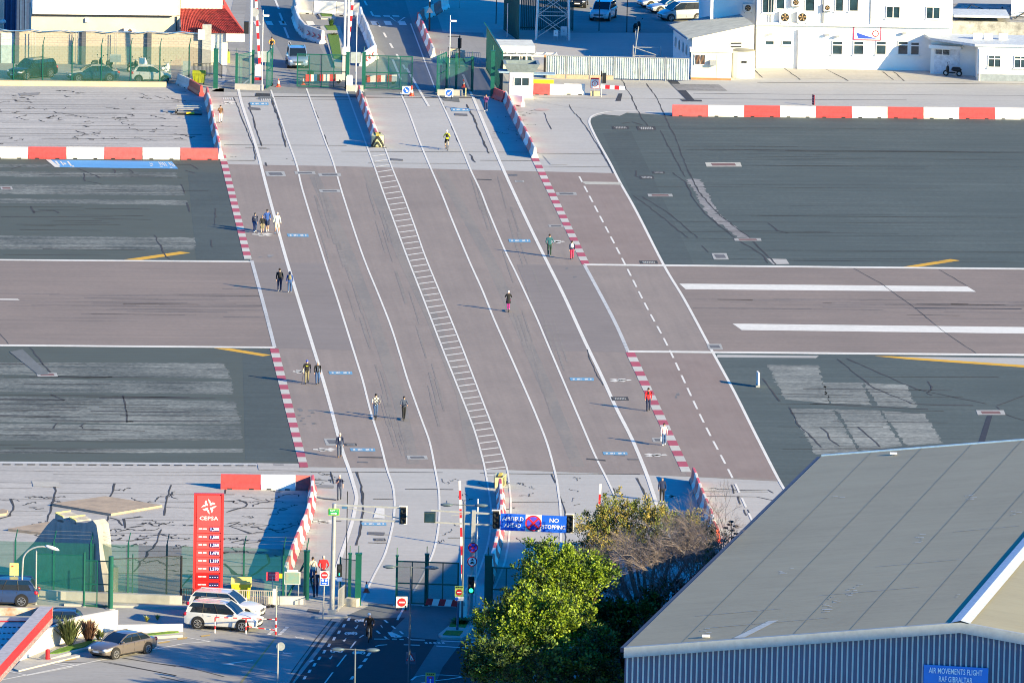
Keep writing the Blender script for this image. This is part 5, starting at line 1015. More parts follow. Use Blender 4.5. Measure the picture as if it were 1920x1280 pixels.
# pedestrian sign, signals and striped arm right of the barriers
b = G(1115, 180); t = thing('warning_sign', 'white no-pedestrians sign with red ring on a yellow block, right of the low barriers', 'sign', b); c = b+Z*1.15; plate(t, c, .78, .95, RED, name='border'); plate(t, c+Vector((0, -.02, -.05)), .7, .76, WHP, name='board')
q = MB(); q.disc(c+Vector((0, -.05, -.05)), .28, (0, -1, 0), .02); q.build('ring', RED, t, world=True); q = MB(); q.disc(c+Vector((0, -.065, -.05)), .22, (0, -1, 0), .02); q.build('ring_centre', WHP, t, world=True)
q = MB(); q.box(c+Vector((0, -.08, -.08)), (.06, .01, .22)); q.ball(c+Vector((0, -.085, .07)), .04); q.build('figure', RED, t, world=True); q = MB(); q.beam(b, b+Z*.8, .05); q.build('post', GALV, t, world=True); q = MB(); q.box(b+Vector((.05, .1, .22)), (.85, .4, .44)); q.build('ballast', mat('ballast_tan', (.6, .47, .28)), t, world=True)
b = G(1127, 182); t = thing('traffic_signal', 'black traffic signal beside the no-pedestrians sign', 'traffic light', b); q = MB(); q.tube(b, b+Z*2.1, .05, n=8); q.build('post', GALV, t, world=True); q = MB(); q.box(b+Vector((.25, 0, 1.7)), (.35, .3, .9)); q.build('head', BLK, t, world=True); q = MB(); q.box(b+Vector((0, -.02, 2.1)), (.12, .1, .5)); q.build('cap', BLK, t, world=True)
a = G(1126, 180)+Z*.85; bb = G(1170, 182)+Z*.8; arm('barrier_arm', 'lowered red and white striped arm right of the no-pedestrians sign', 'barrier arm', a, bb, 5, .16); 
t = thing('red_sign_blade', 'narrow maroon sign blade standing behind the long right barrier row', 'sign', G(1525, 199)); q = MB(); q.box((0, 0, .55), (.06, .4, .9), rz=.5); q.build('blade', mat('maroon', (.25, .03, .06)), t)
for k in range(3): q = MB(); q.box((-.03, 0, .3+k*.22), (.06, .3, .06), rz=.5); q.build('letter_mark', mat('dull_pink', (.5, .3, .32)), t)
q = MB(); q.beam((0, 0, 0), (0, 0, .15), .05); q.build('post', GALV, t)
# railings by the upper left kiosk and the north pavement
def railing(label, a, b, h, n, m=GALV, group=None):
    A, B = G(*a), G(*b); t = thing('railing', label, 'railing', A, 0, group); q = MB()
    for zz in (h, .15): q.beam(A+Z*zz, B+Z*zz, .05)
    q.build('rails', m, t, world=True)
    for i in range(n+1): p = A.lerp(B, i/n); q = MB(); q.beam(p+Z*.0 if i % 6 == 0 else p+Z*.15, p+Z*h, .035 if i % 6 else .06); q.build('bar', m, t, world=True)
    return t
railing('dark railing in front of the yard pillar above the skip', (362, 145), (402, 143), 1.2, 16, BLK); railing('short dark railing running back beside the left gate post', (408, 142), (416, 148), 1.2, 6, BLK)
railing('grey railing on the north pavement behind the striped signal', (826, 118), (900, 122), 1.1, 22, GALV); railing('dark railing by the two tan panels', (840, 108), (862, 110), .9, 8, BLK)
b = G(805, 58); t = thing('striped_signal_pole', 'signal pole with black and white bands at the bent barrier row', 'pole', b); 
for k in range(8): q = MB(); q.tube(b+Z*k*.55, b+Z*(k+1)*.55, .08, n=8); q.build('band', (BLK, WHP)[k > 4 and k % 2], t, world=True)
q = MB(); q.add([b+Vector((-.35, -.1, 1.7)), b+Vector((.35, -.1, 1.7)), b+Vector((0, -.1, 2.3))], [(0, 1, 2)]); q.build('triangle_sign_back', GALV, t, world=True)
b = G(861, 128); t = thing('traffic_signal', 'dark traffic signal with a side bracket on the north pavement', 'traffic light', b); q = MB(); q.tube(b, b+Z*3.0, .06, n=8); q.beam(b+Z*2.9+Vector((-1.1, 0, 0)), b+Z*2.9, .06); q.build('post', BLK, t, world=True); q = MB(); q.box(b+Z*2.3, (.34, .3, .9)); q.build('head', BLK, t, world=True)
for k, x in enumerate((850, 866)): t = thing('tan_panel', ('left', 'right')[k]+' tan barrier panel on the north pavement', 'barrier', G(x, 112+k*3), 0, 'tan pavement panels'); q = MB(); q.box((0, 0, .6), (.55, .25, .8)); q.build('panel', mat('tan_plastic', (.62, .5, .34)), t); q = MB(); q.box((0, 0, .1), (.7, .4, .2)); q.build('foot', BLK, t)
t = thing('kerb_marker', 'yellow capped marker near the foot of the right walkway gate', 'marker', G(873, 181)); q = MB(); q.tube((0, 0, 0), (0, 0, .75), .05, n=8); q.build('stake', mat('stake_yellow', (.6, .6, .3)), t)
for lb, a, h in (('thin grey pole at the top beside the bent barrier row', (862, 16), 4), ('thin white pole before the teal slatted fence', (951, 70), 3.2), ('thin black pole in the back car park, left one', (1123, 60), 7), ('thin black pole in the back car park, right one', (1175, 62), 7), ('tall thin pole left of the teal slats', (930, 46), 5)): pole('thin_pole', lb, 'pole', a, h, .045, WHP if 'white' in lb else (GALV if 'grey' in lb else BLK))
t = thing('yellow_bench', 'yellow edged kerb block behind the guard booth', 'kerb block', G(1003, 158)); q = MB(); q.box((0, 0, .25), (3.4, .8, .5)); q.build('block', CONC, t); q = MB(); q.box((0, -.42, .3), (3.4, .05, .35)); q.build('yellow_edge', YEL, t)
# notice panels on fences
for lb, f_, w_, h_, zz in (('white notice board hanging on the long green fence by the scooters', (216, 150), 1.0, .7, 1.6), ('white notice panel on the gate post beside the skip', (350, 150), .7, 1.6, .1), ('pale panel behind the open gate leaf', (497, 150), .8, 1.0, 1.6), ('pale notice panel on the centre gate', (666, 158), .9, 1.0, 1.9)):
    t = thing('notice_board', lb, 'notice', G(*f_)); q = MB(); q.box((0, 0, zz+h_/2), (w_, .05, h_)); q.build('board', mat('notice_white', (.33, .38, .40)), t); q = MB(); q.beam((0, .04, 0), (0, .04, zz+h_), .05); q.build('post', GALV, t)
# ================================================================== HANGAR
HZ = 9.0
E0 = G(1172, 1213, HZ); E1 = G(1540, 855, HZ); ax = (E1-E0).normalized(); gx = Vector((ax.y, -ax.x, 0))
def on_gable(x, y, O=E0):
    n = gx.cross(Z); d = ray(x, y); k = (O-CAM).dot(n)/d.dot(n); return CAM+d*k
AP = on_gable(1803, 1166); hw = (AP-E0).dot(gx); RZ_ = AP.z; E2 = E0+gx*2*hw; Lh = (E1-E0).length
t = thing('hangar', 'large grey-roofed hangar with shade-blue ribbed gable wall, lower right', 'hangar', (E0.x, E0.y, 0))
ROOF = gmat('hangar_roof_sheet', (.285, .27, .195), (.26, .252, .184), big=.07, streak=.06, fine=.06, ang=math.atan2(gx.y, gx.x), stk=(.1, 1.2), rough=.7)
FAS = mat('fascia_blue_grey', (.34, .37, .38), .6, var=.08, scale=2)
RIBW = mat('rib_shade_pale', (.46, .47, .48), .6, var=.04); WALLB = mat('hangar_wall_shade_blue', (.09, .12, .2), .6, var=.1, scale=.4)  # dark sheet and pale ribs hold the wall's shade contrast in their colours
A0, A1 = AP, AP+ax*Lh; R0, R1 = E2, E2+ax*Lh
q = MB(); ov = -ax*.25
q.add([E0+ov, A0+ov, A1, E1], [(0, 1, 2, 3)]); q.add([A0+ov, R0+ov, R1, A1], [(0, 1, 2, 3)]); q.build('roof', ROOF, t, world=True)
q = MB(); z0 = Vector((0, 0, -HZ)); f = [E0+z0, E2+z0, E2, AP, E0]; bk = [v+ax*Lh for v in f]
dn = Z*-.03
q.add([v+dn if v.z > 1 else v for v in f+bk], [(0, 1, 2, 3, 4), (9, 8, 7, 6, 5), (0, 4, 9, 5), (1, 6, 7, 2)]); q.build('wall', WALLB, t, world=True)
pitch = .312; nr = int(2*hw/pitch); rbm = None
for i in range(nr):
    u = (i+.5)*pitch; p = E0+gx*u; zt = (HZ+(RZ_-HZ)*(u/hw if u < hw else 2-u/hw))-.55
    q = MB(); a = Vector((p.x, p.y, 0))-ax*.03
    w2 = .055; q.add([a-gx*w2, a+gx*w2, a+gx*w2*.6-ax*.07, a-gx*w2*.6-ax*.07, a-gx*w2+Z*zt, a+gx*w2+Z*zt, a+gx*w2*.6-ax*.07+Z*zt, a-gx*w2*.6-ax*.07+Z*zt], [(0, 3, 7, 4), (3, 2, 6, 7), (2, 1, 5, 6), (4, 7, 6, 5)])
    q.build('rib', RIBW, t, world=True)
q = MB()
for a, b_ in ((E0, AP), (AP, E2)): q.add([a-ax*.36+Z*.05, b_-ax*.36+Z*.05, b_-ax*.36-Z*.55, a-ax*.36-Z*.55, a-ax*.02+Z*.05, b_-ax*.02+Z*.05, b_-ax*.02-Z*.55, a-ax*.02-Z*.55], [(3, 2, 1, 0), (0, 1, 5, 4), (2, 3, 7, 6)])
q.build('fascia', FAS, t, world=True)
q = MB()
for a, b_ in ((E0, E1),): q.beam(a-gx*.14-Z*.16, b_-gx*.14-Z*.16, .26, .26)
q.build('eave_gutter', mat('gutter_dark', (.04, .05, .09)), t, world=True)
q = MB(); q.beam(E1+ax*.1+Z*.03, A1+ax*.1+Z*.03, .22, .12); q.build('far_verge', mat('verge_blue', (.22, .36, .55)), t, world=True)
q = MB(); q.add([A0-gx*.55-ax*.4+Z*.03, A0-ax*.4+Z*.17, A1+Z*.17, A1-gx*.55+Z*.03, A0+gx*.55-ax*.4+Z*.03, A1+gx*.55+Z*.03], [(0, 1, 2, 3), (1, 4, 5, 2)]); q.build('ridge_cap', mat('ridge_white', (.55, .60, .66), .5), t, world=True)
def roofp(u, v, o=.012):   # u along axis 0..Lh, v across 0..hw on the near slope
    return E0+ax*u+gx*v+Z*((RZ_-HZ)*v/hw+o)
rr = random.Random(5)
LTR = mat('roof_patch_pale', (.42, .46, .46), .7)
for k in range(5):          # seams between roof sheets
    v = hw*(k+1)/6; q = MB(); q.add([roofp(0, v), roofp(Lh, v), roofp(Lh, v+.05), roofp(0, v+.05)], [(0, 3, 2, 1)][:1]); q.build('roof_seam', mat('seam_grey', (.272, .262, .19), .7), t, world=True)
for u, v, n in ((7, hw*.52, 10), (12, hw*.55, 8), (30, hw*.62, 6), (45, hw*.66, 5), (22, hw*.27, 4), (3, hw*.2, 3), (9, hw*.9, 2), (50, hw*.2, 2), (38, hw*.85, 3)):
    for i in range(n): uu = u+i*.55+rr.uniform(-.2, .2); vv = v+rr.uniform(-.3, .3); q = MB(); w_ = rr.uniform(.15, .5); q.add([roofp(uu, vv, .02), roofp(uu+.18, vv, .02), roofp(uu+.18, vv+w_, .02), roofp(uu, vv+w_, .02)], [(0, 3, 2, 1)]); q.build('roof_patch', LTR, t, world=True)
for u, v, w_ in ((4.5, 4, 7), (13, 9, 6), (22, 11, 5), (9, 2.5, 5), (33, 14, 4)):
    q = MB(); q.add([roofp(u, v, .02), roofp(u+.1, v, .02), roofp(u+.5, v+w_, .02), roofp(u+.4, v+w_, .02)], [(0, 3, 2, 1)]); q.build('roof_scratch', mat('scratch_grey', (.28, .30, .29)), t, world=True)
q = MB(); q.add([roofp(.3, 6.2, .02), roofp(.3, 6.9, .02), roofp(5.4, 8.0, .02), roofp(5.4, 7.4, .02)], [(0, 1, 2, 3)]); q.build('repair_strip', LTR, t, world=True)
for u, v in ((1.2, 4.5), (Lh-2, 5)): q = MB(); q.box(roofp(u, v, .12), (.45, .2, .12)); q.build('roof_light', WHP, t, world=True)
# sign board on the gable
c0 = on_gable(1733, 1244); c1 = on_gable(1854, 1249); c2 = on_gable(1733, 1275)
t2 = thing('gable_sign', 'blue sign reading AIR MOVEMENTS FLIGHT RAF GIBRALTAR on the ribbed hangar wall', 'sign', c0); off = -ax*.16; hh_ = 1.12
wS = (c1-c0).dot(gx); cc = c0+gx*wS/2-Z*hh_/2+off; M = Matrix((gx, ax, Z)).transposed(); q = MB(); q.box(cc, (wS, .06, hh_), M=M); q.build('board', mat('raf_blue', (.02, .20, .62), .5, var=.03), t2, world=True)
LET = mat('sign_letter_white', (.85, .87, .9), .5, var=.02)
for s_, dz, w_ in (('AIR MOVEMENTS FLIGHT', .25, wS*.83), ('RAF GIBRALTAR', -.22, wS*.52)): text_mesh('lettering', s_, .46, frame_M(cc-ax*.09+Z*dz, gx, Z), LET, t2, w_)
# unseen block added off to the right, top edge shaped to shade the gable
hl = MB(); top = []; n = 9
for i in range(n+1):
    u = -1.5+(2*hw+26)*i/n; b_ = E0+gx*u-ax*.4; zz = (HZ+(RZ_-HZ)*(u/hw if u < hw else 2-u/hw)) if u < 2*hw else HZ
    zz -= .02; p = Vector((b_.x, b_.y, zz)); k = 112/max(SUNV.x, .1)*1.0; top.append(p+SUNV*k*.72)
hv = []; 
for p in top: hv += [Vector((p.x, p.y, -1)), p, p+Vector((30, -22, 6)), Vector((p.x+46, p.y-34, -1))]
hl.add(hv, [f for i in range(n) for f in ((4*i, 4*i+4, 4*i+5, 4*i+1), (4*i+1, 4*i+5, 4*i+6, 4*i+2), (4*i+2, 4*i+6, 4*i+7, 4*i+3))]+[(0, 1, 2, 3), (4*n+3, 4*n+2, 4*n+1, 4*n)])
hl.build('gable_shade_block', mat('shade_block_drab', (.22, .21, .15), .95, var=.3, scale=.2))['kind'] = 'structure'

# ================================================================== FOREGROUND ROADS
sheet('car_park', [(-80, 1118), (330, 1122), (620, 1152), (652, 1156), (560, 1300), (-80, 1300)], CARP, .006)
sheet('pavement', [(-80, 1108), (600, 1112), (690, 1126), (690, 1136), (640, 1158), (590, 1150), (500, 1152), (345, 1140), (-80, 1135)], PAV, .010)
sheet('avenue', [(690, 1130), (900, 1140), (1000, 1150), (1000, 1320), (535, 1320), (640, 1160)], RDA, .007)
sheet('cycle_road', [(646, 1160), (760, 1157), (726, 1190), (820, 1199), (765, 1285), (760, 1320), (520, 1320)], RDB, .011)
sheet('cycle_road', [(868, 1200), (1000, 1204), (1000, 1320), (800, 1320), (830, 1250)], RDB, .011)
sheet('crossing_strip', [(828, 1199), (868, 1200), (830, 1250), (790, 1320), (758, 1320), (770, 1285)], RDA, .013)
av = sheet('concrete_apron', [(560, 1098), (700, 1100), (900, 1112), (1010, 1120), (1010, 1143), (690, 1132), (600, 1118)], CON, .004)
def dash(pts, par=av, m=LINE, z=.02, nme='lane_dash'):
    return patch(nme, pts, m, z, par)
for i in range(10):
    x, yy = 653-i*9.2, 1160+i*12.2; dash([(x-3, yy+3.5), (x+2, yy+3.5), (x+5, yy-2.5), (x, yy-2.5)])
for x, yy in ((691, 1226), (684, 1237), (675, 1249), (660, 1270), (649, 1283)): dash([(x-5, yy+3.5), (x+1, yy+3.5), (x+6, yy-3), (x, yy-3)])
for (x0, y0, x1, y1) in ((674, 1195, 682, 1190), (632, 1249, 649, 1227), (609, 1280, 624, 1260), (657, 1215, 667, 1202), (746, 1157, 757, 1141), (762, 1130, 790, 1085)): dash([(x0-1.5, y0), (x0+1.5, y0), (x1+1.5, y1), (x1-1.5, y1)])
for x, yy in ((719, 1162), (733, 1173), (748, 1183), (763, 1194), (704, 1182), (719, 1193)): dash([(x, yy), (x+4, yy), (x+10, yy+5.5), (x+6, yy+5.5)])
for a in ([(701, 1197), (730, 1197.2), (730, 1198.4), (701, 1198.2)], [(735, 1197), (744, 1197), (744, 1198.5), (735, 1198.5)], [(749, 1197.5), (757, 1197.5), (757, 1199), (749, 1199)], [(772, 1198.4), (797, 1199), (797, 1200.3), (772, 1199.8)], [(703, 1211), (712, 1208.5), (726, 1207.8), (726, 1208.8), (712, 1210), (704, 1212)], [(757, 1207.8), (787, 1208.5), (787, 1210), (757, 1209)], [(827, 1200.4), (900, 1204), (960, 1206), (960, 1207.4), (900, 1205.4), (827, 1201.8)], [(818, 1210), (880, 1214), (880, 1215.4), (818, 1211.4)], [(868, 1208), (960, 1212), (960, 1213), (868, 1209)]): dash(a, nme='stop_line')
tri = [(731, 1185), (752, 1194), (738, 1194)]
for i in range(3): a, b_ = tri[i], tri[(i+1) % 3]; mm = MB(); p, s = G(*a), G(*b_); p.z = s.z = .021+.0005*i; mm.ribbon([p, s], .3); mm.build('give_way_triangle', LINE, av)
def bike(x, yy, s=1):
    mk = MB(); 
    for cx in (-7, 7):
        mk.ribbon([Vector((*G(x+cx+3.6*math.cos(a)*s, yy+2.6*math.sin(a)*s).xy, .021)) for a in [k*math.pi/6 for k in range(13)]], .11)
    for k, (a, b_) in enumerate((((-7, 0), (-2, -2.4)), ((-2, -2.4), (4, -2.2)), ((4, -2.2), (0, 1.5)), ((0, 1.5), (-2, -2.4)), ((4, -2.2), (7, 0)), ((3, -3.2), (6, -3)))): 
        mk.ribbon([Vector((*G(x+a[0], yy+a[1]).xy, .0215+k*.0004)), Vector((*G(x+b_[0], yy+b_[1]).xy, .0215+k*.0004))], .12)
    mk.build('cycle_symbol', LINE, av)
for a in ((677, 1163.5), (658, 1187.5), (631, 1220.5), (673, 1223.5)): bike(*a)
for x, yy, s in ((669, 1175, 1), (647, 1199, 1), (621, 1232, 1), (716, 1175, -1)):
    dash([(x+2*s-1, yy-3), (x+2*s+1, yy-3), (x-1*s+1, yy+1), (x-1*s-1, yy+1)], z=.0215, nme='arrow_shaft'); dash([(x-3.2*s-1.5, yy+.8), (x+1.5, yy+.6), (x-2*s, yy+4)], z=.0222, nme='arrow_head')
for i in range(5): dash([(796+i*8, 1204), (800+i*8, 1203.6), (803+i*8, 1206), (797+i*8, 1206.2)], nme='letter_mark')
mk = MB(); mk.ribbon([Vector((*G(x, yy).xy, .021)) for x, yy in ((771, 1275), (780, 1268), (800, 1265), (830, 1265), (860, 1267), (866, 1269), (840, 1273), (815, 1276), (790, 1280))], .16); mk.build('island_outline', LINE, av)
for i in range(7):    # hatched zone by the trees
    yy = 1168+i*5.5; dash([(893-i*4.4, yy+2.2), (912-i*.2, yy), (912-i*.2, yy+.9), (893-i*4.4, yy+3.2)], nme='hatch_line'); 
YLN = gmat('cream_road_paint', (.5, .42, .28)); dash([(901, 1164), (905, 1164), (880, 1203), (875, 1203)], m=YLN, nme='hatch_edge'); dash([(901, 1164), (925, 1165), (925, 1166), (901, 1165.2)], m=YLN, z=.0205, nme='hatch_edge')
# car park lines
cpk = sheet('parking_surface', [(10, 1262), (345, 1195), (395, 1203), (300, 1300), (-80, 1300), (-80, 1280)], CARP, .011)
for a, b_, w_ in (((-20, 1279), (345, 1206), .13), ((345, 1206), (394, 1202.5), .13), ((394, 1202.5), (346, 1194), .13), ((-20, 1279), (10, 1267), .12), ((90, 1243), (136, 1250), .12), ((136, 1250), (50, 1266), .12), ((100, 1240), (148, 1248), .12), ((15, 1258), (50, 1265), .12), ((275, 1210), (308, 1217), .12), ((280, 1206), (345, 1196), .1)):
    mm = MB(); p, s = G(*a), G(*b_); p.z = s.z = .018+.0006*len(a)+R.uniform(0, .004); mm.ribbon([p, s], w_); mm.build('bay_line', LINE, cpk)
for a in ([(35, 1254), (55, 1249), (57, 1251), (38, 1255.5)], [(75, 1246), (95, 1241.5), (98, 1243), (78, 1248)], [(120, 1237), (142, 1233.5), (144, 1235.5), (123, 1239)], [(295, 1204.5), (318, 1201), (319, 1203.5), (298, 1206.5)], [(333, 1196), (352, 1194), (350, 1197.5), (332, 1199.5)], [(375, 1191.5), (395, 1189), (393, 1191.5), (378, 1193.5)]): patch('yellow_mark', a, gmat('faded_orange', (.48, .33, .12)), .0235, cpk)
patch('yellow_strip', [(516, 1194), (519, 1194), (453, 1281), (448, 1281)], gmat('dull_yellow_strip', (.33, .30, .14)), .016, av)
for i in range(4): 
    for s_ in (0, 1): dash([(500+s_*20+i*4.2, 1190-i*4.0), (507+s_*20+i*4.2, 1190-i*4.0), (510+s_*20+i*4.2, 1187-i*4.0), (503+s_*20+i*4.2, 1187-i*4.0)], nme='ramp_mark')
for x, yy, n in ((431, 1241, 1), (550, 1195.5, 0), (527, 1225, 0), (500, 1259.5, 0)):
    if n: dash([(413, 1246.5), (438, 1241.5), (438, 1245.5)], nme='arrow_head'); dash([(430, 1242.6), (474, 1236.8), (475, 1238.6), (432, 1244.3)], z=.0206, nme='arrow_shaft')
    else: dash([(x-1, yy-1.6), (x+20, yy), (x+19, yy+1.5)], nme='arrow_mark'); dash([(x+5, yy), (x+3, yy-3), (x+10, yy)], z=.0206, nme='arrow_mark')
dash([(585, 1236), (590, 1237), (583, 1241.5), (578, 1240.5)])
cb = MB()
for s_ in ([(0, 1245), (190, 1240), (330, 1266)], [(200, 1240), (330, 1266)], [(230, 1233), (330, 1249)], [(300, 1244), (350, 1250), (420, 1268)], [(300, 1268), (345, 1278)], [(622, 1160), (590, 1200), (545, 1262)]): crack(s_, .22, .08, z=.0135, step=3)
crack([(628, 1165), (604, 1196), (560, 1256), (545, 1280)], .5, .06, z=.0138, step=3)
flush('joint_lines', ground)
patch('service_cover', [(578, 1141), (600, 1143), (597, 1150), (574, 1147)], MH2, .019, ground)
# ------------------------------------------------------------------ fences, walls at the bottom left
post_fence('mesh_fence', 'long green mesh fence in front of the rock and the cracked apron', [(-45, 1103), (574, 1121)], [0.0, .118, .235, .347, .46, .577, .81, .93, 1.0], 3.15, MESHD, rails=False)
def lowwall(label, pts, h, th, m, name='low_wall', cat='wall'):
    q = MB(); P = [G(*p) for p in pts]
    for a, b_ in zip(P[:-1], P[1:]):
        d = (b_-a).normalized(); nn = Vector((-d.y, d.x, 0))*th; q.prism([a, b_+d*.0, b_+nn, a+nn], h)
    return tag(q.build(name, m), label, cat)
KW = mat('kerb_wall_grey', (.50, .49, .46), .9, var=.1, scale=1, dirt=(.3, .28, .24), dirtamt=.4)
lowwall('long pale concrete kerb wall along the foot of the green fence', [(60, 1122), (340, 1133)], .55, .4, KW); lowwall('pale concrete kerb wall right of the price sign', [(470, 1133), (572, 1133)], .5, .4, KW); lowwall('lower sand coloured kerb behind the open green gate', [(120, 1136), (350, 1142)], .15, .5, CONC)
lowwall('pale concrete block right of the pedestrian gate', [(645, 1136), (668, 1138)], .5, .7, mat('cream_block', (.6, .55, .42)))
WW2 = mat('white_retaining_wall', (.78, .75, .66), .8, var=.04, scale=.6, dirt=(.6, .52, .38), dirtamt=.3)
lowwall('white retaining wall curving behind the sedan and shrubs', [(38, 1238), (100, 1212), (150, 1193), (221, 1180)], 1.25, .3, WW2, 'retaining_wall'); lowwall('lower white wall running on to the parked white cars', [(221, 1190), (343, 1188)], .62, .25, WW2, 'retaining_wall')
q = MB(); q.prism([G(*p) for p in ((83, 1234), (100, 1222), (160, 1203), (250, 1192), (343, 1184), (343, 1194), (280, 1198), (150, 1222), (95, 1238))], .16); pl = q.build('planter_kerb', CONC); pl['kind'] = 'structure'
q = MB(); q.prism([Vector((*G(*p).xy, .16)) for p in ((92, 1230), (110, 1221), (160, 1208), (180, 1204), (160, 1217), (110, 1229))], .05); q.prism([Vector((*G(*p).xy, .16)) for p in ((268, 1194), (335, 1186), (335, 1190), (275, 1196))], .05); q.build('lawn', GRS, pl)
q = MB(); q.prism([G(*p) for p in ((25, 1255), (40, 1240), (95, 1238), (150, 1227), (150, 1231), (100, 1243), (35, 1259))], .1); q.build('kerb', CONC)['kind'] = 'structure'
q = MB(); q.prism([G(*p) for p in ((592, 1156), (650, 1154), (652, 1158), (590, 1160))], .12); q.build('kerb', CONC)['kind'] = 'structure'
tuft('spiky_shrub', 'spiky bird-of-paradise shrub against the white wall', (130, 1213), 300, 2.0, 1.25, PL2, w=.06); tuft('reddish_shrub', 'reddish brown shrub right of the spiky shrub at the white wall', (166, 1206), 380, 1.7, 1.0, mat('leaf_reddish', (.16, .08, .05), .7, var=.4, scale=5), w=.035); tuft('small_shrub', 'small green shrub between the reddish shrub and the sedan', (187, 1204), 120, .9, .5, PL2, w=.05)
for i, (x, yy) in enumerate(((275, 1165), (295, 1162))): tuft('weed', ('left', 'right')[i]+' small yellow weed on the upper car park behind the low wall', (x, yy), 30, .45, .35, mat('weed_yellow', (.28, .3, .08)), w=.05)
t = thing('bollard', 'red cylindrical bollard on the kerb by the petrol station', 'bollard', G(89, 1238)); q = MB(); q.tube((0, 0, 0), (0, 0, .68), .14, n=16); q.build('post', RED, t, smooth='auto'); q = MB(); q.ball((0, 0, .68), (.14, .14, .06)); q.build('cap', RED, t)
# yard gate posts in front of the fence
for lb, f_, yt, r in (('slim grey post of the yard gate, left', (67, 1133), 1029, .05), ('green yard gate post, second from left', (157, 1137), 1034, .07), ('thick green yard gate post with rusty side', (207, 1141), 1042, .16), ('thin green pole right of the rusty post', (248, 1127), 1038, .04), ('black post at the right end of the yard fence', (339, 1131), 1041, .07)):
    b = G(*f_); pole('fence_post', lb, 'post', f_, hm(b, f_[1]-yt), r, BLK if 'black' in lb else (GALV if 'grey' in lb else DGRN), r2=r)
t = thing('yard_gate', 'green yard gate leaf with solid lower panel before the rock', 'gate', G(158, 1137)); A, B = G(158, 1137), G(205, 1139)
q = MB()
for zz in (.1, 1.5, 3.0): q.beam(A+Z*zz, B+Z*zz, .07)
for k in (0, .5, 1): p = A.lerp(B, k); q.beam(p, p+Z*3, .07)
q.build('frame', DGRN, t, world=True); q = MB(); q.add([A, B, B+Z*3, A+Z*3], [(0, 1, 2, 3)]); q.build('mesh_panel', MESHG, t, world=True)
t = thing('yard_fence', 'fine grey mesh fence between the yard gate and the price sign', 'fence', G(208, 1137)); A, B = G(208, 1138), G(339, 1131); q = MB(); q.add([A, B, B+Z*3.1, A+Z*3.1], [(0, 1, 2, 3)]); q.build('mesh_panel', mat('grey_mesh', (.05, .10, .08), alpha=.22), t, world=True); q = MB(); q.beam(A+Z*3.1, B+Z*3.1, .04); q.build('rail', BLK, t, world=True)
t = thing('yard_fence', 'green mesh fence left of the yard gate behind the blue car', 'fence', G(67, 1133)); A, B = G(67, 1133), G(157, 1137); q = MB(); q.add([A, B, B+Z*3.3, A+Z*3.3], [(0, 1, 2, 3)]); q.build('mesh_panel', mat('green_mesh_thin', (.02, .2, .13), alpha=.2), t, world=True); q = MB(); q.beam(A+Z*3.3, B+Z*3.3, .05); q.build('rail', DGRN, t, world=True)
railing('pale railing below the price sign and yellow container', (434, 1136), (524, 1138), 1.05, 26, mat('rail_pale', (.45, .42, .36))); railing('dark railing left of the price sign', (343, 1132), (362, 1132), 1.0, 6, BLK); railing('pale railing beside the cycle gate', (634, 1146), (646, 1136), 1.4, 8, GALV)
YC = mat('container_yellow', (.72, .60, .03), .55, var=.08, scale=2); wheelie('waste_container', 'yellow recycling container behind the railing at the price sign', (452, 1124), 1.25, 1.1, 1.3, YC, mat('container_lid', (.75, .68, .2)))
q = MB(); b = G(500, 1138); t = thing('debris', 'small heap of dark debris by the railing', 'debris', b); 
for i in range(7): q.ball((R.uniform(-.5, .5), R.uniform(-.3, .3), .1), R.uniform(.08, .16), 6, 4)
q.build('heap', BLK, t)
# rock monument
nS = Vector((-.70, -.714, 0)); tS = Vector((.714, -.70, 0)); base = G(190, 1112); ROCK = mat('monument_rock', (.36, .35, .33), .95, var=.16, scale=1.4, stretch=(1, 1, .3), bump=.4)
def slab_pt(x, yy, off=0):
    d = ray(x, yy); k = (base-CAM).dot(nS)/d.dot(nS); return CAM+d*k-nS*off
t = thing('rock_monument', 'tall grey rock slab monument with stepped top behind the green fence', 'monument', base)
out = [(196, 1108), (20, 1092), (30, 1050), (62, 1018), (76, 1000), (88, 984), (100, 972), (140, 978), (160, 980), (174, 975), (181, 984), (185, 1010), (188, 1050), (192, 1080)]
fr = [slab_pt(*p) for p in out]; bk = [v-nS*1.05+tS*0 for v in fr]; n = len(out)
q = MB(); q.add(fr+bk, [tuple(range(n)), tuple(range(2*n-1, n-1, -1))]+[(i, n+i, n+(i+1) % n, (i+1) % n) for i in range(n)]); q.build('slab', ROCK, t, world=True)
for pts in ([(103, 975), (104, 962), (119, 969), (119, 980)], [(131, 979), (131, 970), (143, 976), (143, 983)]):
    a = [slab_pt(*p) for p in pts]; bb = [v-nS*1.3 for v in a]; q = MB(); q.add(a+bb, [(0, 1, 2, 3), (7, 6, 5, 4), (0, 4, 5, 1), (1, 5, 6, 2), (2, 6, 7, 3), (3, 7, 4, 0)]); q.build('top_block', ROCK, t, world=True)
    q = MB(); q.beam(a[1]+Z*.03, a[2]+Z*.03, .12, .06); q.beam(a[1]+Z*.03, bb[1]+Z*.03, .1, .06); q.build('yellow_edge', mat('pale_yellow', (.7, .6, .2)), t, world=True)
q = MB(); q.box(base+Vector((.2, 1.0, .8)), (1.4, 1.2, 1.6), rz=.3); q.build('foot_rock', ROCK, t, world=True)
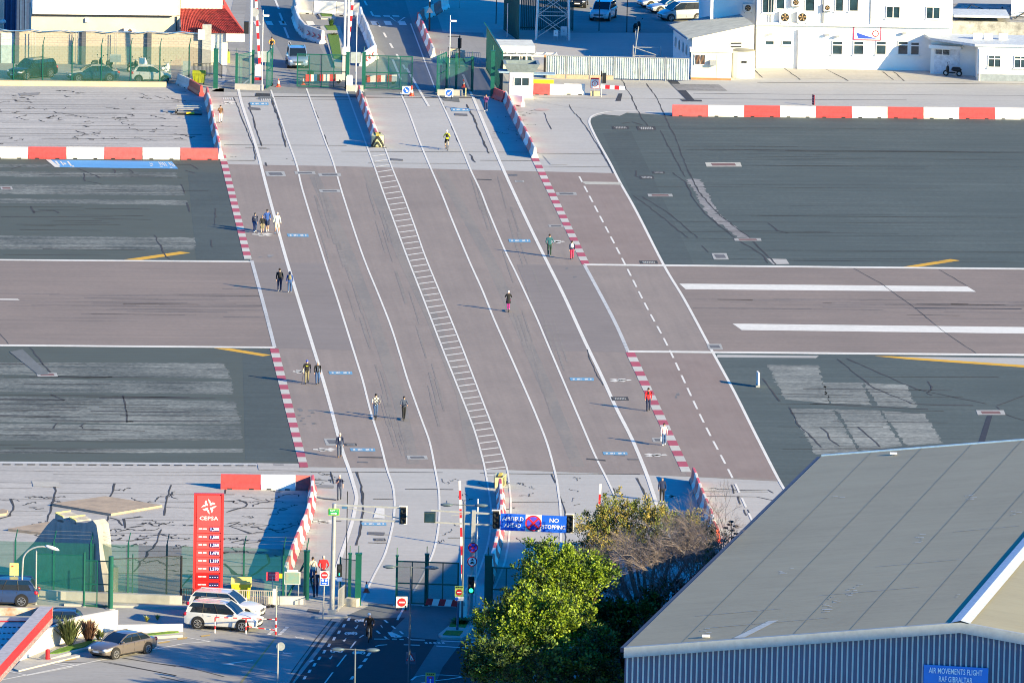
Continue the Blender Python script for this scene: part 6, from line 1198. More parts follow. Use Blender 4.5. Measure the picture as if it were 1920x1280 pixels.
# price sign
b = G(389, 1127); t = thing('price_sign', 'tall red petrol price sign reading CEPSA above the white cars', 'sign', b); H_ = hm(b, 203); W_ = 56/ppm(b); fx = Vector((1, .04, 0)).normalized(); fn = Vector((.04, -1, 0)).normalized()
SR = mat('petrol_red', (.62, .035, .035), .45, var=.03); SR2 = mat('petrol_red_panel', (.66, .07, .075), .45, var=.03); SR3 = mat('petrol_red_deep', (.60, .01, .01), .45); M = Matrix((fx, -fn, Z)).transposed()
q = MB(); q.box(b+Z*H_/2, (W_, .35, H_), M=M); q.build('column', SR, t, world=True)
for sx in (-1, 1): q = MB(); q.box(b+Z*H_/2+fx*sx*W_*.46+fn*.2, (W_*.085, .1, H_), M=M); q.build('side_post', SR, t, world=True)
pw = W_*.80; q = MB(); q.box(b+Z*(H_*.845)+fn*.2, (pw, .06, H_*.28), M=M); q.build('logo_panel', SR2, t, world=True)
lc = b+Z*(H_*.885)+fn*.245; q = MB()
for k in range(4):
    a = k*math.pi/2+.2; R2 = lambda x, y: lc+fx*(x*math.cos(a)-y*math.sin(a))+Z*(x*math.sin(a)+y*math.cos(a))
    q.add([R2(.07, .05), R2(.44, .10), R2(.30, .22), R2(.10, .20), ], [(0, 1, 2, 3)]); q.add([R2(.05, .22), R2(.14, .22), R2(.16, .30), R2(.05, .5)], [(0, 1, 2, 3)])
q.build('logo_star', LET, t, world=True); text_mesh('lettering', 'CEPSA', .34, frame_M(b+Z*(H_*.775)+fn*.245, fx, Z), LET, t, W_*.62)
LED = mat('led_glow', (.5, .55, .9), .4, emit=(.55, .6, 1, .8)); 
for k, pr in enumerate(('1,208', '1,508', '1,268', '1,478', '1,337', '1,570', '- - - -', '- - - -')):
    zc_ = H_*(.675-k*.0735); q = MB(); q.box(b+Z*zc_+fn*.2, (pw, .06, H_*.066), M=M); q.build('price_panel', SR2 if k < 6 else SR3, t, world=True)
    q = MB(); q.box(b+Z*zc_+fn*.235+fx*W_*.2, (W_*.33, .02, H_*.038), M=M); q.build('price_display', mat('display_navy', (.01, .01, .08)), t, world=True)
    text_mesh('price_digits', pr, .27, frame_M(b+Z*zc_+fn*.25+fx*W_*.2, fx, Z), LED, t, W_*.28)
    for j in range(2): q = MB(); q.box(b+Z*(zc_+.02)+fn*.24+fx*(-W_*(.27-.15*j)), (W_*.12, .02, .07), M=M); q.build('fuel_name_mark', LET, t, world=True)
# petrol station canopy corner
zc_ = 5.6; Ac = G(99, 1137, zc_); Bc = G(-140, 1404, zc_); Cc = G(-140, 1136, zc_)
t = thing('station_canopy', 'petrol station canopy with red fascia and riveted white roof, bottom left corner', 'canopy', Vector((Ac.x-4, Ac.y-20, 0)))
q = MB(); q.add([Ac, Bc, Bc-Z*1.0, Ac-Z*1.0], [(0, 1, 2, 3)]); d_ = (Bc-Ac).normalized(); nn = Vector((d_.y, -d_.x, 0)); nn = nn if nn.x < 0 else -nn
q.add([Ac+nn*.8, Bc+nn*.8, Bc+nn*.8-Z*.6, Ac+nn*.8-Z*.6], [(0, 1, 2, 3)]); q.build('red_fascia', mat('fascia_red', (.60, .02, .02), .4, var=.03), t, world=True)
q = MB(); q.add([Ac+Z*.01, Bc+Z*.01, Bc+nn*.8+Z*.01, Ac+nn*.8+Z*.01], [(0, 1, 2, 3)]); q.build('coping', mat('coping_grey', (.42, .40, .42)), t, world=True)
q = MB(); q.prism([Ac-Z*1.0, Bc-Z*1.0, Cc-Z*1.0], .35); rf = q.build('roof', mat('canopy_white_grey', (.50, .52, .52), .6, var=.06), t, world=True)
q = MB(); q.beam(Ac-Z*.3, Cc-Z*.3, .15, .5); q.build('rusty_upstand', mat('rusty_white', (.55, .5, .46), .8, dirt=(.35, .12, .04), dirtamt=.9, scale=1.5), t, world=True)
q = MB(); q.beam(G(-140, 1145, zc_-.6), G(96, 1147, zc_-.6), .25, .05); q.beam(G(-140, 1163, zc_-.6), G(56, 1164, zc_-.6), .12, .05); q.build('red_strip', RED, t, world=True)
for i in range(8):
    for j in range(11):
        p = G(-20+j*8.5-i*2, 1153+i*11, zc_-.63)
        if (p-Ac).cross(d_).z*(nn.cross(d_).z) > .9 and p.x < Ac.x: q = MB(); q.disc(p+Z*.01, .09, Z, .03, 6); q.build('rivet', BLK, t, world=True)
q = MB(); q.tube((Ac.x-4, Ac.y-20, 0), (Ac.x-4, Ac.y-20, zc_-.9), .25, n=12); q.build('column', WHP, t, world=True)

# ------------------------------------------------------------------ lower barriers and gates
t0 = G(413, 915.5); t1 = G(581, 918)
jersey('red barrier, left end of the lower left corner row', G(413, 915.5), G(489, 916.6), REDP, 'barriers at the lower left corner', 1.0); jersey('white barrier between two red ones in the lower left corner row', G(489, 916.6), G(554, 917.5), WHP, 'barriers at the lower left corner', 1.0); jersey('red barrier, right end of the lower left corner row in part shade', G(554, 917.5), G(582, 918), REDP, 'barriers at the lower left corner', 1.0)
barrier_row([(586, 917), (584, 950), (575, 985), (560, 1020), (548, 1050), (534, 1092)], 'rwrwrwrwrwrwrwrw', 'the curved row at the lower left', 'barriers curving down the left walkway', start='far end', h=1.0)
barrier_row([(937, 922), (940, 960), (938, 1000), (929, 1040), (917, 1095)], 'rwrwrwrwrwrwrwrwr', 'the row behind the AIRFIELD AHEAD sign', 'lower centre barriers', start='far end', h=.95)
barrier_row([(1300, 903), (1312, 935), (1330, 975), (1338, 1000)], 'rwrwrwrwrw', 'the row nearest the hangar', 'lower right barriers', start='far end', h=1.0)
jersey('orange red barrier end standing before the hangar eave', G(1338, 1003), G(1345, 1018), mat('orange_red_plastic', (.75, .10, .04), .5), None, 1.0)
for lb, f_, h_, w_ in (('thick green gate post left of the pedestrians at the bottom', (574, 1123), 3.1, .36), ('green gate post right of the pedestrian signal', (655, 1128), 3.1, .2), ('thick green gate post left of the road cone', (671, 1134), 3.3, .38), ('dark green gate post left of the right gate leaf', (743, 1135), 3.2, .14), ('green gate post in the middle of the lower gate leaf', (799, 1135), 3.3, .25), ('tall dark green gate post under the blue sign', (914, 1146), 3.6, .45)): gate_post(lb, f_, h_, w_, 'lower green gate posts')
gate_leaf('green mesh gate leaf across the lower left carriageway', (743, 1134), (858, 1138), 2.9, 'lower vehicle gates', MESHD, 4); gate_leaf('green mesh gate leaf partly hidden by the bright tree', (922, 1146), (1000, 1149), 2.9, 'lower vehicle gates', MESHD, 3)
post_fence('mesh_panel_fence', 'green mesh panel between pedestrian signal and cone', [(637, 1130), (668, 1134)], 2, 2.9, MESHG, outrig=False)
t = thing('bracing', 'diagonal green braces behind the pedestrian gate', 'brace', G(540, 1120)); q = MB(); q.beam(G(538, 1121), G(570, 1118)+Z*2.2, .1); q.beam(G(590, 1118), G(576, 1120)+Z*2, .06); q.build('brace', DGRN, t, world=True)
cone('orange and white cone beside the lower gate post', (687, 1110), .72); cone('plain red cone at the foot of the dark green post', (912, 1152), .75)
A, B = G(797, 1139), G(857, 1142); t = thing('swing_barrier', 'low red and white striped board across the lower right lane', 'barrier', A)
for i in range(5): p, s = A.lerp(B, i/5), A.lerp(B, (i+1)/5); q = MB(); q.add([p+Z*.2+fx*.12*(0), s+Z*.2, s+Z*.62+Vector((.12, 0, 0)), p+Z*.62+Vector((.12, 0, 0))], [(0, 1, 2, 3)]); q.beam(p+Z*.21+Vector((0, .05, 0)), s+Z*.21+Vector((0, .05, 0)), .06); q.build('striped_board', (RED, WHP)[i % 2], t, world=True)
ground_sign('small white no-entry sign standing before the lower gate leaf', (753, 1143), 'noentry', .72)
for lb, f_, h_ in (('white barrier motor housing, front one at the lower island', (868, 1158), 1.35), ('white barrier motor housing, rear one at the lower island', (879, 1150), 1.5)):
    b = G(*f_); t = thing('barrier_housing', lb, 'barrier housing', b, 0, 'lower barrier housings'); q = MB(); q.box((0, 0, h_/2), (.48, .45, h_)); q.tube((0, -.22, h_), (0, .22, h_), .24, n=14); q.build('cabinet', WHP, t); q = MB(); q.box((.0, -.24, h_*.7), (.2, .03, .25)); q.build('lock_plate', GALV, t)
for lb, f_, top, n in (('raised red and white barrier arm left of the thick grey gantry post', (867, 1118), (862, 901), 11), ('raised red and white barrier arm above the tamarisk tree', (1118, 1062), (1126, 907), 7)):
    a = G(*f_); bb = PV(top[0], top[1], a); arm('barrier_arm', lb, 'barrier arm', a+Z*.9, bb, n, .07)
# island
k = MB(); k.prism([G(*p) for p in ((868, 1155), (884, 1150), (905, 1150), (880, 1192), (866, 1199), (828, 1198), (822, 1192))], .14); isl2 = k.build('traffic_island', CONC); isl2['kind'] = 'structure'
for pts in ([(850, 1162), (882, 1163), (872, 1180), (842, 1178)], [(837, 1186), (868, 1187), (862, 1195), (830, 1194)]):
    q = MB(); q.prism([Vector((*G(*p).xy, .14)) for p in pts], .04); q.build('lawn', GRS, isl2)
tuft('low_shrub', 'low dark shrubs in the lower island bed', (864, 1172), 160, .5, 1.0, PL1, w=.07)
# gantry left
def arms(t, b, pts):
    for (x0, y0, x1, y1, w_) in pts: q = MB(); q.beam(PV(x0, y0, b), PV(x1, y1, b), w_); q.build('gantry_arm', GALV, t, world=True)
b = G(622, 1153); t = thing('signal_gantry', 'grey gantry pole with twin arms carrying a signal, above the pedestrians', 'gantry', b); q = MB(); q.tube(b, PV(627, 943, b), .17, .13, n=12); q.build('pole', GALV, t, world=True, smooth='auto')
arms(t, b, [(628, 946, 752, 951, .12), (626, 971, 752, 977, .12), (652, 951, 752, 972, .06)]); signal_head(t, PV(756, 965, b), 1.05)
q = MB(); q.box(b+Z*.2, (.5, .5, .4)); q.build('base', GALV, t, world=True); q = MB(); q.box(PV(646, 951, b), (.35, .25, .12)); q.build('camera', mat('cam_blue', (.05, .15, .3)), t, world=True)
b2 = PV(626, 958, b)+Vector((0, -.25, 0)); t = thing('rvp_sign', 'small green sign reading RVP 1 with a white arrow on the left gantry pole', 'sign', b2); SG = mat('sign_green', (.01, .32, .08), .5); plate(t, b2, .70, .45, mat('sign_yellow_edge', (.6, .65, .1)), name='border'); plate(t, b2+Vector((0, -.02, 0)), .64, .39, SG, name='board')
text_mesh('lettering', 'RVP 1', .17, frame_M(b2+Vector((0, -.045, .09)), (1, 0, 0), Z), LET, t, .45); q = MB(); q.box(b2+Vector((-.04, -.045, -.09)), (.3, .01, .06)); q.add([b2+Vector((.1, -.05, -.01)), b2+Vector((.1, -.05, -.17)), b2+Vector((.22, -.05, -.09))], [(0, 1, 2)]); q.build('arrow', LET, t, world=True)
# gantry right
b = G(882, 1152); t = thing('signal_gantry', 'thick grey gantry post with long arms carrying the airfield signs and signals', 'gantry', b); tp = PV(889, 956, b)
q = MB(); q.beam(b, tp, .26, .26); q.build('pole', GALV, t, world=True); arms(t, b, [(808, 956, 926, 963, .11), (808, 978, 924, 984, .11), (846, 966, 880, 962, .05), (926, 963, 1066, 970, .1), (926, 984, 1066, 994, .1), (1066, 970, 1104, 972, .06), (1104, 972, 1115, 969, .08), (1113, 969, 1113, 984, .05)])
signal_head(t, PV(930, 973, b), 1.1); signal_head(t, PV(1068.5, 980.5, b), 1.1)
c = PV(806, 969, b); q = MB(); q.box(c, (.72, .35, .66)); q.build('camera_box', mat('box_dark_green', (.03, .05, .05)), t, world=True); q = MB(); q.box(c+Vector((0, -.18, 0)), (.6, .03, .54)); q.build('camera_glass', GLASS, t, world=True)
sg = thing('airfield_sign', 'blue overhead sign reading AIRFIELD AHEAD, NO STOPPING with a clearway roundel', 'sign', PV(1000, 978, b)); a0 = PV(938.5, 976, b)+Vector((0, -.3, 0)); a1 = PV(1062, 981.5, b)+Vector((0, -.3, 0)); ux = (a1-a0).normalized(); SH = hm(b, 31.5)
def seg(p0, p1, m, nme): 
    c = PV((p0+p1)/2, 976+5.5*((p0+p1)/2-938.5)/123.5, b)+Vector((0, -.3, 0)); w_ = (p1-p0)/ppm(b); up = Z-ux*Z.dot(ux); up.normalize(); Mx = Matrix((ux, Vector((0, 1, 0)), up)).transposed(); q = MB(); q.box(c, (w_, .05, SH), M=Mx); q.build(nme, m, sg, world=True); return c, up
c, up = seg(938.5, 985, BLUE, 'left_board'); o = Vector((0, -.042, 0)); text_mesh('lettering', 'AIRFIELD', .37, frame_M(c+up*.22+o, ux, up), LET, sg, 1.34); text_mesh('lettering', 'AHEAD', .37, frame_M(c-up*.2+o, ux, up), LET, sg, 1.05)
c, up = seg(985.3, 1015, WHP, 'centre_board'); q = MB(); q.disc(c+o, .51, (0, -1, 0), .03, 32); q.build('red_ring', RED, sg, world=True); q = MB(); q.disc(c+o*1.3, .42, (0, -1, 0), .02, 32); q.build('blue_disc', mat('roundel_blue', (.06, .06, .6)), sg, world=True)
q = MB()
for a in (math.pi/4, -math.pi/4): d = Vector((math.cos(a), 0, math.sin(a)))*.43; q.beam(c+o*(1.6+a*.1)-d, c+o*(1.6+a*.1)+d, .02, .11, up=Vector((0, -1, 0)).cross(d).normalized() if False else Vector((-d.z, 0, d.x)))
q.build('red_cross', RED, sg, world=True)
c, up = seg(1015.3, 1062, BLUE, 'right_board'); text_mesh('lettering', 'NO', .38, frame_M(c+up*.22+o, ux, up), LET, sg, .58); text_mesh('lettering', 'STOPPING', .36, frame_M(c-up*.2+o, ux, up), LET, sg, 1.46)
# small signs on the post
pb = b
def roundel(label, x, yy, r, kind):
    c = PV(x, yy, pb)+Vector((0, -.3, 0)); t = thing('round_sign', label, 'sign', c); f = Vector((0, -1, 0)); q = MB(); q.disc(c, r, f, .03, 28); q.build('ring', RED, t, world=True, smooth='auto'); q = MB(); q.disc(c+f*.03, r*.78, f, .02, 28); q.build('face', mat('roundel_blue', (.06, .06, .6)) if kind else LET, t, world=True)
    q = MB()
    if kind:
        for a in (math.pi/4, -math.pi/4): d = Vector((math.cos(a), 0, math.sin(a)))*r*.8; q.beam(c+f*(.045+a*.004)-d, c+f*(.045+a*.004)+d, .012, r*.2, up=Vector((-d.z, 0, d.x)))
        q.build('cross', RED, t, world=True)
    else: q.box(c+f*.05-Z*r*.28, (r*.8, .01, r*.2)); q.box(c+f*.05-Z*r*.1, (r*.5, .01, r*.18)); q.box(c+f*.05+Z*r*.32, (r*.6, .01, r*.12)); q.ball(c+f*.05+Z*r*.5, (r*.14, .01, r*.14), 8, 4); q.build('vehicle_pictogram', BLK, t, world=True)
roundel('clearway roundel with red cross on the thick gantry post', 887, 1024.5, .32, 1); roundel('white roundel with red ring and vehicle pictograms on the gantry post', 885.5, 1050.5, .32, 0)
b = G(880, 1155); t = thing('traffic_signal', 'traffic signal with green light in white surround at the lower island', 'traffic light', b); signal_head(t, PV(883.5, 1095, b), 1.05, lit=2); q = MB(); q.tube(b, PV(883.5, 1112, b), .1, n=8); q.build('post', GALV, t, world=True)
b = G(857, 1184); t = thing('road_sign', 'yellow-green no-entry sign on a dark post at the lower island', 'sign', b); q = MB(); q.tube(b, PV(861, 1100, b), .08, n=8); q.build('post', mat('post_slate', (.08, .12, .18)), t, world=True); c = PV(861, 1107, b)+Vector((0, -.15, 0)); plate(t, c, .54, .66, mat('sign_lime', (.35, .5, .12)), name='board'); q = MB(); q.disc(c+Vector((0, -.03, -.06)), .19, (0, -1, 0), .02, 20); q.build('red_disc', RED, t, world=True); q = MB(); q.box(c+Vector((0, -.05, -.06)), (.28, .01, .06)); q.build('white_bar', LET, t, world=True)
c2 = c+Vector((.03, 0, -.48)); plate(t, c2, .56, .26, WHP, name='lower_board'); q = MB(); q.disc(c2+Vector((-.17, -.03, 0)), .11, (0, -1, 0), .02, 16); q.build('blue_disc', BLUE, t, world=True)
for j in range(4): q = MB(); q.box(c+Vector((-.18+j*.12, -.03, .26)), (.08, .01, .07)); q.build('letter_mark', BLK, t, world=True)
b = G(605, 1163); t = thing('road_sign', 'no-entry sign above a blue cycle arrow sign on the corner post', 'sign', b); q = MB(); q.tube(b, PV(609, 1075, b), .045, n=8); q.build('post', GALV, t, world=True); c = PV(608.5, 1083, b)+Vector((0, -.1, 0)); plate(t, c, .58, .92, WHP, name='board'); q = MB(); q.disc(c+Vector((0, -.03, .21)), .215, (0, -1, 0), .02, 24); q.build('red_disc', RED, t, world=True); q = MB(); q.box(c+Vector((0, -.05, .21)), (.32, .01, .08)); q.build('white_bar', LET, t, world=True); plate(t, c+Vector((0, -.02, -.22)), .46, .38, BLUE, name='blue_panel')
for sx in (-.11, .11): q = MB(); q.disc(c+Vector((sx, -.045, -.13)), .075, (0, -1, 0), .01, 14); q.build('cycle_wheel', LET, t, world=True)
q = MB(); q.box(c+Vector((-.04, -.045, -.32)), (.2, .01, .05)); q.add([c+Vector((.05, -.05, -.26)), c+Vector((.05, -.05, -.38)), c+Vector((.15, -.05, -.32))], [(0, 1, 2)]); q.build('arrow', LET, t, world=True)
b = G(635, 1130); t = thing('pedestrian_signal', 'black pedestrian signal with a green figure by the lower gate', 'traffic light', b); q = MB(); q.tube(b, PV(637, 1065, b), .05, n=8); q.build('post', GALV, t, world=True); c = PV(636.5, 1068, b)+Vector((0, -.15, 0)); plate(t, c, .34, .8, BLK, th=.2, name='head')
for k in (-.2, .2): q = MB(); q.disc(c+Vector((0, -.12, k)), .12, (0, -1, 0), .03, 12); q.build('lens', mat('lens_dark', (.03, .04, .045)), t, world=True)
q = MB(); q.box(c+Vector((0, -.15, -.22)), (.05, .01, .14)); q.build('green_figure', mat('lens_green_lit', (0, .6, .2), emit=(.02, .9, .35, 1.5)), t, world=True); plate(t, c-Z*.55, .32, .3, mat('small_blue_sign', (.1, .2, .5)), name='small_sign')
# notice signs left
b = G(512, 1135); t = thing('notice_sign', 'red notice with white text lines beside the map board', 'sign', b); c = PV(511, 1080, b); plate(t, c, .78, .56, mat('notice_red', (.62, .05, .09)), name='board')
for k in range(4): q = MB(); q.box(c+Vector((0, -.03, .16-.09*k)), (.5-.08*(k % 2), .01, .02)); q.build('text_line', mat('pale_pink', (.75, .5, .5)), t, world=True)
q = MB(); q.box(c+Vector((.52, -.02, .05)), (.2, .02, .3)); q.build('yellow_tag', YEL, t, world=True); q = MB(); q.beam(b, c, .05); q.build('post', GALV, t, world=True)
b = G(549, 1128); t = thing('map_board', 'street map board in a pale frame by the pedestrian gate', 'sign', b); c = PV(548.5, 1082, b)+Vector((0, -.2, 0)); plate(t, c, 1.02, .82, mat('frame_pale', (.55, .58, .58)), name='frame'); plate(t, c+Vector((0, -.02, 0)), .9, .7, mat('map_print', (.10, .24, .24), .5, var=.35, scale=6, dirt=(.3, .3, .2), dirtamt=.9), name='map')
q = MB(); q.box(c+Z*.47, (.7, .12, .12)); q.build('top_cap', WHP, t, world=True)
for sx in (-.4, .4): q = MB(); q.beam(Vector((c.x+sx, c.y+.05, 0)), c+Vector((sx, .05, 0)), .06); q.build('leg', GALV, t, world=True)
# lamps
DG2 = mat('shade_dark_steel', (.12, .14, .16), .5, metal=.2)  # lamp steel and heads darkened to hold the shade they stand in
def lamp2(label, foot, topy, w_=1.3, m=DG2, xoff=0, gr='double-headed street lamps', base_b=None):
    b = G(*foot); t = thing('street_lamp', label, 'street lamp', b, 0, gr); h_ = hm(b, foot[1]-topy); q = MB(); q.tube((0, 0, 0), (0, 0, h_), .075, .045, n=8); q.build('pole', m, t, smooth='auto')
    q = MB(); q.tube((-w_, 0, h_-.02), (w_, 0, h_-.1), .035, n=6); q.build('arm', m, t)
    for sx in (-1, 1): q = MB(); q.ball((sx*w_, 0, h_-.06), (.42, .2, .11), 12, 6); q.build('lamp_head', mat('lamp_head_shade_grey', (.09, .13, .16), .4), t, smooth=True); q = MB(); q.ball((sx*w_, 0, h_-.12), (.3, .14, .06), 10, 5); q.build('lamp_glass', mat('lamp_glass', (.25, .3, .32), .2), t)
    return t
lamp2('double-headed lamp in front of the lower gate leaf', (766, 1300), 1060); lamp2('double-headed lamp left of the thick gantry post', (866, 1170), 944, 1.1, xoff=0); lamp2('double-headed lamp at the bottom over the cycle lanes', (662, 1455), 1214, 1.02)
b = G(39, 1135); t = thing('street_lamp', 'single curved street lamp beside the blue parked car', 'street lamp', b); q = MB(); h_ = 3.6; pts = [Vector((0, 0, 0)), Vector((.1, 0, 2.9))]+[Vector((.1+1.35*(1-math.cos(a))*.9, 0, 2.9+.95*math.sin(a))) for a in [k*math.pi/12 for k in range(1, 8)]]; q.path(pts, .055, 8); q.build('pole', GALV, t, smooth='auto')
e = pts[-1]; q = MB(); Mr = Matrix.Rotation(.3, 3, 'Y'); q.ball(e+Vector((.32, 0, -.05)), (.48, .17, .12), 14, 8, M=Mr); q.build('lamp_head', mat('lamp_white', (.7, .72, .74), .4), t, smooth=True)
t = thing('yellow_sign', 'pale yellow notice on a post above the blue car', 'sign', G(27, 1130)); bb = G(27, 1130); c = PV(26.5, 1067, bb); plate(t, c, .56, .82, mat('pale_yellow_board', (.75, .68, .22)), name='board'); q = MB(); q.beam(bb, c+Vector((0, .04, 0)), .06); q.build('post', GALV, t, world=True); q = MB(); q.box(c+Vector((-.1, -.03, .2)), (.12, .01, .08)); q.build('red_mark', RED, t, world=True)
for lb, f_, yt, r, m_ in (('thin dark pole left of the thick left walkway line', (648, 1128), 920, .035, BLK), ('slim pale pole right of the thick gantry post', (892, 1150), 934, .05, WHP)): pole('slim_pole', lb, 'pole', f_, hm(G(*f_), f_[1]-yt), r, m_)
b = G(517, 1192); t = thing('swing_gate_post', 'tall striped post with white board at the car park exit', 'post', b); q = MB(); q.tube((0, 0, 0), (0, 0, 3.2), .045, n=8); q.build('post', GALV, t)
for k in range(5): q = MB(); q.tube((0, 0, .1+k*.22), (0, 0, .32+k*.22), .06, n=8); q.build('band', (RED, WHP)[k % 2], t)
q = MB(); q.box((-.12, 0, 2.5), (.22, .05, 1.0)); q.build('white_board', WHP, t)
b = G(520, 1300); t = thing('mirror_post', 'pole with round white mirror back at the bottom of the car park', 'post', b); hb = hm(b, 95); q = MB(); q.tube((0, 0, 0), (0, 0, hb), .05, n=8); q.build('post', GALV, t); q = MB(); q.disc((.16, 0, hb-.18), .26, (0, -1, 0), .05, 20); q.build('mirror_back', mat('mirror_grey', (.28, .31, .33)), t, smooth='auto')
t = thing('height_barrier', 'red and white tubular guard rail in front of the white cars', 'guard rail', G(404, 1186)); A, B, C2 = G(403, 1186), G(461, 1188), G(519, 1190)
for (p, s_) in ((A, A+Z*.98), (B, B+Z*.98)):
    for k in range(4): q = MB(); q.tube(p.lerp(s_, k/4), p.lerp(s_, (k+1)/4), .045, n=8); q.build('post_band', (WHP, RED)[k % 2], t, world=True)
for a_, b__, n_ in ((A+Z*1.0, B+Z*1.0, 7), (B+Z*1.0, C2+Z*1.0, 6), (B+Z*.5, C2+Z*.3, 5)):
    for k in range(n_): q = MB(); q.tube(a_.lerp(b__, k/n_), a_.lerp(b__, (k+1)/n_), .035, n=6); q.build('rail_band', (RED, WHP)[k % 2], t, world=True)
b = G(769, 1296); c = PV(770, 1232, b)+Vector((0, -.25, 0)); t = thing('warning_triangle', 'red-edged triangular cycle warning sign on the lamp pole', 'sign', c)
def trip(s_, o_): return [c+Vector((-s_, o_, -s_*.55)), c+Vector((s_, o_, -s_*.55)), c+Vector((0, o_, s_*1.18))]
q = MB(); q.add(trip(.29, 0)+trip(.29, .03), [(0, 1, 2), (5, 4, 3), (0, 3, 4, 1), (1, 4, 5, 2), (2, 5, 3, 0)]); q.build('border', RED, t, world=True); q = MB(); q.add(trip(.2, -.012), [(0, 1, 2)]); q.build('face', LET, t, world=True)
for sx in (-.07, .07): q = MB(); q.disc(c+Vector((sx, -.025, -.03)), .045, (0, -1, 0), .01, 10); q.build('cycle_wheel', BLK, t, world=True)
plate(t, c+Vector((0, .04, 0)), .6, .72, mat('backing_slate', (.10, .14, .2)), name='backing')
b = G(806, 1330); t = thing('road_sign', 'lime edged blue dead-end sign at the bottom edge', 'sign', b); c = PV(807, 1272, b); plate(t, c, .6, .78, mat('sign_lime', (.35, .5, .12)), name='board'); plate(t, c+Vector((0, -.02, -.08)), .46, .5, BLUE, name='blue_panel'); q = MB(); q.box(c+Vector((0, -.05, -.14)), (.07, .01, .34)); q.build('white_bar', LET, t, world=True); q = MB(); q.box(c+Vector((0, -.055, .08)), (.22, .01, .08)); q.build('red_bar', RED, t, world=True); q = MB(); q.beam(b, c, .07); q.build('post', GALV, t, world=True)
for j in range(4): q = MB(); q.box(c+Vector((-.18+j*.12, -.03, .3)), (.08, .01, .07)); q.build('letter_mark', BLK, t, world=True)
b = G(1114, 1060); t = thing('rvp_sign', 'small green sign among the tamarisk at the right gantry end', 'sign', b); c = PV(1112, 984, b); plate(t, c, .8, .5, SG, name='board'); q = MB(); q.box(c+Vector((0, -.03, -.1)), (.4, .01, .05)); q.build('arrow', LET, t, world=True); q = MB(); q.beam(b, c, .06); q.build('post', GALV, t, world=True)
t = thing('flag_marker', 'narrow white marker board standing alone on the lower right shoulder', 'marker', G(1421, 725)); q = MB(); q.box((0, 0, .65), (.12, .9, .9), rz=.12); q.build('board', WHP, t); q = MB(); q.box((0, 0, .1), (.3, .5, .2)); q.build('foot', GALV, t)

# ================================================================== TREES
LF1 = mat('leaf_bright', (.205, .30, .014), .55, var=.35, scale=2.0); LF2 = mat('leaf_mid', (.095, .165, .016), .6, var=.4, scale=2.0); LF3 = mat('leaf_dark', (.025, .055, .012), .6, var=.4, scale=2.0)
TM1 = mat('tamarisk_green', (.19, .23, .04), .7, var=.4, scale=2.0); TM2 = mat('tamarisk_gold', (.36, .29, .07), .7, var=.3, scale=2.0); BARK = mat('bark', (.12, .09, .06), .9, var=.3, scale=5); BARKG = mat('bare_bark', (.24, .20, .19), .9, var=.25, scale=4)
def foliage(q, c, r, n, leaf, rr, lean=Vector((0, 0, .7)), per=8, spray=.7, mw=(0, 1), ell=(1, 1, 1)):
    nb = max(4, n//16)
    for bi in range(nb):       # boughs, each a plume of leafy shoots
        d = Vector((rr.gauss(0, 1), rr.gauss(0, 1), rr.gauss(0, .8)+.25)).normalized(); p0 = c+d*r*rr.uniform(.35, .85); ba = (d*.75+lean+Vector((rr.gauss(0, .2), rr.gauss(0, .2), 0))).normalized(); BL = spray*rr.uniform(1.0, 1.7); m0 = rr.choice(mw)
        for k in range(16):
            t0 = rr.random(); s1 = ba.orthogonal().normalized(); s1 = Matrix.Rotation(rr.uniform(0, 6.28), 3, ba)@s1
            p = p0+ba*BL*t0+s1*BL*.22*(1-t0); dr = (ba+s1*.75+Vector((0, 0, .15))).normalized(); L = spray*.55*rr.uniform(.6, 1.2)*(1.15-.6*t0)
            for j in range(per):
                t_ = (j+.5)/per; pp = p+dr*L*t_+Vector((rr.gauss(0, .05), rr.gauss(0, .05), rr.gauss(0, .05)))
                a = (dr*.7+Vector((rr.gauss(0, .6), rr.gauss(0, .6), rr.gauss(0, .4)))).normalized()*leaf*rr.uniform(.7, 1.3); w_ = Matrix.Rotation(rr.uniform(0, 3.1), 3, a.normalized())@(a.orthogonal().normalized()*leaf*.3)
                q.add([pp, pp+a*.5+w_, pp+a, pp+a*.5-w_], [(0, 1, 2, 3)], m0 if rr.random() < .8 else rr.choice(mw))
def limbs(q, p, d, L, r, depth, rr, spread=.5, up=.15, minr=.008):
    if depth == 0 or r < minr: return
    e = p; seg = 3; dd = d.normalized()
    for k in range(seg):
        nx = e+dd*L/seg; q.tube(e, nx, r*(1-.22*k/seg), r*(1-.22*(k+1)/seg), n=5 if r > .03 else 3, cap=False); e = nx; dd = (dd+Vector((rr.gauss(0, .12), rr.gauss(0, .12), rr.gauss(0, .08)+up*.3))).normalized()
        if k > 0 and depth > 1: limbs(q, e, (dd+Vector((rr.gauss(0, spread), rr.gauss(0, spread), rr.gauss(0, spread*.6)))).normalized(), L*.62, r*.55, depth-1, rr, spread, up, minr)
    for k in range(2): limbs(q, e, (dd+Vector((rr.gauss(0, spread), rr.gauss(0, spread), rr.gauss(0, spread*.6)))).normalized(), L*rr.uniform(.6, .85), r*.66, depth-1, rr, spread, up, minr)
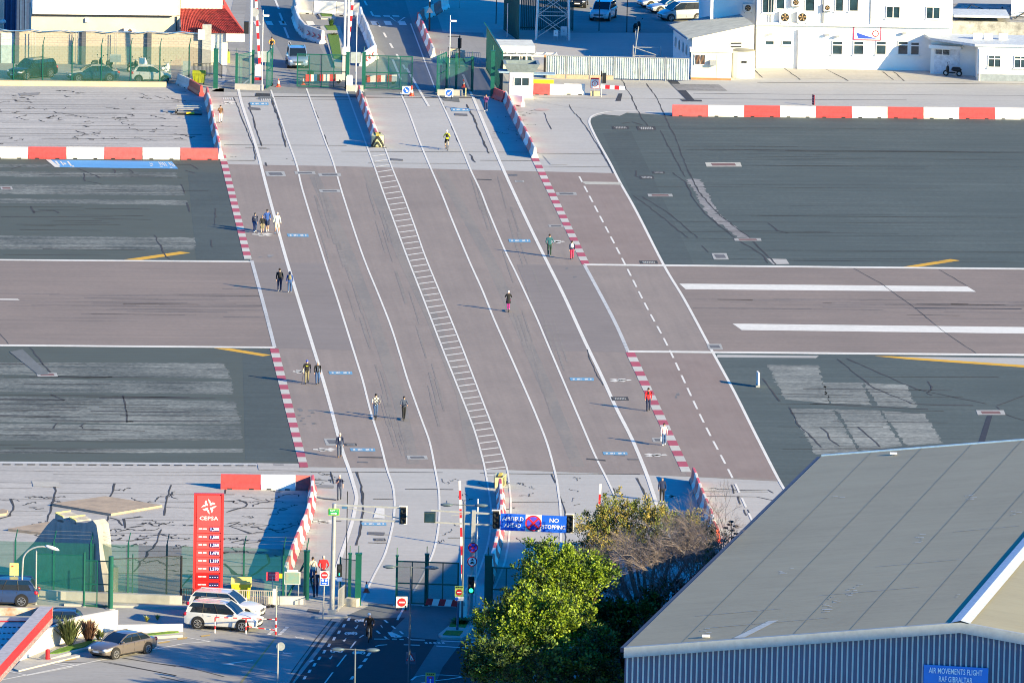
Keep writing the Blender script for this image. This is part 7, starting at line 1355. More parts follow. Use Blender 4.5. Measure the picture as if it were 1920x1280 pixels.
def tree(label, foot, lobes, mats, n, leaf, seed, lean=Vector((-.1, 0, .7)), name='leafy_tree', spray=.85, per=6, mw=(0, 1), group=None, dens=1):
    b = G(*foot); t = thing(name, label, 'tree', b, 0, group); rr = random.Random(seed); q = MB(); tr = MB(); s_ = ppm(b)
    hs = []
    for (x, yy, r, dep) in lobes:
        c = PV(x, yy, b+Vector((0, dep, 0))); R_ = (r+2 if name == 'tamarisk_tree' else max(r-7, 8))/s_; foliage(q, c, R_, int(n*(r/50)**2*dens), leaf, rr, lean, per, spray, mw); hs.append(c)
        s0 = b+Vector((rr.uniform(-.2, .2), rr.uniform(-.2, .2), 0)); mid = b.lerp(c, .5)+Vector((0, 0, .3)); tr.tube(s0, mid, .16, .11, n=7); tr.tube(mid, c, .11, .05, n=6)
        for k in range(5): tr.tube(c.lerp(mid, .2), c+Vector((rr.gauss(0, .4), rr.gauss(0, .4), rr.uniform(.1, .8)))*R_*.6+Vector((0, 0, 0)) if False else c+Vector((rr.gauss(0, .5), rr.gauss(0, .5), rr.uniform(0, .9)))*R_*.7, .04, .012, n=4)
    tr.tube(b-Z*.1, b+Z*1.2, .28, .2, n=9); tr.build('trunk', BARK, t, world=True); q.build('crown', mats, t, world=True); return t
tree('bright green tree whose top reaches the lower blue-shaded road', (1040, 1340), [(1018, 1050, 26, 1), (1040, 1078, 42, 0), (1085, 1080, 42, 1.5), (1122, 1106, 36, 1), (1000, 1098, 34, -1), (1020, 1130, 45, -1.2), (1075, 1125, 45, 0), (1045, 1185, 55, 1.5), (1035, 1115, 50, 7), (1060, 1150, 50, 6), (1020, 1165, 48, 4), (1075, 1105, 42, 9)], [LF1, LF2, LF3], 700, .18, 11, mw=(0, 0, 0, 1, 2))
tree('bright green tree in front, lowest of the lit crowns', (985, 1388), [(950, 1155, 32, 0), (985, 1165, 42, -.5), (1035, 1168, 44, -1), (1080, 1178, 36, .5), (925, 1190, 34, 0), (970, 1205, 46, -1.2), (1030, 1210, 45, -1.5), (1075, 1215, 36, 0), (985, 1260, 60, 0), (1000, 1200, 50, 5), (1045, 1205, 50, 6)], [LF1, LF2, LF3], 700, .18, 12, mw=(0, 0, 0, 1, 2))
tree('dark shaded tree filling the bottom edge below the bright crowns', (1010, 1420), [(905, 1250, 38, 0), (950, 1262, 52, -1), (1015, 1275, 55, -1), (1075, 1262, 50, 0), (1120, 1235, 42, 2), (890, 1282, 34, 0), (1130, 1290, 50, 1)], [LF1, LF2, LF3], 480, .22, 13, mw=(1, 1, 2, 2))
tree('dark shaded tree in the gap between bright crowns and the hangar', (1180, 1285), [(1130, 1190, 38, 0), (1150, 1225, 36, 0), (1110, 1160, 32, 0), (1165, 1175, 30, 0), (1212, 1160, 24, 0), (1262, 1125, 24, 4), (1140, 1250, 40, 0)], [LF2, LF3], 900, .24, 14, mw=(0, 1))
tree('feathery green-gold tamarisk tree behind the bare branches', (1210, 1190), [(1152, 968, 20, 0), (1120, 995, 26, 0), (1165, 1000, 30, .5), (1205, 985, 26, 0), (1235, 1000, 32, -.3), (1275, 1003, 30, -.5), (1310, 1018, 28, -.5), (1345, 1040, 24, -.5), (1135, 1035, 38, 0), (1190, 1040, 42, 1), (1260, 1045, 38, 1), (1110, 1060, 30, 1), (1320, 1060, 26, 1)], [TM1, TM2, LF3], 1150, .125, 15, Vector((-.45, 0, .9)), 'tamarisk_tree', spray=.85, per=8, mw=(0, 0, 1, 1, 2))
b = G(1262, 1270); t = thing('bare_tree', 'bare grey-brown tree spreading in front of the tamarisk beside the hangar', 'tree', b); rr = random.Random(21); q = MB(); qt = MB()
for k in range(66):
    u = rr.random(); v = rr.random(); x = 1150+205*u; yy = 1162-80*u+85*(v-.5); dep = rr.uniform(-1.5, 1.5); c = PV(x, yy, b+Vector((0, dep, 0)))
    if k % 3 == 0: qt.tube(b, b.lerp(c, .5)+Z*.1, .10, .07, n=6); qt.tube(b.lerp(c, .5)+Z*.1, c, .07, .05, n=6)
    limbs(q, c, Vector((rr.uniform(-.9, .15), rr.uniform(-.4, .4), rr.uniform(.3, .9))), rr.uniform(1.2, 1.9), .030, 5, rr, .5, .06, .0035)
o = q.build('branches', BARKG, t, world=True); qt.build('trunk', BARKG, t, world=True)
b = G(1368, 1095); t = thing('agave_stalk', 'tall agave flower stalk with dark clusters at the hangar eave', 'plant', b); q = MB(); hA = hm(b, 118); q.tube((0, 0, 0), (.05, 0, hA), .05, .02, n=6); q.build('stalk', mat('stalk_brown', (.10, .08, .06)), t)
for k, (dx_, f_) in enumerate(((0, 1.0), (-.35, .90), (.3, .93), (-.1, .955), (.35, .81), (-.45, .80), (.5, .66), (-.5, .69), (.1, .86), (.12, .75))):
    q = MB(); q.tube((0, 0, hA*f_-.25), (dx_, 0, hA*f_), .02, n=4); q.ball((dx_, 0, hA*f_), (.2, .16, .08), 8, 5); q.build('flower_cluster', mat('cluster_dark', (.03, .04, .035)), t)
tuft('low_shrub', 'dark scrubby shrub at the foot of the agave stalk', (1362, 1090), 220, 2.4, 1.3, PL1, w=.06); tuft('low_shrub', 'greyish shrub left of the agave by the orange barrier', (1335, 1088), 200, 2.2, 1.0, PL3, w=.05)
slat_fence('dark metal palisade fence in the shade between trees and hangar', (1145, 1330), (1195, 1200), 2.6, 26)

# ================================================================== VEHICLES
def paint(name, col, metal=.3): return mat('paint_'+name, col, .28, metal, var=.03, coat=.6, spec=.5)
RIM = mat('alloy_rim', (.55, .56, .58), .3, metal=.8, var=.05); HLG = mat('headlight_glass', (.7, .75, .8), .1, spec=.9); TLG = mat('taillight_red', (.45, .01, .02), .2, spec=.8); TRIM = mat('dark_trim', (.02, .02, .022), .5)
SPEC = dict(
 suv=dict(L=4.75, W=1.9, H=1.75, wb=2.85, wr=.37, prof=[(-2.37, .42, .78, .80), (-2.33, .30, .98, .88), (-2.1, .24, 1.06, .93), (-1.2, .22, 1.06, .95), (0, .22, 1.05, .95), (1.05, .22, 1.04, .95), (1.55, .22, 1.00, .94), (2.05, .26, .90, .90), (2.3, .32, .78, .82), (2.37, .40, .66, .74)], gb=(-2.22, 1.12), gr=(-1.85, .28), wt=.90, rt=.74),
 sedan=dict(L=4.6, W=1.8, H=1.44, wb=2.76, wr=.33, prof=[(-2.3, .40, .72, .72), (-2.25, .28, .90, .80), (-2.05, .22, .95, .86), (-1.3, .20, .95, .9), (0, .19, .92, .9), (.95, .19, .90, .9), (1.5, .2, .85, .88), (1.95, .24, .76, .84), (2.22, .3, .66, .76), (2.3, .38, .56, .66)], gb=(-1.75, 1.05), gr=(-1.0, .18), wt=.84, rt=.64),
 hatch=dict(L=3.6, W=1.63, H=1.49, wb=2.3, wr=.30, prof=[(-1.8, .42, .72, .66), (-1.76, .28, .92, .74), (-1.5, .22, .98, .79), (-.6, .2, .97, .81), (.5, .2, .95, .81), (.95, .2, .92, .8), (1.35, .24, .84, .76), (1.68, .3, .7, .66), (1.8, .38, .56, .54)], gb=(-1.6, .85), gr=(-1.15, .15), wt=.76, rt=.60),
 van=dict(L=4.4, W=1.8, H=1.82, wb=2.7, wr=.33, prof=[(-2.2, .42, .9, .8), (-2.16, .26, 1.1, .86), (-1.8, .22, 1.12, .9), (0, .2, 1.12, .9), (1.0, .2, 1.08, .9), (1.5, .22, 1.0, .88), (1.95, .26, .84, .82), (2.15, .32, .7, .74), (2.2, .4, .6, .66)], gb=(-2.1, 1.35), gr=(-1.95, .45), wt=.87, rt=.78))
def car(name, label, kind, foot, rz, col, rack=False, group=None, sc=1):
    S = SPEC[kind]; t = thing(name, label, 'car', G(*foot), rz, group); P = col
    q = MB(); rings = []
    for x, zb, zt, hw_ in S['prof']:
        zm = (zb+zt)/2; r = [(0, zb), (hw_*.86, zb), (hw_*.97, zb+.06), (hw_, zm-.02), (hw_*.995, zm+.1*(zt-zb)), (hw_*.965, zt-.07), (hw_*.90, zt-.015), (hw_*.6, zt+.02), (0, zt+.03)]
        ring = [(x, y, z) for y, z in r]+[(x, -y, z) for y, z in r[-2:0:-1]]; rings.append(ring)
    m = len(rings[0]); vs = [v for r in rings for v in r]; fs = [(i*m+j, (i+1)*m+j, (i+1)*m+(j+1) % m, i*m+(j+1) % m) for i in range(len(rings)-1) for j in range(m)]
    fs += [tuple(range(m)), tuple(range(len(vs)-1, len(vs)-m-1, -1))]; q.add(vs, fs); q.build('body', P, t, smooth='auto')
    xb0, xb1 = S['gb']; xr0, xr1 = S['gr']; wt, rt = S['wt'], S['rt']; H = S['H']; zb = max(p[2] for p in S['prof'])-.02
    # glass house
    def roof_z(x): return H-.03-.05*((x-(xr0+xr1)/2)/((xr1-xr0)/2))**2
    B_ = [(xb0, -wt*.9, zb), (xb1, -wt*.9, zb-.03), (xb1, wt*.9, zb-.03), (xb0, wt*.9, zb)]; mid = [(xb0*.5+xr0*.5-.05, -(wt*.93+rt)/2, (zb+H)/2), (xb1*.5+xr1*.5+.02, -(wt*.93+rt)/2, (zb+H)/2), (xb1*.5+xr1*.5+.02, (wt*.93+rt)/2, (zb+H)/2), (xb0*.5+xr0*.5-.05, (wt*.93+rt)/2, (zb+H)/2)]
    T_ = [(xr0, -rt, H-.07), (xr1, -rt, H-.07), (xr1, rt, H-.07), (xr0, rt, H-.07)]
    g = MB(); g.add(B_+mid+T_, [(0, 1, 5, 4), (4, 5, 9, 8), (2, 3, 7, 6), (6, 7, 11, 10)]); g.build('side_windows', CGLASS, t)
    g = MB(); g.add([B_[1], B_[2], mid[2], mid[1], T_[2], T_[1]], [(0, 1, 2, 3), (3, 2, 4, 5)]); g.build('windscreen', CGLASS, t, smooth=True); g = MB(); g.add([B_[3], B_[0], mid[0], mid[3], T_[0], T_[3]], [(0, 1, 2, 3), (3, 2, 4, 5)]); g.build('rear_window', CGLASS, t, smooth=True)
    rf = MB(); nx, ny = 8, 6; vs = []
    for i in range(nx+1):
        for j in range(ny+1):
            x = xr0-.06+(xr1-xr0+.1)*i/nx; y = (-1+2*j/ny)*(rt+.03); vs.append((x, y, roof_z(min(max(x, xr0), xr1))-.045*(y/rt)**2+.01))
    k0 = len(vs); rf.add(vs, [(i*(ny+1)+j, (i+1)*(ny+1)+j, (i+1)*(ny+1)+j+1, i*(ny+1)+j+1) for i in range(nx) for j in range(ny)]); rf.build('roof', P, t, smooth=True)
    pl = MB()
    for sy in (-1, 1):
        a = [Vector(B_[1 if sy < 0 else 2]), Vector(mid[1 if sy < 0 else 2]), Vector(T_[1 if sy < 0 else 2])]; c = [Vector(B_[0 if sy < 0 else 3]), Vector(mid[0 if sy < 0 else 3]), Vector(T_[0 if sy < 0 else 3])]
        for w in (a, c):
            for u, v in zip(w[:-1], w[1:]): pl.beam(u, v, .07, .05)
        pl.beam(a[2]+Vector((0, 0, .01)), c[2]+Vector((0, 0, .01)), .06, .05)
        ks = (.36, .66) if kind != 'hatch' else (.45,)
        for k in ks: b0 = a[0].lerp(c[0], k+.02); m0 = a[1].lerp(c[1], k); t0_ = a[2].lerp(c[2], k-.02); pl.beam(b0, m0, .05, .04, m=1); pl.beam(m0, t0_, .05, .04, m=1)
        if kind in ('suv', 'van', 'hatch'):
            b0, b1 = c[0], a[0].lerp(c[0], .93); m1 = a[1].lerp(c[1], .9); pl.add([b0+Vector((0, sy*.015, 0)), b1+Vector((0, sy*.015, 0)), m1+Vector((0, sy*.015, 0)), c[1]+Vector((0, sy*.015, 0))], [(0, 1, 2, 3) if sy < 0 else (3, 2, 1, 0)])
    pl.build('pillars', [P, TRIM], t)
    xf, xr = S['wb']/2+.08, -S['wb']/2+.02; W = max(p[3] for p in S['prof'])
    for x in (xf, xr):
        for sy in (-1, 1):
            a = MB(); a.tube((x, sy*(W-.28), S['wr']+.03), (x, sy*(W+.006), S['wr']+.03), S['wr']+.075, n=22); a.build('wheel_arch', TRIM, t)
            w = MB(); w.tube((x, sy*(W-.2), S['wr']), (x, sy*(W+.02), S['wr']), S['wr'], n=22); wo = w.build('wheel', RUBB, t)
            r = MB(); r.disc((x, sy*(W+.024), S['wr']), S['wr']*.68, (0, sy, 0), .012, 20, m=1)
            for k in range(7):
                an = k*2*math.pi/7; d = Vector((math.cos(an), 0, math.sin(an))); r.beam(Vector((x, sy*(W+.035), S['wr'])), Vector((x, sy*(W+.035), S['wr']))+d*S['wr']*.64, .03, .05, up=Vector((0, 1, 0)))
            for k in range(20):
                a0, a1 = k*math.pi/10, (k+1)*math.pi/10; c_ = Vector((x, sy*(W+.034), S['wr'])); r.beam(c_+Vector((math.cos(a0), 0, math.sin(a0)))*S['wr']*.66, c_+Vector((math.cos(a1), 0, math.sin(a1)))*S['wr']*.66, .03, .03, up=Vector((0, 1, 0)))
            r = r.build('rim', [RIM, TRIM], None); r.parent = wo
    fr, re = S['prof'][-2], S['prof'][1]; xF = S['prof'][-1][0]; xR = S['prof'][0][0]
    for sy in (-1, 1):
        h = MB(); h.ball((fr[0]-.12, sy*fr[3]*.84, fr[2]-.06), (.24, .20, .085), 12, 8); h.build('headlight', HLG, t, smooth=True)
        h = MB(); h.ball((re[0]+.05, sy*re[3]*.9, re[2]-.08), (.16, .12, .13), 12, 8); h.build('taillight', TLG, t, smooth=True)
        h = MB(); h.ball((xb1-.12, sy*(W+.08), zb+.06), (.08, .12, .08), 10, 6); h.beam((xb1-.1, sy*(W-.1), zb), (xb1-.1, sy*(W+.05), zb+.04), .04); h.build('wing_mirror', P, t, smooth=True)
        for x in (.35, -.6): h = MB(); h.beam((x-.1, sy*(W*.985+.015), zb-.13), (x+.1, sy*(W*.985+.015), zb-.13), .03); h.build('door_handle', P, t)
        h = MB(); 
        for x in (.85, -.15, -1.05): h.beam((x, sy*(W+.001), .34), (x-.03, sy*(W*.975), zb-.05), .012, .012)
        h.beam((xf-.5, sy*(W+.004), .24), (xr+.5, sy*(W+.004), .24), .03, .08); h.build('door_seams', TRIM, t)
    h = MB(); h.box((fr[0]+.06, 0, fr[2]-.14), (.06, fr[3]*1.1, .15)); h.build('grille', TRIM, t)
    h = MB()
    for k in range(3): h.box((fr[0]+.095, 0, fr[2]-.19+.05*k), (.015, fr[3]*1.08, .018))
    h.build('grille_bar', RIM, t)
    h = MB(); h.box((xF+.0, 0, .36), (.06, fr[3]*1.3, .12)); h.build('lower_intake', TRIM, t); h = MB(); h.box((xF+.035, 0, .47), (.02, .5, .11)); h.build('number_plate', WHP, t); h = MB(); h.box((xR-.012, 0, .62), (.02, .5, .11)); h.build('number_plate', YEL, t)
    if rack:
        h = MB()
        for sy in (-1, 1): h.beam((xr0+.15, sy*rt*.9, H+.04), (xr1-.1, sy*rt*.9, H+.04), .04)
        h.build('roof_rail', GALV, t)
    return t
car('parked_suv', 'silver-blue off-roader driving through the upper gate towards the crossing', 'suv', (557, 124), math.radians(-86), paint('silver_blue', (.24, .33, .46)), True)
car('parked_suv', 'white estate-like off-roader nearest the guard rail, below the price sign', 'suv', (419, 1177), math.radians(-15), paint('white', (.60, .61, .61), .05), True)
car('parked_suv', 'white off-roader parked just behind the nearest white one', 'suv', (424, 1157), math.radians(-14), paint('white2', (.58, .59, .61), .05))
car('parked_suv', 'dark blue sports utility car cut by the left edge below the rock', 'suv', (2, 1131), math.radians(177), paint('blue', (.035, .07, .18)))
car('parked_sedan', 'bronze grey saloon parked by the white wall', 'sedan', (229, 1226), math.radians(228), paint('bronze', (.27, .235, .21), .6))
car('parked_hatchback', 'blue car mostly hidden behind the white retaining wall', 'hatch', (106, 1184), math.radians(178), paint('blue', (.035, .07, .18)))
car('parked_hatchback', 'small white hatchback behind the green fence beside the scooters', 'hatch', (284, 153), math.radians(1), paint('white', (.72, .73, .72), .05), sc=1)
car('parked_sedan', 'dark blue saloon behind the green fence at the upper left', 'sedan', (174, 151), math.radians(192), paint('navy', (.02, .06, .13)))
car('parked_suv', 'black car facing the camera behind the green fence, leftmost', 'suv', (60, 146), math.radians(225), paint('black', (.012, .014, .016)))
car('parked_suv', 'white car in blue shade facing the camera in the back car park', 'suv', (1131, 36), math.radians(-102), paint('white2', (.74, .74, .74)))
car('parked_hatchback', 'pale car in the back car park row, leftmost and furthest', 'sedan', (1240, 14), math.radians(203), paint('palegrey', (.5, .53, .56))); car('parked_sedan', 'silver saloon, middle of the three in the back car park row', 'sedan', (1258, 24), math.radians(203), paint('silver', (.42, .47, .52))); car('parked_van', 'silver people carrier, nearest of the three in the back car park row', 'van', (1277, 38), math.radians(203), paint('grey', (.38, .41, .44)))
car('parked_hatchback', 'dark car cut by the top edge left of the shaded white car', 'hatch', (1085, 12), math.radians(-95), paint('black', (.012, .014, .016))); car('parked_hatchback', 'red car cut by the top edge above the back car park row', 'hatch', (1205, -6), math.radians(200), paint('red', (.3, .02, .03)))
def scooter(label, foot, rz, m, box=False, big=False, name='motor_scooter', group='parked motor scooters'):
    t = thing(name, label, 'motorbike' if big else 'scooter', G(*foot), rz, group)
    for x in (-.62, .62): w = MB(); w.tube((x, -.06, .27), (x, .06, .27), .27, n=18); wo = w.build('wheel', RUBB, t); r = MB(); r.disc((x, 0, .27), .15, (0, 1, 0), .14, 12); r = r.build('rim', GALV, None); r.parent = wo
    q = MB(); q.ball((-.35, 0, .62), (.5, .18, .2), 12, 8); q.ball((.48, 0, .62), (.16, .2, .36), 10, 8); q.box((.1, 0, .32), (.7, .26, .1)); q.build('body', m, t, smooth=True)
    q = MB(); q.ball((-.32, 0, .80), (.42, .15, .07), 12, 6); q.build('seat', BLK, t, smooth=True); q = MB(); q.tube((.6, 0, .3), (.42, 0, 1.0), .03, n=6); q.tube((.42, -.33, 1.02), (.42, .33, 1.02), .02, n=6); q.build('handlebar', GALV, t)
    q = MB(); q.ball((.54, 0, .95), (.07, .1, .08), 8, 6); q.build('headlight', HLG, t)
    for sy in (-1, 1): q = MB(); q.tube((.42, sy*.3, 1.02), (.44, sy*.36, 1.22), .01, n=4); q.ball((.44, sy*.37, 1.24), (.03, .07, .05), 6, 5); q.build('mirror', BLK, t)
    if box: q = MB(); q.box((-.75, 0, 1.05), (.5, .5, .5)); q.build('top_box', WHP, t)
    return t
scooter('dark scooter left of the blue saloon roof behind the fence', (182, 130), .9, TRIM); scooter('slim dark scooter right of the blue saloon roof', (205, 130), 1.3, TRIM); scooter('black scooter between fence posts near the white box', (249, 134), 1.0, TRIM); scooter('scooter with a large white delivery box by the small white hatchback', (270, 134), 1.4, WHP, True); scooter('white scooter right of the small white hatchback', (310, 140), 1.2, WHP)
scooter('large black motorbike parked in the shaded porch of the white wing', (1786, 143), math.radians(165), TRIM, big=True, name='motorbike', group=None); scooter('dark scooter in the blue shade behind the scaffold frame', (1194, 60), 1.2, TRIM, group=None)

# ================================================================== PEOPLE
SKIN = mat('skin', (.55, .33, .24), .6, var=.05); SKIN2 = mat('skin_tan', (.42, .25, .17), .6, var=.05)
def cloth(name, c): return mat('cloth_'+name, c, .85, var=.12, scale=6)
C_ = dict(navy=cloth('navy', (.015, .025, .07)), black=cloth('black', (.012, .013, .016)), blue=cloth('blue', (.02, .07, .28)), denim=cloth('denim', (.04, .09, .22)), white=cloth('white', (.75, .75, .73)), cream=cloth('cream', (.62, .56, .44)), brown=cloth('brown', (.15, .08, .04)), yellow=cloth('yellow', (.72, .68, .02)), teal=cloth('teal', (.02, .10, .13)), red=cloth('red', (.62, .02, .03)), crimson=cloth('crimson', (.5, .02, .08)), magenta=cloth('magenta', (.32, .02, .20)), camo=cloth('camo', (.20, .18, .11)), slate=cloth('slate', (.06, .08, .13)), pink=cloth('pink', (.72, .5, .52)), grey=cloth('grey', (.25, .26, .28)), purple=cloth('purple', (.14, .04, .16)), pale=cloth('pale_green', (.62, .68, .60)), orange=cloth('orange', (.75, .35, .06)), dgreen=cloth('dark_green', (.02, .05, .04)))
HAIR = dict(dark=mat('hair_dark', (.025, .016, .012), .7), grey=mat('hair_grey', (.5, .48, .45), .8), bald=None, blond=mat('hair_blond', (.35, .22, .10), .7), cap_white=C_['white'], cap_blue=cloth('cap_blue', (.05, .10, .55)), cap_dark=C_['black'], hood=C_['navy'], helmet=mat('helmet_white', (.8, .8, .8), .3), helmet_black=mat('helmet_black', (.05, .05, .06), .3))
def person(label, foot, rz, h, top, bottom, shoes='black', hair='dark', pose='walk', sleeves=True, shorts=False, phase=1, pack=None, bag=None, coat=False, skin=None, extra=None, arms_=None, wide=1.0, seat=None, group=None):
    """heading rz: the way the person faces (world angle)"""
    sk = skin or SKIN; V = {}; E = []; st = .20*phase
    if pose == 'walk':
        A_ = {'kneeR': (.10+st*.55, -.10, .50), 'ankR': (st*1.0-.02, -.10, .09), 'kneeL': (.02-st*.2+.06, .10, .50), 'ankL': (-st*1.15, .10, .11+abs(st)*.15)}
    elif pose == 'stand': A_ = {'kneeR': (.02, -.11, .50), 'ankR': (0, -.12, .09), 'kneeL': (.02, .11, .50), 'ankL': (0, .12, .09)}
    elif pose == 'scoot': A_ = {'kneeR': (.06, -.07, .62), 'ankR': (-.02, -.07, .23), 'kneeL': (.0, .08, .62), 'ankL': (-.22, .07, .24)}
    elif pose == 'cycle': A_ = {'kneeR': (.42, -.13, .80), 'ankR': (.26, -.13, .40), 'kneeL': (.30, .13, .62), 'ankL': (.14, .13, .22)}
    zp = .92 if pose != 'cycle' else 1.0
    if pose == 'scoot': zp = 1.04
    if pose == 'cycle': sp = [(-.12, 0, 1.0), (.0, 0, 1.18), (.16, 0, 1.38), (.24, 0, 1.52), (.30, 0, 1.62), (.33, 0, 1.71)]
    else: d = zp-.92; sp = [(0, 0, .94+d), (0, 0, 1.14+d), (.01, 0, 1.34+d), (.02, 0, 1.47+d), (.035, 0, 1.56+d), (.045, 0, 1.655+d)]
    x0, _, z0 = sp[0]; sh = sp[2]
    V['pelvis'] = (sp[0], .135*wide); V['waist'] = (sp[1], .125*wide); V['chest'] = (sp[2], .15*wide); V['neck'] = (sp[3], .052); V['head'] = (sp[4], .082); V['crown'] = (sp[5], .082)
    E += [('pelvis', 'waist', 't'), ('waist', 'chest', 't'), ('chest', 'neck', 't'), ('neck', 'head', 'h'), ('head', 'crown', 'h')]
    for s_, sg_ in (('R', -1), ('L', 1)):
        V['hip'+s_] = ((x0, sg_*.095, z0-.06), .105); V['knee'+s_] = (A_['knee'+s_], .066 if shorts else .074); V['ank'+s_] = (A_['ank'+s_], .045 if shorts else .058); a = A_['ank'+s_]; V['toe'+s_] = ((a[0]+.15, a[1], a[2]-.045), .038); V['heel'+s_] = ((a[0]-.03, a[1], a[2]-.045), .036)
        E += [('pelvis', 'hip'+s_, 'p'), ('hip'+s_, 'knee'+s_, 'p'), ('knee'+s_, 'ank'+s_, 's'), ('ank'+s_, 'toe'+s_, 'f'), ('ank'+s_, 'heel'+s_, 'f')]
        sw = -sg_*st*.9*(1 if pose == 'walk' else 0); S0 = Vector((sh[0], sg_*.185*wide, sh[2]+.06)); am = arms_ or ('hang' if pose in ('walk', 'stand') else 'bars')
        if am == 'hang' or (am == 'phone' and s_ == 'L'): El = S0+Vector((sw*.5-.02, sg_*.055, -.27)); Wr = El+Vector((sw*.6+.05, sg_*.0, -.24))
        elif am in ('phone', 'face'): El = S0+Vector((.08, sg_*.06, -.24)); Wr = El+Vector((.16, -sg_*.10, .12 if am == 'phone' else .26))
        elif am == 'pocket': El = S0+Vector((-.08, sg_*.11, -.25)); Wr = El+Vector((.14, -sg_*.07, -.16))
        else: El = S0+Vector((.12, sg_*.10, -.22)); Wr = El+Vector((.22, -sg_*.02, -.08))
        V['sho'+s_] = (tuple(S0), .066*wide if sleeves else .058); V['elb'+s_] = (tuple(El), .052 if sleeves else .043); V['wri'+s_] = (tuple(Wr), .036 if sleeves else .030); dW = (Wr-El).normalized(); V['han'+s_] = (tuple(Wr+dW*.08), .036)
        E += [('chest', 'sho'+s_, 't'), ('sho'+s_, 'elb'+s_, 'u'), ('elb'+s_, 'wri'+s_, 'a'), ('wri'+s_, 'han'+s_, 'd')]
    if coat:
        V['skirt'] = ((x0, 0, z0-.22), .15); E.append(('pelvis', 'skirt', 't'))
    names = list(V); idx = {n: i for i, n in enumerate(names)}
    me = bpy.data.meshes.new('body'); me.from_pydata([V[n][0] for n in names], [(idx[a], idx[b]) for a, b, _ in E], []); o = bpy.data.objects.new('body', me); COL.objects.link(o)
    mo = o.modifiers.new('s', 'SKIN'); mo.use_smooth_shade = True
    for i, n in enumerate(names): r_ = V[n][1]; me.skin_vertices[0].data[i].radius = (r_*(.78 if n in ('waist', 'pelvis') else 1), r_) if n not in ('chest',) else (r_*.8, r_*1.1)
    me.skin_vertices[0].data[0].use_root = True
    su = o.modifiers.new('u', 'SUBSURF'); su.levels = 2; su.render_levels = 2
    dg = bpy.context.evaluated_depsgraph_get(); m2 = bpy.data.meshes.new_from_object(o.evaluated_get(dg)); bpy.data.objects.remove(o)
    T_ = C_[top] if isinstance(top, str) else top; Bm = C_[bottom]; Sm = C_[shoes] if isinstance(shoes, str) else shoes
    ms = [T_, Bm, sk, Sm]; m2.materials.clear()
    for q_ in ms: m2.materials.append(q_)
    segs = [(Vector(V[a][0]), Vector(V[b][0]), k, V[a][1], V[b][1]) for a, b, k in E]
    mp = {'t': 0, 'h': 2, 'p': 1, 's': 2 if shorts else 1, 'f': 3, 'u': 0, 'a': 0 if sleeves else 2, 'd': 2}
    for p in m2.polygons:
        c = p.center; best = 9e9; kk = 't'
        for a, b, k, ra, rb in segs:
            d = b-a; tt = max(0, min(1, (c-a).dot(d)/d.length_squared)); dist = (c-(a+d*tt)).length-(ra+(rb-ra)*tt)
            if dist < best: best = dist; kk = k
        p.material_index = mp[kk]; 
    bm = bmesh.new(); bm.from_mesh(m2)
    # face, ears and fingers grow out of the same mesh
    def addball(c, r, mi, n=6, k=4):
        ret = bmesh.ops.create_uvsphere(bm, u_segments=n, v_segments=k, radius=1, matrix=Matrix.Translation(c)@Matrix.Diagonal((*r, 1)))
        for v in ret['verts']:
            for f in v.link_faces: f.material_index = mi; f.smooth = True
    H4, H5 = Vector(sp[4]), Vector(sp[5]); hc = (H4+H5)/2+Vector((.01, 0, .01))
    addball(hc+Vector((.095, 0, -.01)), (.022, .014, .022), 2)
    for sy in (-1, 1): addball(hc+Vector((.0, sy*.082, 0)), (.02, .012, .03), 2); addball(hc+Vector((.078, sy*.032, .025)), (.014, .014, .010), 3)
    addball(hc+Vector((.085, 0, -.055)), (.012, .026, .008), 2)
    for s_, sg_ in (('R', -1), ('L', 1)):
        a, b = Vector(V['wri'+s_][0]), Vector(V['han'+s_][0]); d = (b-a).normalized(); sd_ = d.cross(Vector((0, sg_, 0))); sd_ = sd_.normalized() if sd_.length > .1 else Vector((1, 0, 0))
        for k in range(4): 
            base = b+d*.012+sd_*(k-1.5)*.019; ln = (.058, .068, .064, .05)[k]; addball(base+d*ln*.45+Vector((0, -sg_*.008, 0)), (.011+abs(d.x)*ln*.5, .010+abs(d.y)*ln*.5, .010+abs(d.z)*ln*.55), 2, 5, 3)
        addball(b-d*.02+sd_*.042, (.014+abs(d.x)*.02, .012, .014+abs(d.z)*.02), 2, 5, 3)
    bm.to_mesh(m2); bm.free(); m2.name = 'body'
    b0 = G(*foot); t = thing('person', label, 'person', b0, rz, group); bo = bpy.data.objects.new('body', m2); COL.objects.link(bo); bo.parent = t
    hm_ = HAIR.get(hair)
    if hm_:
        q = MB(); q.ball(hc+Vector((-.018, 0, .03)), (.100, .094, .098), 12, 8)
        if hair in ('dark', 'blond') and sleeves and coat: q.ball(hc+Vector((-.06, 0, -.06)), (.06, .08, .10), 10, 6)
        if hair.startswith('cap'): q.ball(hc+Vector((.11, 0, .045)), (.07, .065, .012), 10, 4)
        if hair == 'hood': q.ball(hc+Vector((-.03, 0, -.03)), (.105, .11, .13), 12, 8)
        if hair.startswith('helmet'): q.ball(hc+Vector((0, 0, .055)), (.135, .11, .09), 12, 8)
        q.build('cap' if hair.startswith('cap') else ('helmet' if hair.startswith('helmet') else ('hood' if hair == 'hood' else 'hair')), hm_, t, smooth=True)
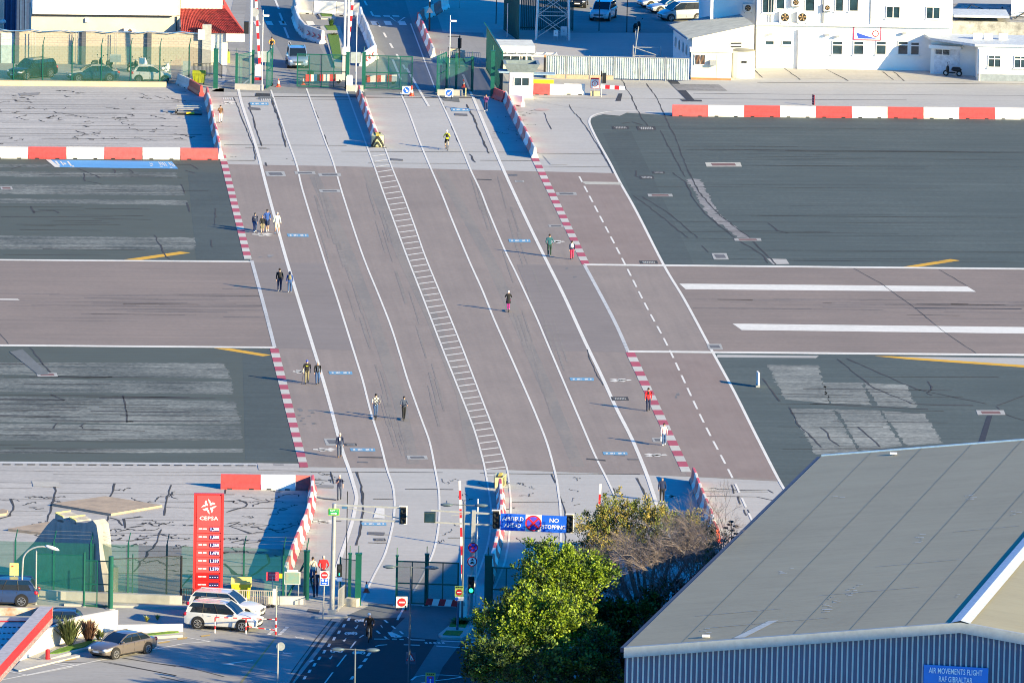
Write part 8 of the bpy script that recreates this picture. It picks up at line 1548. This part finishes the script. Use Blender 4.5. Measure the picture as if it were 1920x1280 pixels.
    if coat:
        q = MB(); n = 14; rs = [(.19, .150, z0+.10), (.21, .165, z0-.12), (.23, .19, z0-.30)]; vs = [(x0+b_*math.cos(2*math.pi*i/n), a_*math.sin(2*math.pi*i/n), z) for a_, b_, z in rs for i in range(n)]
        q.add(vs, [(j*n+i, j*n+(i+1) % n, (j+1)*n+(i+1) % n, (j+1)*n+i) for j in range(2) for i in range(n)]); q.build('coat_skirt', T_, t, smooth=True)
    elif shorts:
        for sy in (-1, 1): q = MB(); q.tube((x0, sy*.095, z0+.0), Vector(V['hip'+'RL'[sy > 0]][0]).lerp(Vector(V['knee'+'RL'[sy > 0]][0]), .85), .105, .105, n=12, cap=False); q.build('shorts_leg', Bm, t, smooth=True)
    if pack:
        q = MB(); q.ball((sh[0]-.20, 0, sh[2]-.06), (.11, .15, .22), 12, 8); q.build('backpack', C_[pack], t, smooth=True)
        for sy in (-1, 1): q = MB(); q.path([Vector((sh[0]-.12, sy*.10, sh[2]+.12)), Vector((sh[0]+.06, sy*.11, sh[2]+.13)), Vector((sh[0]+.13, sy*.11, sh[2]-.05))], .018, 5); q.build('backpack_strap', C_[pack], t)
    if bag:
        w = Vector(V['han'+bag[0]][0]); q = MB(); q.box(w+Vector((0, 0, -.26)), (.30, .10, .34)); q.build('bag', C_[bag[1]], t); q = MB(); q.path([w+Vector((-.1, 0, -.1)), w+Vector((0, 0, .0)), w+Vector((.1, 0, -.1))], .012, 4); q.build('bag_handle', C_[bag[1]], t)
    if extra: extra(t, V, sp)
    k = h/1.75; t.matrix_basis = Matrix.Translation(b0)@Matrix.Rotation(rz, 4, 'Z')@Matrix.Scale(k, 4)
    return t
TO = math.radians(-86); AW = math.radians(94)   # towards / away from the camera along the avenue
CHK = bpy.data.materials.new('checked_jacket'); CHK.use_nodes = True; nt = CHK.node_tree; ck = nt.nodes.new('ShaderNodeTexChecker'); ck.inputs['Scale'].default_value = 9; ck.inputs[1].default_value = (.02, .02, .02, 1); ck.inputs[2].default_value = (.65, .65, .62, 1); tcn = nt.nodes.new('ShaderNodeTexCoord'); nt.links.new(tcn.outputs['Object'], ck.inputs[0]); nt.links.new(ck.outputs[0], nt.nodes['Principled BSDF'].inputs['Base Color']); nt.nodes['Principled BSDF'].inputs['Roughness'].default_value = .9
C_['check'] = CHK
def jumper_mark(col, z=.0):
    def f(t, V, sp): q = MB(); q.box((sp[2][0]+.125, 0, sp[2][2]-.03+z), (.02, .16, .05)); q.build('chest_print', C_[col], t)
    return f
def stick(t, V, sp): w = Vector(V['hanR'][0]); q = MB(); q.tube(w, Vector((w.x+.15, w.y-.12, .02)), .014, n=5); q.build('walking_stick', C_['black'], t)
def vest(t, V, sp):
    q = MB(); q.ball((sp[2][0], 0, sp[2][2]-.06), (.15, .19, .22), 12, 8); q.build('white_top', C_['white'], t, smooth=True)
def shirtfront(t, V, sp): q = MB(); q.box((sp[2][0]+.125, 0, sp[2][2]-.02), (.02, .07, .22)); q.build('shirt_front', C_['white'], t)
person('walker in brown jacket and white trousers beside the upper left diagonal barriers', (413, 230.5), TO, 1.58, 'brown', 'white', 'black', 'dark', arms_='phone', coat=False, phase=.6)
person('walker in purple plaid top with hands at the face beside the upper right barriers', (911, 209), TO-.2, 1.55, 'purple', 'navy', 'white', 'dark', arms_='face', phase=.5)
person('girl in blue jacket and jeans, leftmost of the group of four', (477.5, 435.5), TO+.25, 1.60, 'navy', 'denim', 'white', 'dark', phase=.4, extra=jumper_mark('grey'))
person('child in dark jumper and shorts, second of the group of four', (491.5, 438), TO+.1, 1.48, 'black', 'camo', 'black', 'blond', shorts=True, phase=.9)
person('tall walker in blue sweater and navy shorts, third of the group of four', (500.5, 434.5), TO+.35, 1.85, 'blue', 'navy', 'white', 'dark', shorts=True, phase=.5, arms_='pocket')
person('walker in pale hooded jacket and cream shorts on the thick white line', (519, 438.5), TO+.35, 1.78, 'pale', 'cream', 'white', 'grey', shorts=True, phase=-.9)
person('walker seen from behind with black backpack and white trainers', (524, 546.5), AW, 1.83, 'black', 'navy', 'white', 'dark', pack='black', phase=.4)
person('walker seen from behind in blue hooded coat with a green bag', (543, 548.5), AW-.1, 1.66, 'blue', 'denim', 'white', 'hood', phase=.5, pack='camo')
person('walker seen from behind in teal jacket near the thick right line', (1030, 480.5), AW, 1.80, 'teal', 'dgreen', 'white', 'dark', phase=.5, arms_='pocket')
person('walker in white top and red trousers by the upper right red and white band', (1072, 486.5), TO, 1.52, 'navy', 'crimson', 'black', 'dark', phase=.5, extra=vest)
person('man in blue cap, black printed tee and camouflage shorts with a stick', (575, 719.5), TO, 1.78, 'black', 'camo', 'black', 'cap_blue', sleeves=False, phase=.8, extra=lambda t, V, sp: (stick(t, V, sp), jumper_mark('yellow')(t, V, sp)), wide=1.12)
person('walker in dark cardigan and jeans beside the man with the stick', (595, 720.5), TO+.05, 1.70, 'black', 'denim', 'black', 'grey', phase=.5, extra=lambda t, V, sp: (lambda q: (q.box((sp[2][0]+.12, 0, sp[2][2]-.12), (.02, .10, .36)), q.build('grey_shirt', C_['slate'], t)))(MB()))
person('older man in navy suit just left of the lower thick line', (636.5, 857.5), TO, 1.75, 'navy', 'slate', 'brown', 'grey', phase=.5, extra=shirtfront)
person('man in bright red jacket walking on the lower right red and white band', (1215, 770.5), TO+.1, 1.72, 'red', 'navy', 'black', 'dark', phase=.5, skin=SKIN2, extra=lambda t, V, sp: (lambda q: (q.box((sp[2][0]+.12, 0, sp[2][2]+.02), (.02, .08, .22)), q.build('dark_shirt', C_['black'], t)))(MB()))
person('walker in pink top and blue jeans carrying a white bag', (1244.5, 835), TO+.05, 1.62, 'pink', 'denim', 'white', 'dark', phase=.6, bag=('R', 'white'))
person('man in navy tee shirt holding a phone at the lower left walkway', (636, 937.5), TO, 1.76, 'navy', 'slate', 'black', 'grey', sleeves=False, phase=.5, arms_='phone', pack='navy')
person('bald walker seen from behind in navy tracksuit by the lower right shadow', (1241, 941), AW-.1, 1.74, 'navy', 'black', 'yellow', 'bald', phase=.7, skin=SKIN2)
person('walker seen from behind in cream top with crossed strap at the lower gate', (586, 1094), AW, 1.78, 'cream', 'denim', 'black', 'dark', phase=.4, extra=lambda t, V, sp: (lambda q: (q.beam((sp[2][0]-.13, -.12, sp[2][2]+.12), (sp[2][0]-.13, .14, sp[2][2]-.25), .03, .02), q.build('strap', C_['black'], t)))(MB()))
person('walker seen from behind in bright red jacket behind the no-entry sign', (606, 1092), AW, 1.80, 'red', 'grey', 'black', 'grey', phase=.4, arms_='pocket', wide=1.15)
person('man in dark jacket and trousers walking through the lower pedestrian gate', (591.5, 1119), TO, 1.75, 'navy', 'navy', 'black', 'dark', phase=.5, arms_='pocket')
# riders
def bicycle(label, foot, rz, m=None, sc=1.0, group='bicycles'):
    t = thing('bicycle', label, 'bicycle', G(*foot), rz, group); m = m or GALV; Rw = .33
    for x in (-.52, .52):
        q = MB(); n = 22
        for k in range(n): a0, a1 = 2*math.pi*k/n, 2*math.pi*(k+1)/n; q.tube((x+Rw*math.cos(a0), 0, Rw+Rw*math.sin(a0)), (x+Rw*math.cos(a1), 0, Rw+Rw*math.sin(a1)), .022, n=4, cap=False)
        wo = q.build('wheel', RUBB, t); q = MB()
        for k in range(10): a0 = 2*math.pi*k/10; q.tube((x, 0, Rw), (x+Rw*math.cos(a0), 0, Rw+Rw*math.sin(a0)), .004, n=3, cap=False)
        s_ = q.build('spokes', GALV, None); s_.parent = wo
    q = MB(); bb_ = (-.05, 0, .30); st_ = (-.17, 0, .80); hd = (.36, 0, .86); hb = (.40, 0, .70)
    for a, b_ in ((bb_, st_), (bb_, hb), (st_, hd), ((-.52, 0, .33), bb_), ((-.52, 0, .33), st_), ((.52, 0, .33), hd)): q.tube(a, b_, .022, n=6)
    q.build('frame', m, t); q = MB(); q.tube(hd, (.34, 0, 1.0), .018, n=6); q.tube((.36, -.29, 1.02), (.36, .29, 1.02), .016, n=6); q.build('handlebar', BLK, t)
    q = MB(); q.ball((-.2, 0, .93), (.13, .07, .03), 10, 5); q.tube(st_, (-.2, 0, .92), .018, n=6); q.build('saddle', BLK, t)
    q = MB(); q.box((.06, -.12, .22), (.1, .08, .02)); q.box((-.1, .12, .4), (.1, .08, .02)); q.tube((-.05, -.1, .3), (.06, -.1, .22), .01, n=4); q.tube((-.05, .1, .3), (-.1, .1, .4), .01, n=4); q.build('pedals', BLK, t)
    return t
def kick(label, foot, rz):
    t = thing('kick_scooter', label, 'scooter', G(*foot), rz, 'electric kick scooters')
    for x in (-.45, .48): q = MB(); q.tube((x, -.025, .11), (x, .025, .11), .11, n=14); q.build('wheel', RUBB, t)
    q = MB(); q.box((-.02, 0, .155), (.72, .15, .05)); q.build('deck', BLK, t); q = MB(); q.tube((.48, 0, .12), (.38, 0, 1.12), .022, n=6); q.build('stem', BLK, t); q = MB(); q.tube((.38, -.24, 1.12), (.38, .24, 1.12), .016, n=6); q.build('handlebar', BLK, t)
    return t
bicycle('bicycle under the rider in yellow, rear view', (838, 281), AW+.05); person('cyclist seen from behind in yellow top with black backpack and white helmet', (838, 281), AW+.05, 1.62, 'yellow', 'black', 'black', 'helmet', pose='cycle', pack='black', shorts=True)
bicycle('bicycle under the dark rider at the bottom cycle lane', (692, 1201), TO-.1); person('dark clothed cyclist with white helmet riding in the bottom cycle lane', (692, 1201), TO-.1, 1.78, 'black', 'black', 'black', 'helmet', pose='cycle', wide=1.15)
bicycle('bicycle under the orange sleeved rider at the top', (509, 103), TO); person('cyclist with orange sleeves and dark vest riding beyond the upper gate', (509, 103), TO, 1.66, 'orange', 'teal', 'black', 'helmet_black', pose='cycle', extra=lambda t, V, sp: (lambda q: (q.ball((sp[2][0]-.03, 0, sp[2][2]-.08), (.16, .17, .22), 12, 8), q.build('dark_vest', C_['black'], t, smooth=True)))(MB()))
kick('kick scooter under the rider in the checked jacket', (704, 785), TO); person('scooter rider in black and white checked jacket and blue trousers', (704, 785), TO, 1.72, 'check', 'denim', 'black', 'cap_dark', pose='scoot', phase=.3)
kick('kick scooter under the rider in the dark blue sweater', (757, 787), TO-.05); person('scooter rider in dark cap and slate blue sweater', (757, 787), TO-.05, 1.62, 'slate', 'black', 'black', 'cap_dark', pose='scoot', phase=.3)
kick('kick scooter under the rider in the dark coat', (953, 584), AW); person('scooter rider seen from behind in dark coat, magenta trousers and white cap', (953, 584), AW, 1.52, 'black', 'magenta', 'white', 'cap_white', pose='scoot', coat=True, phase=.3)
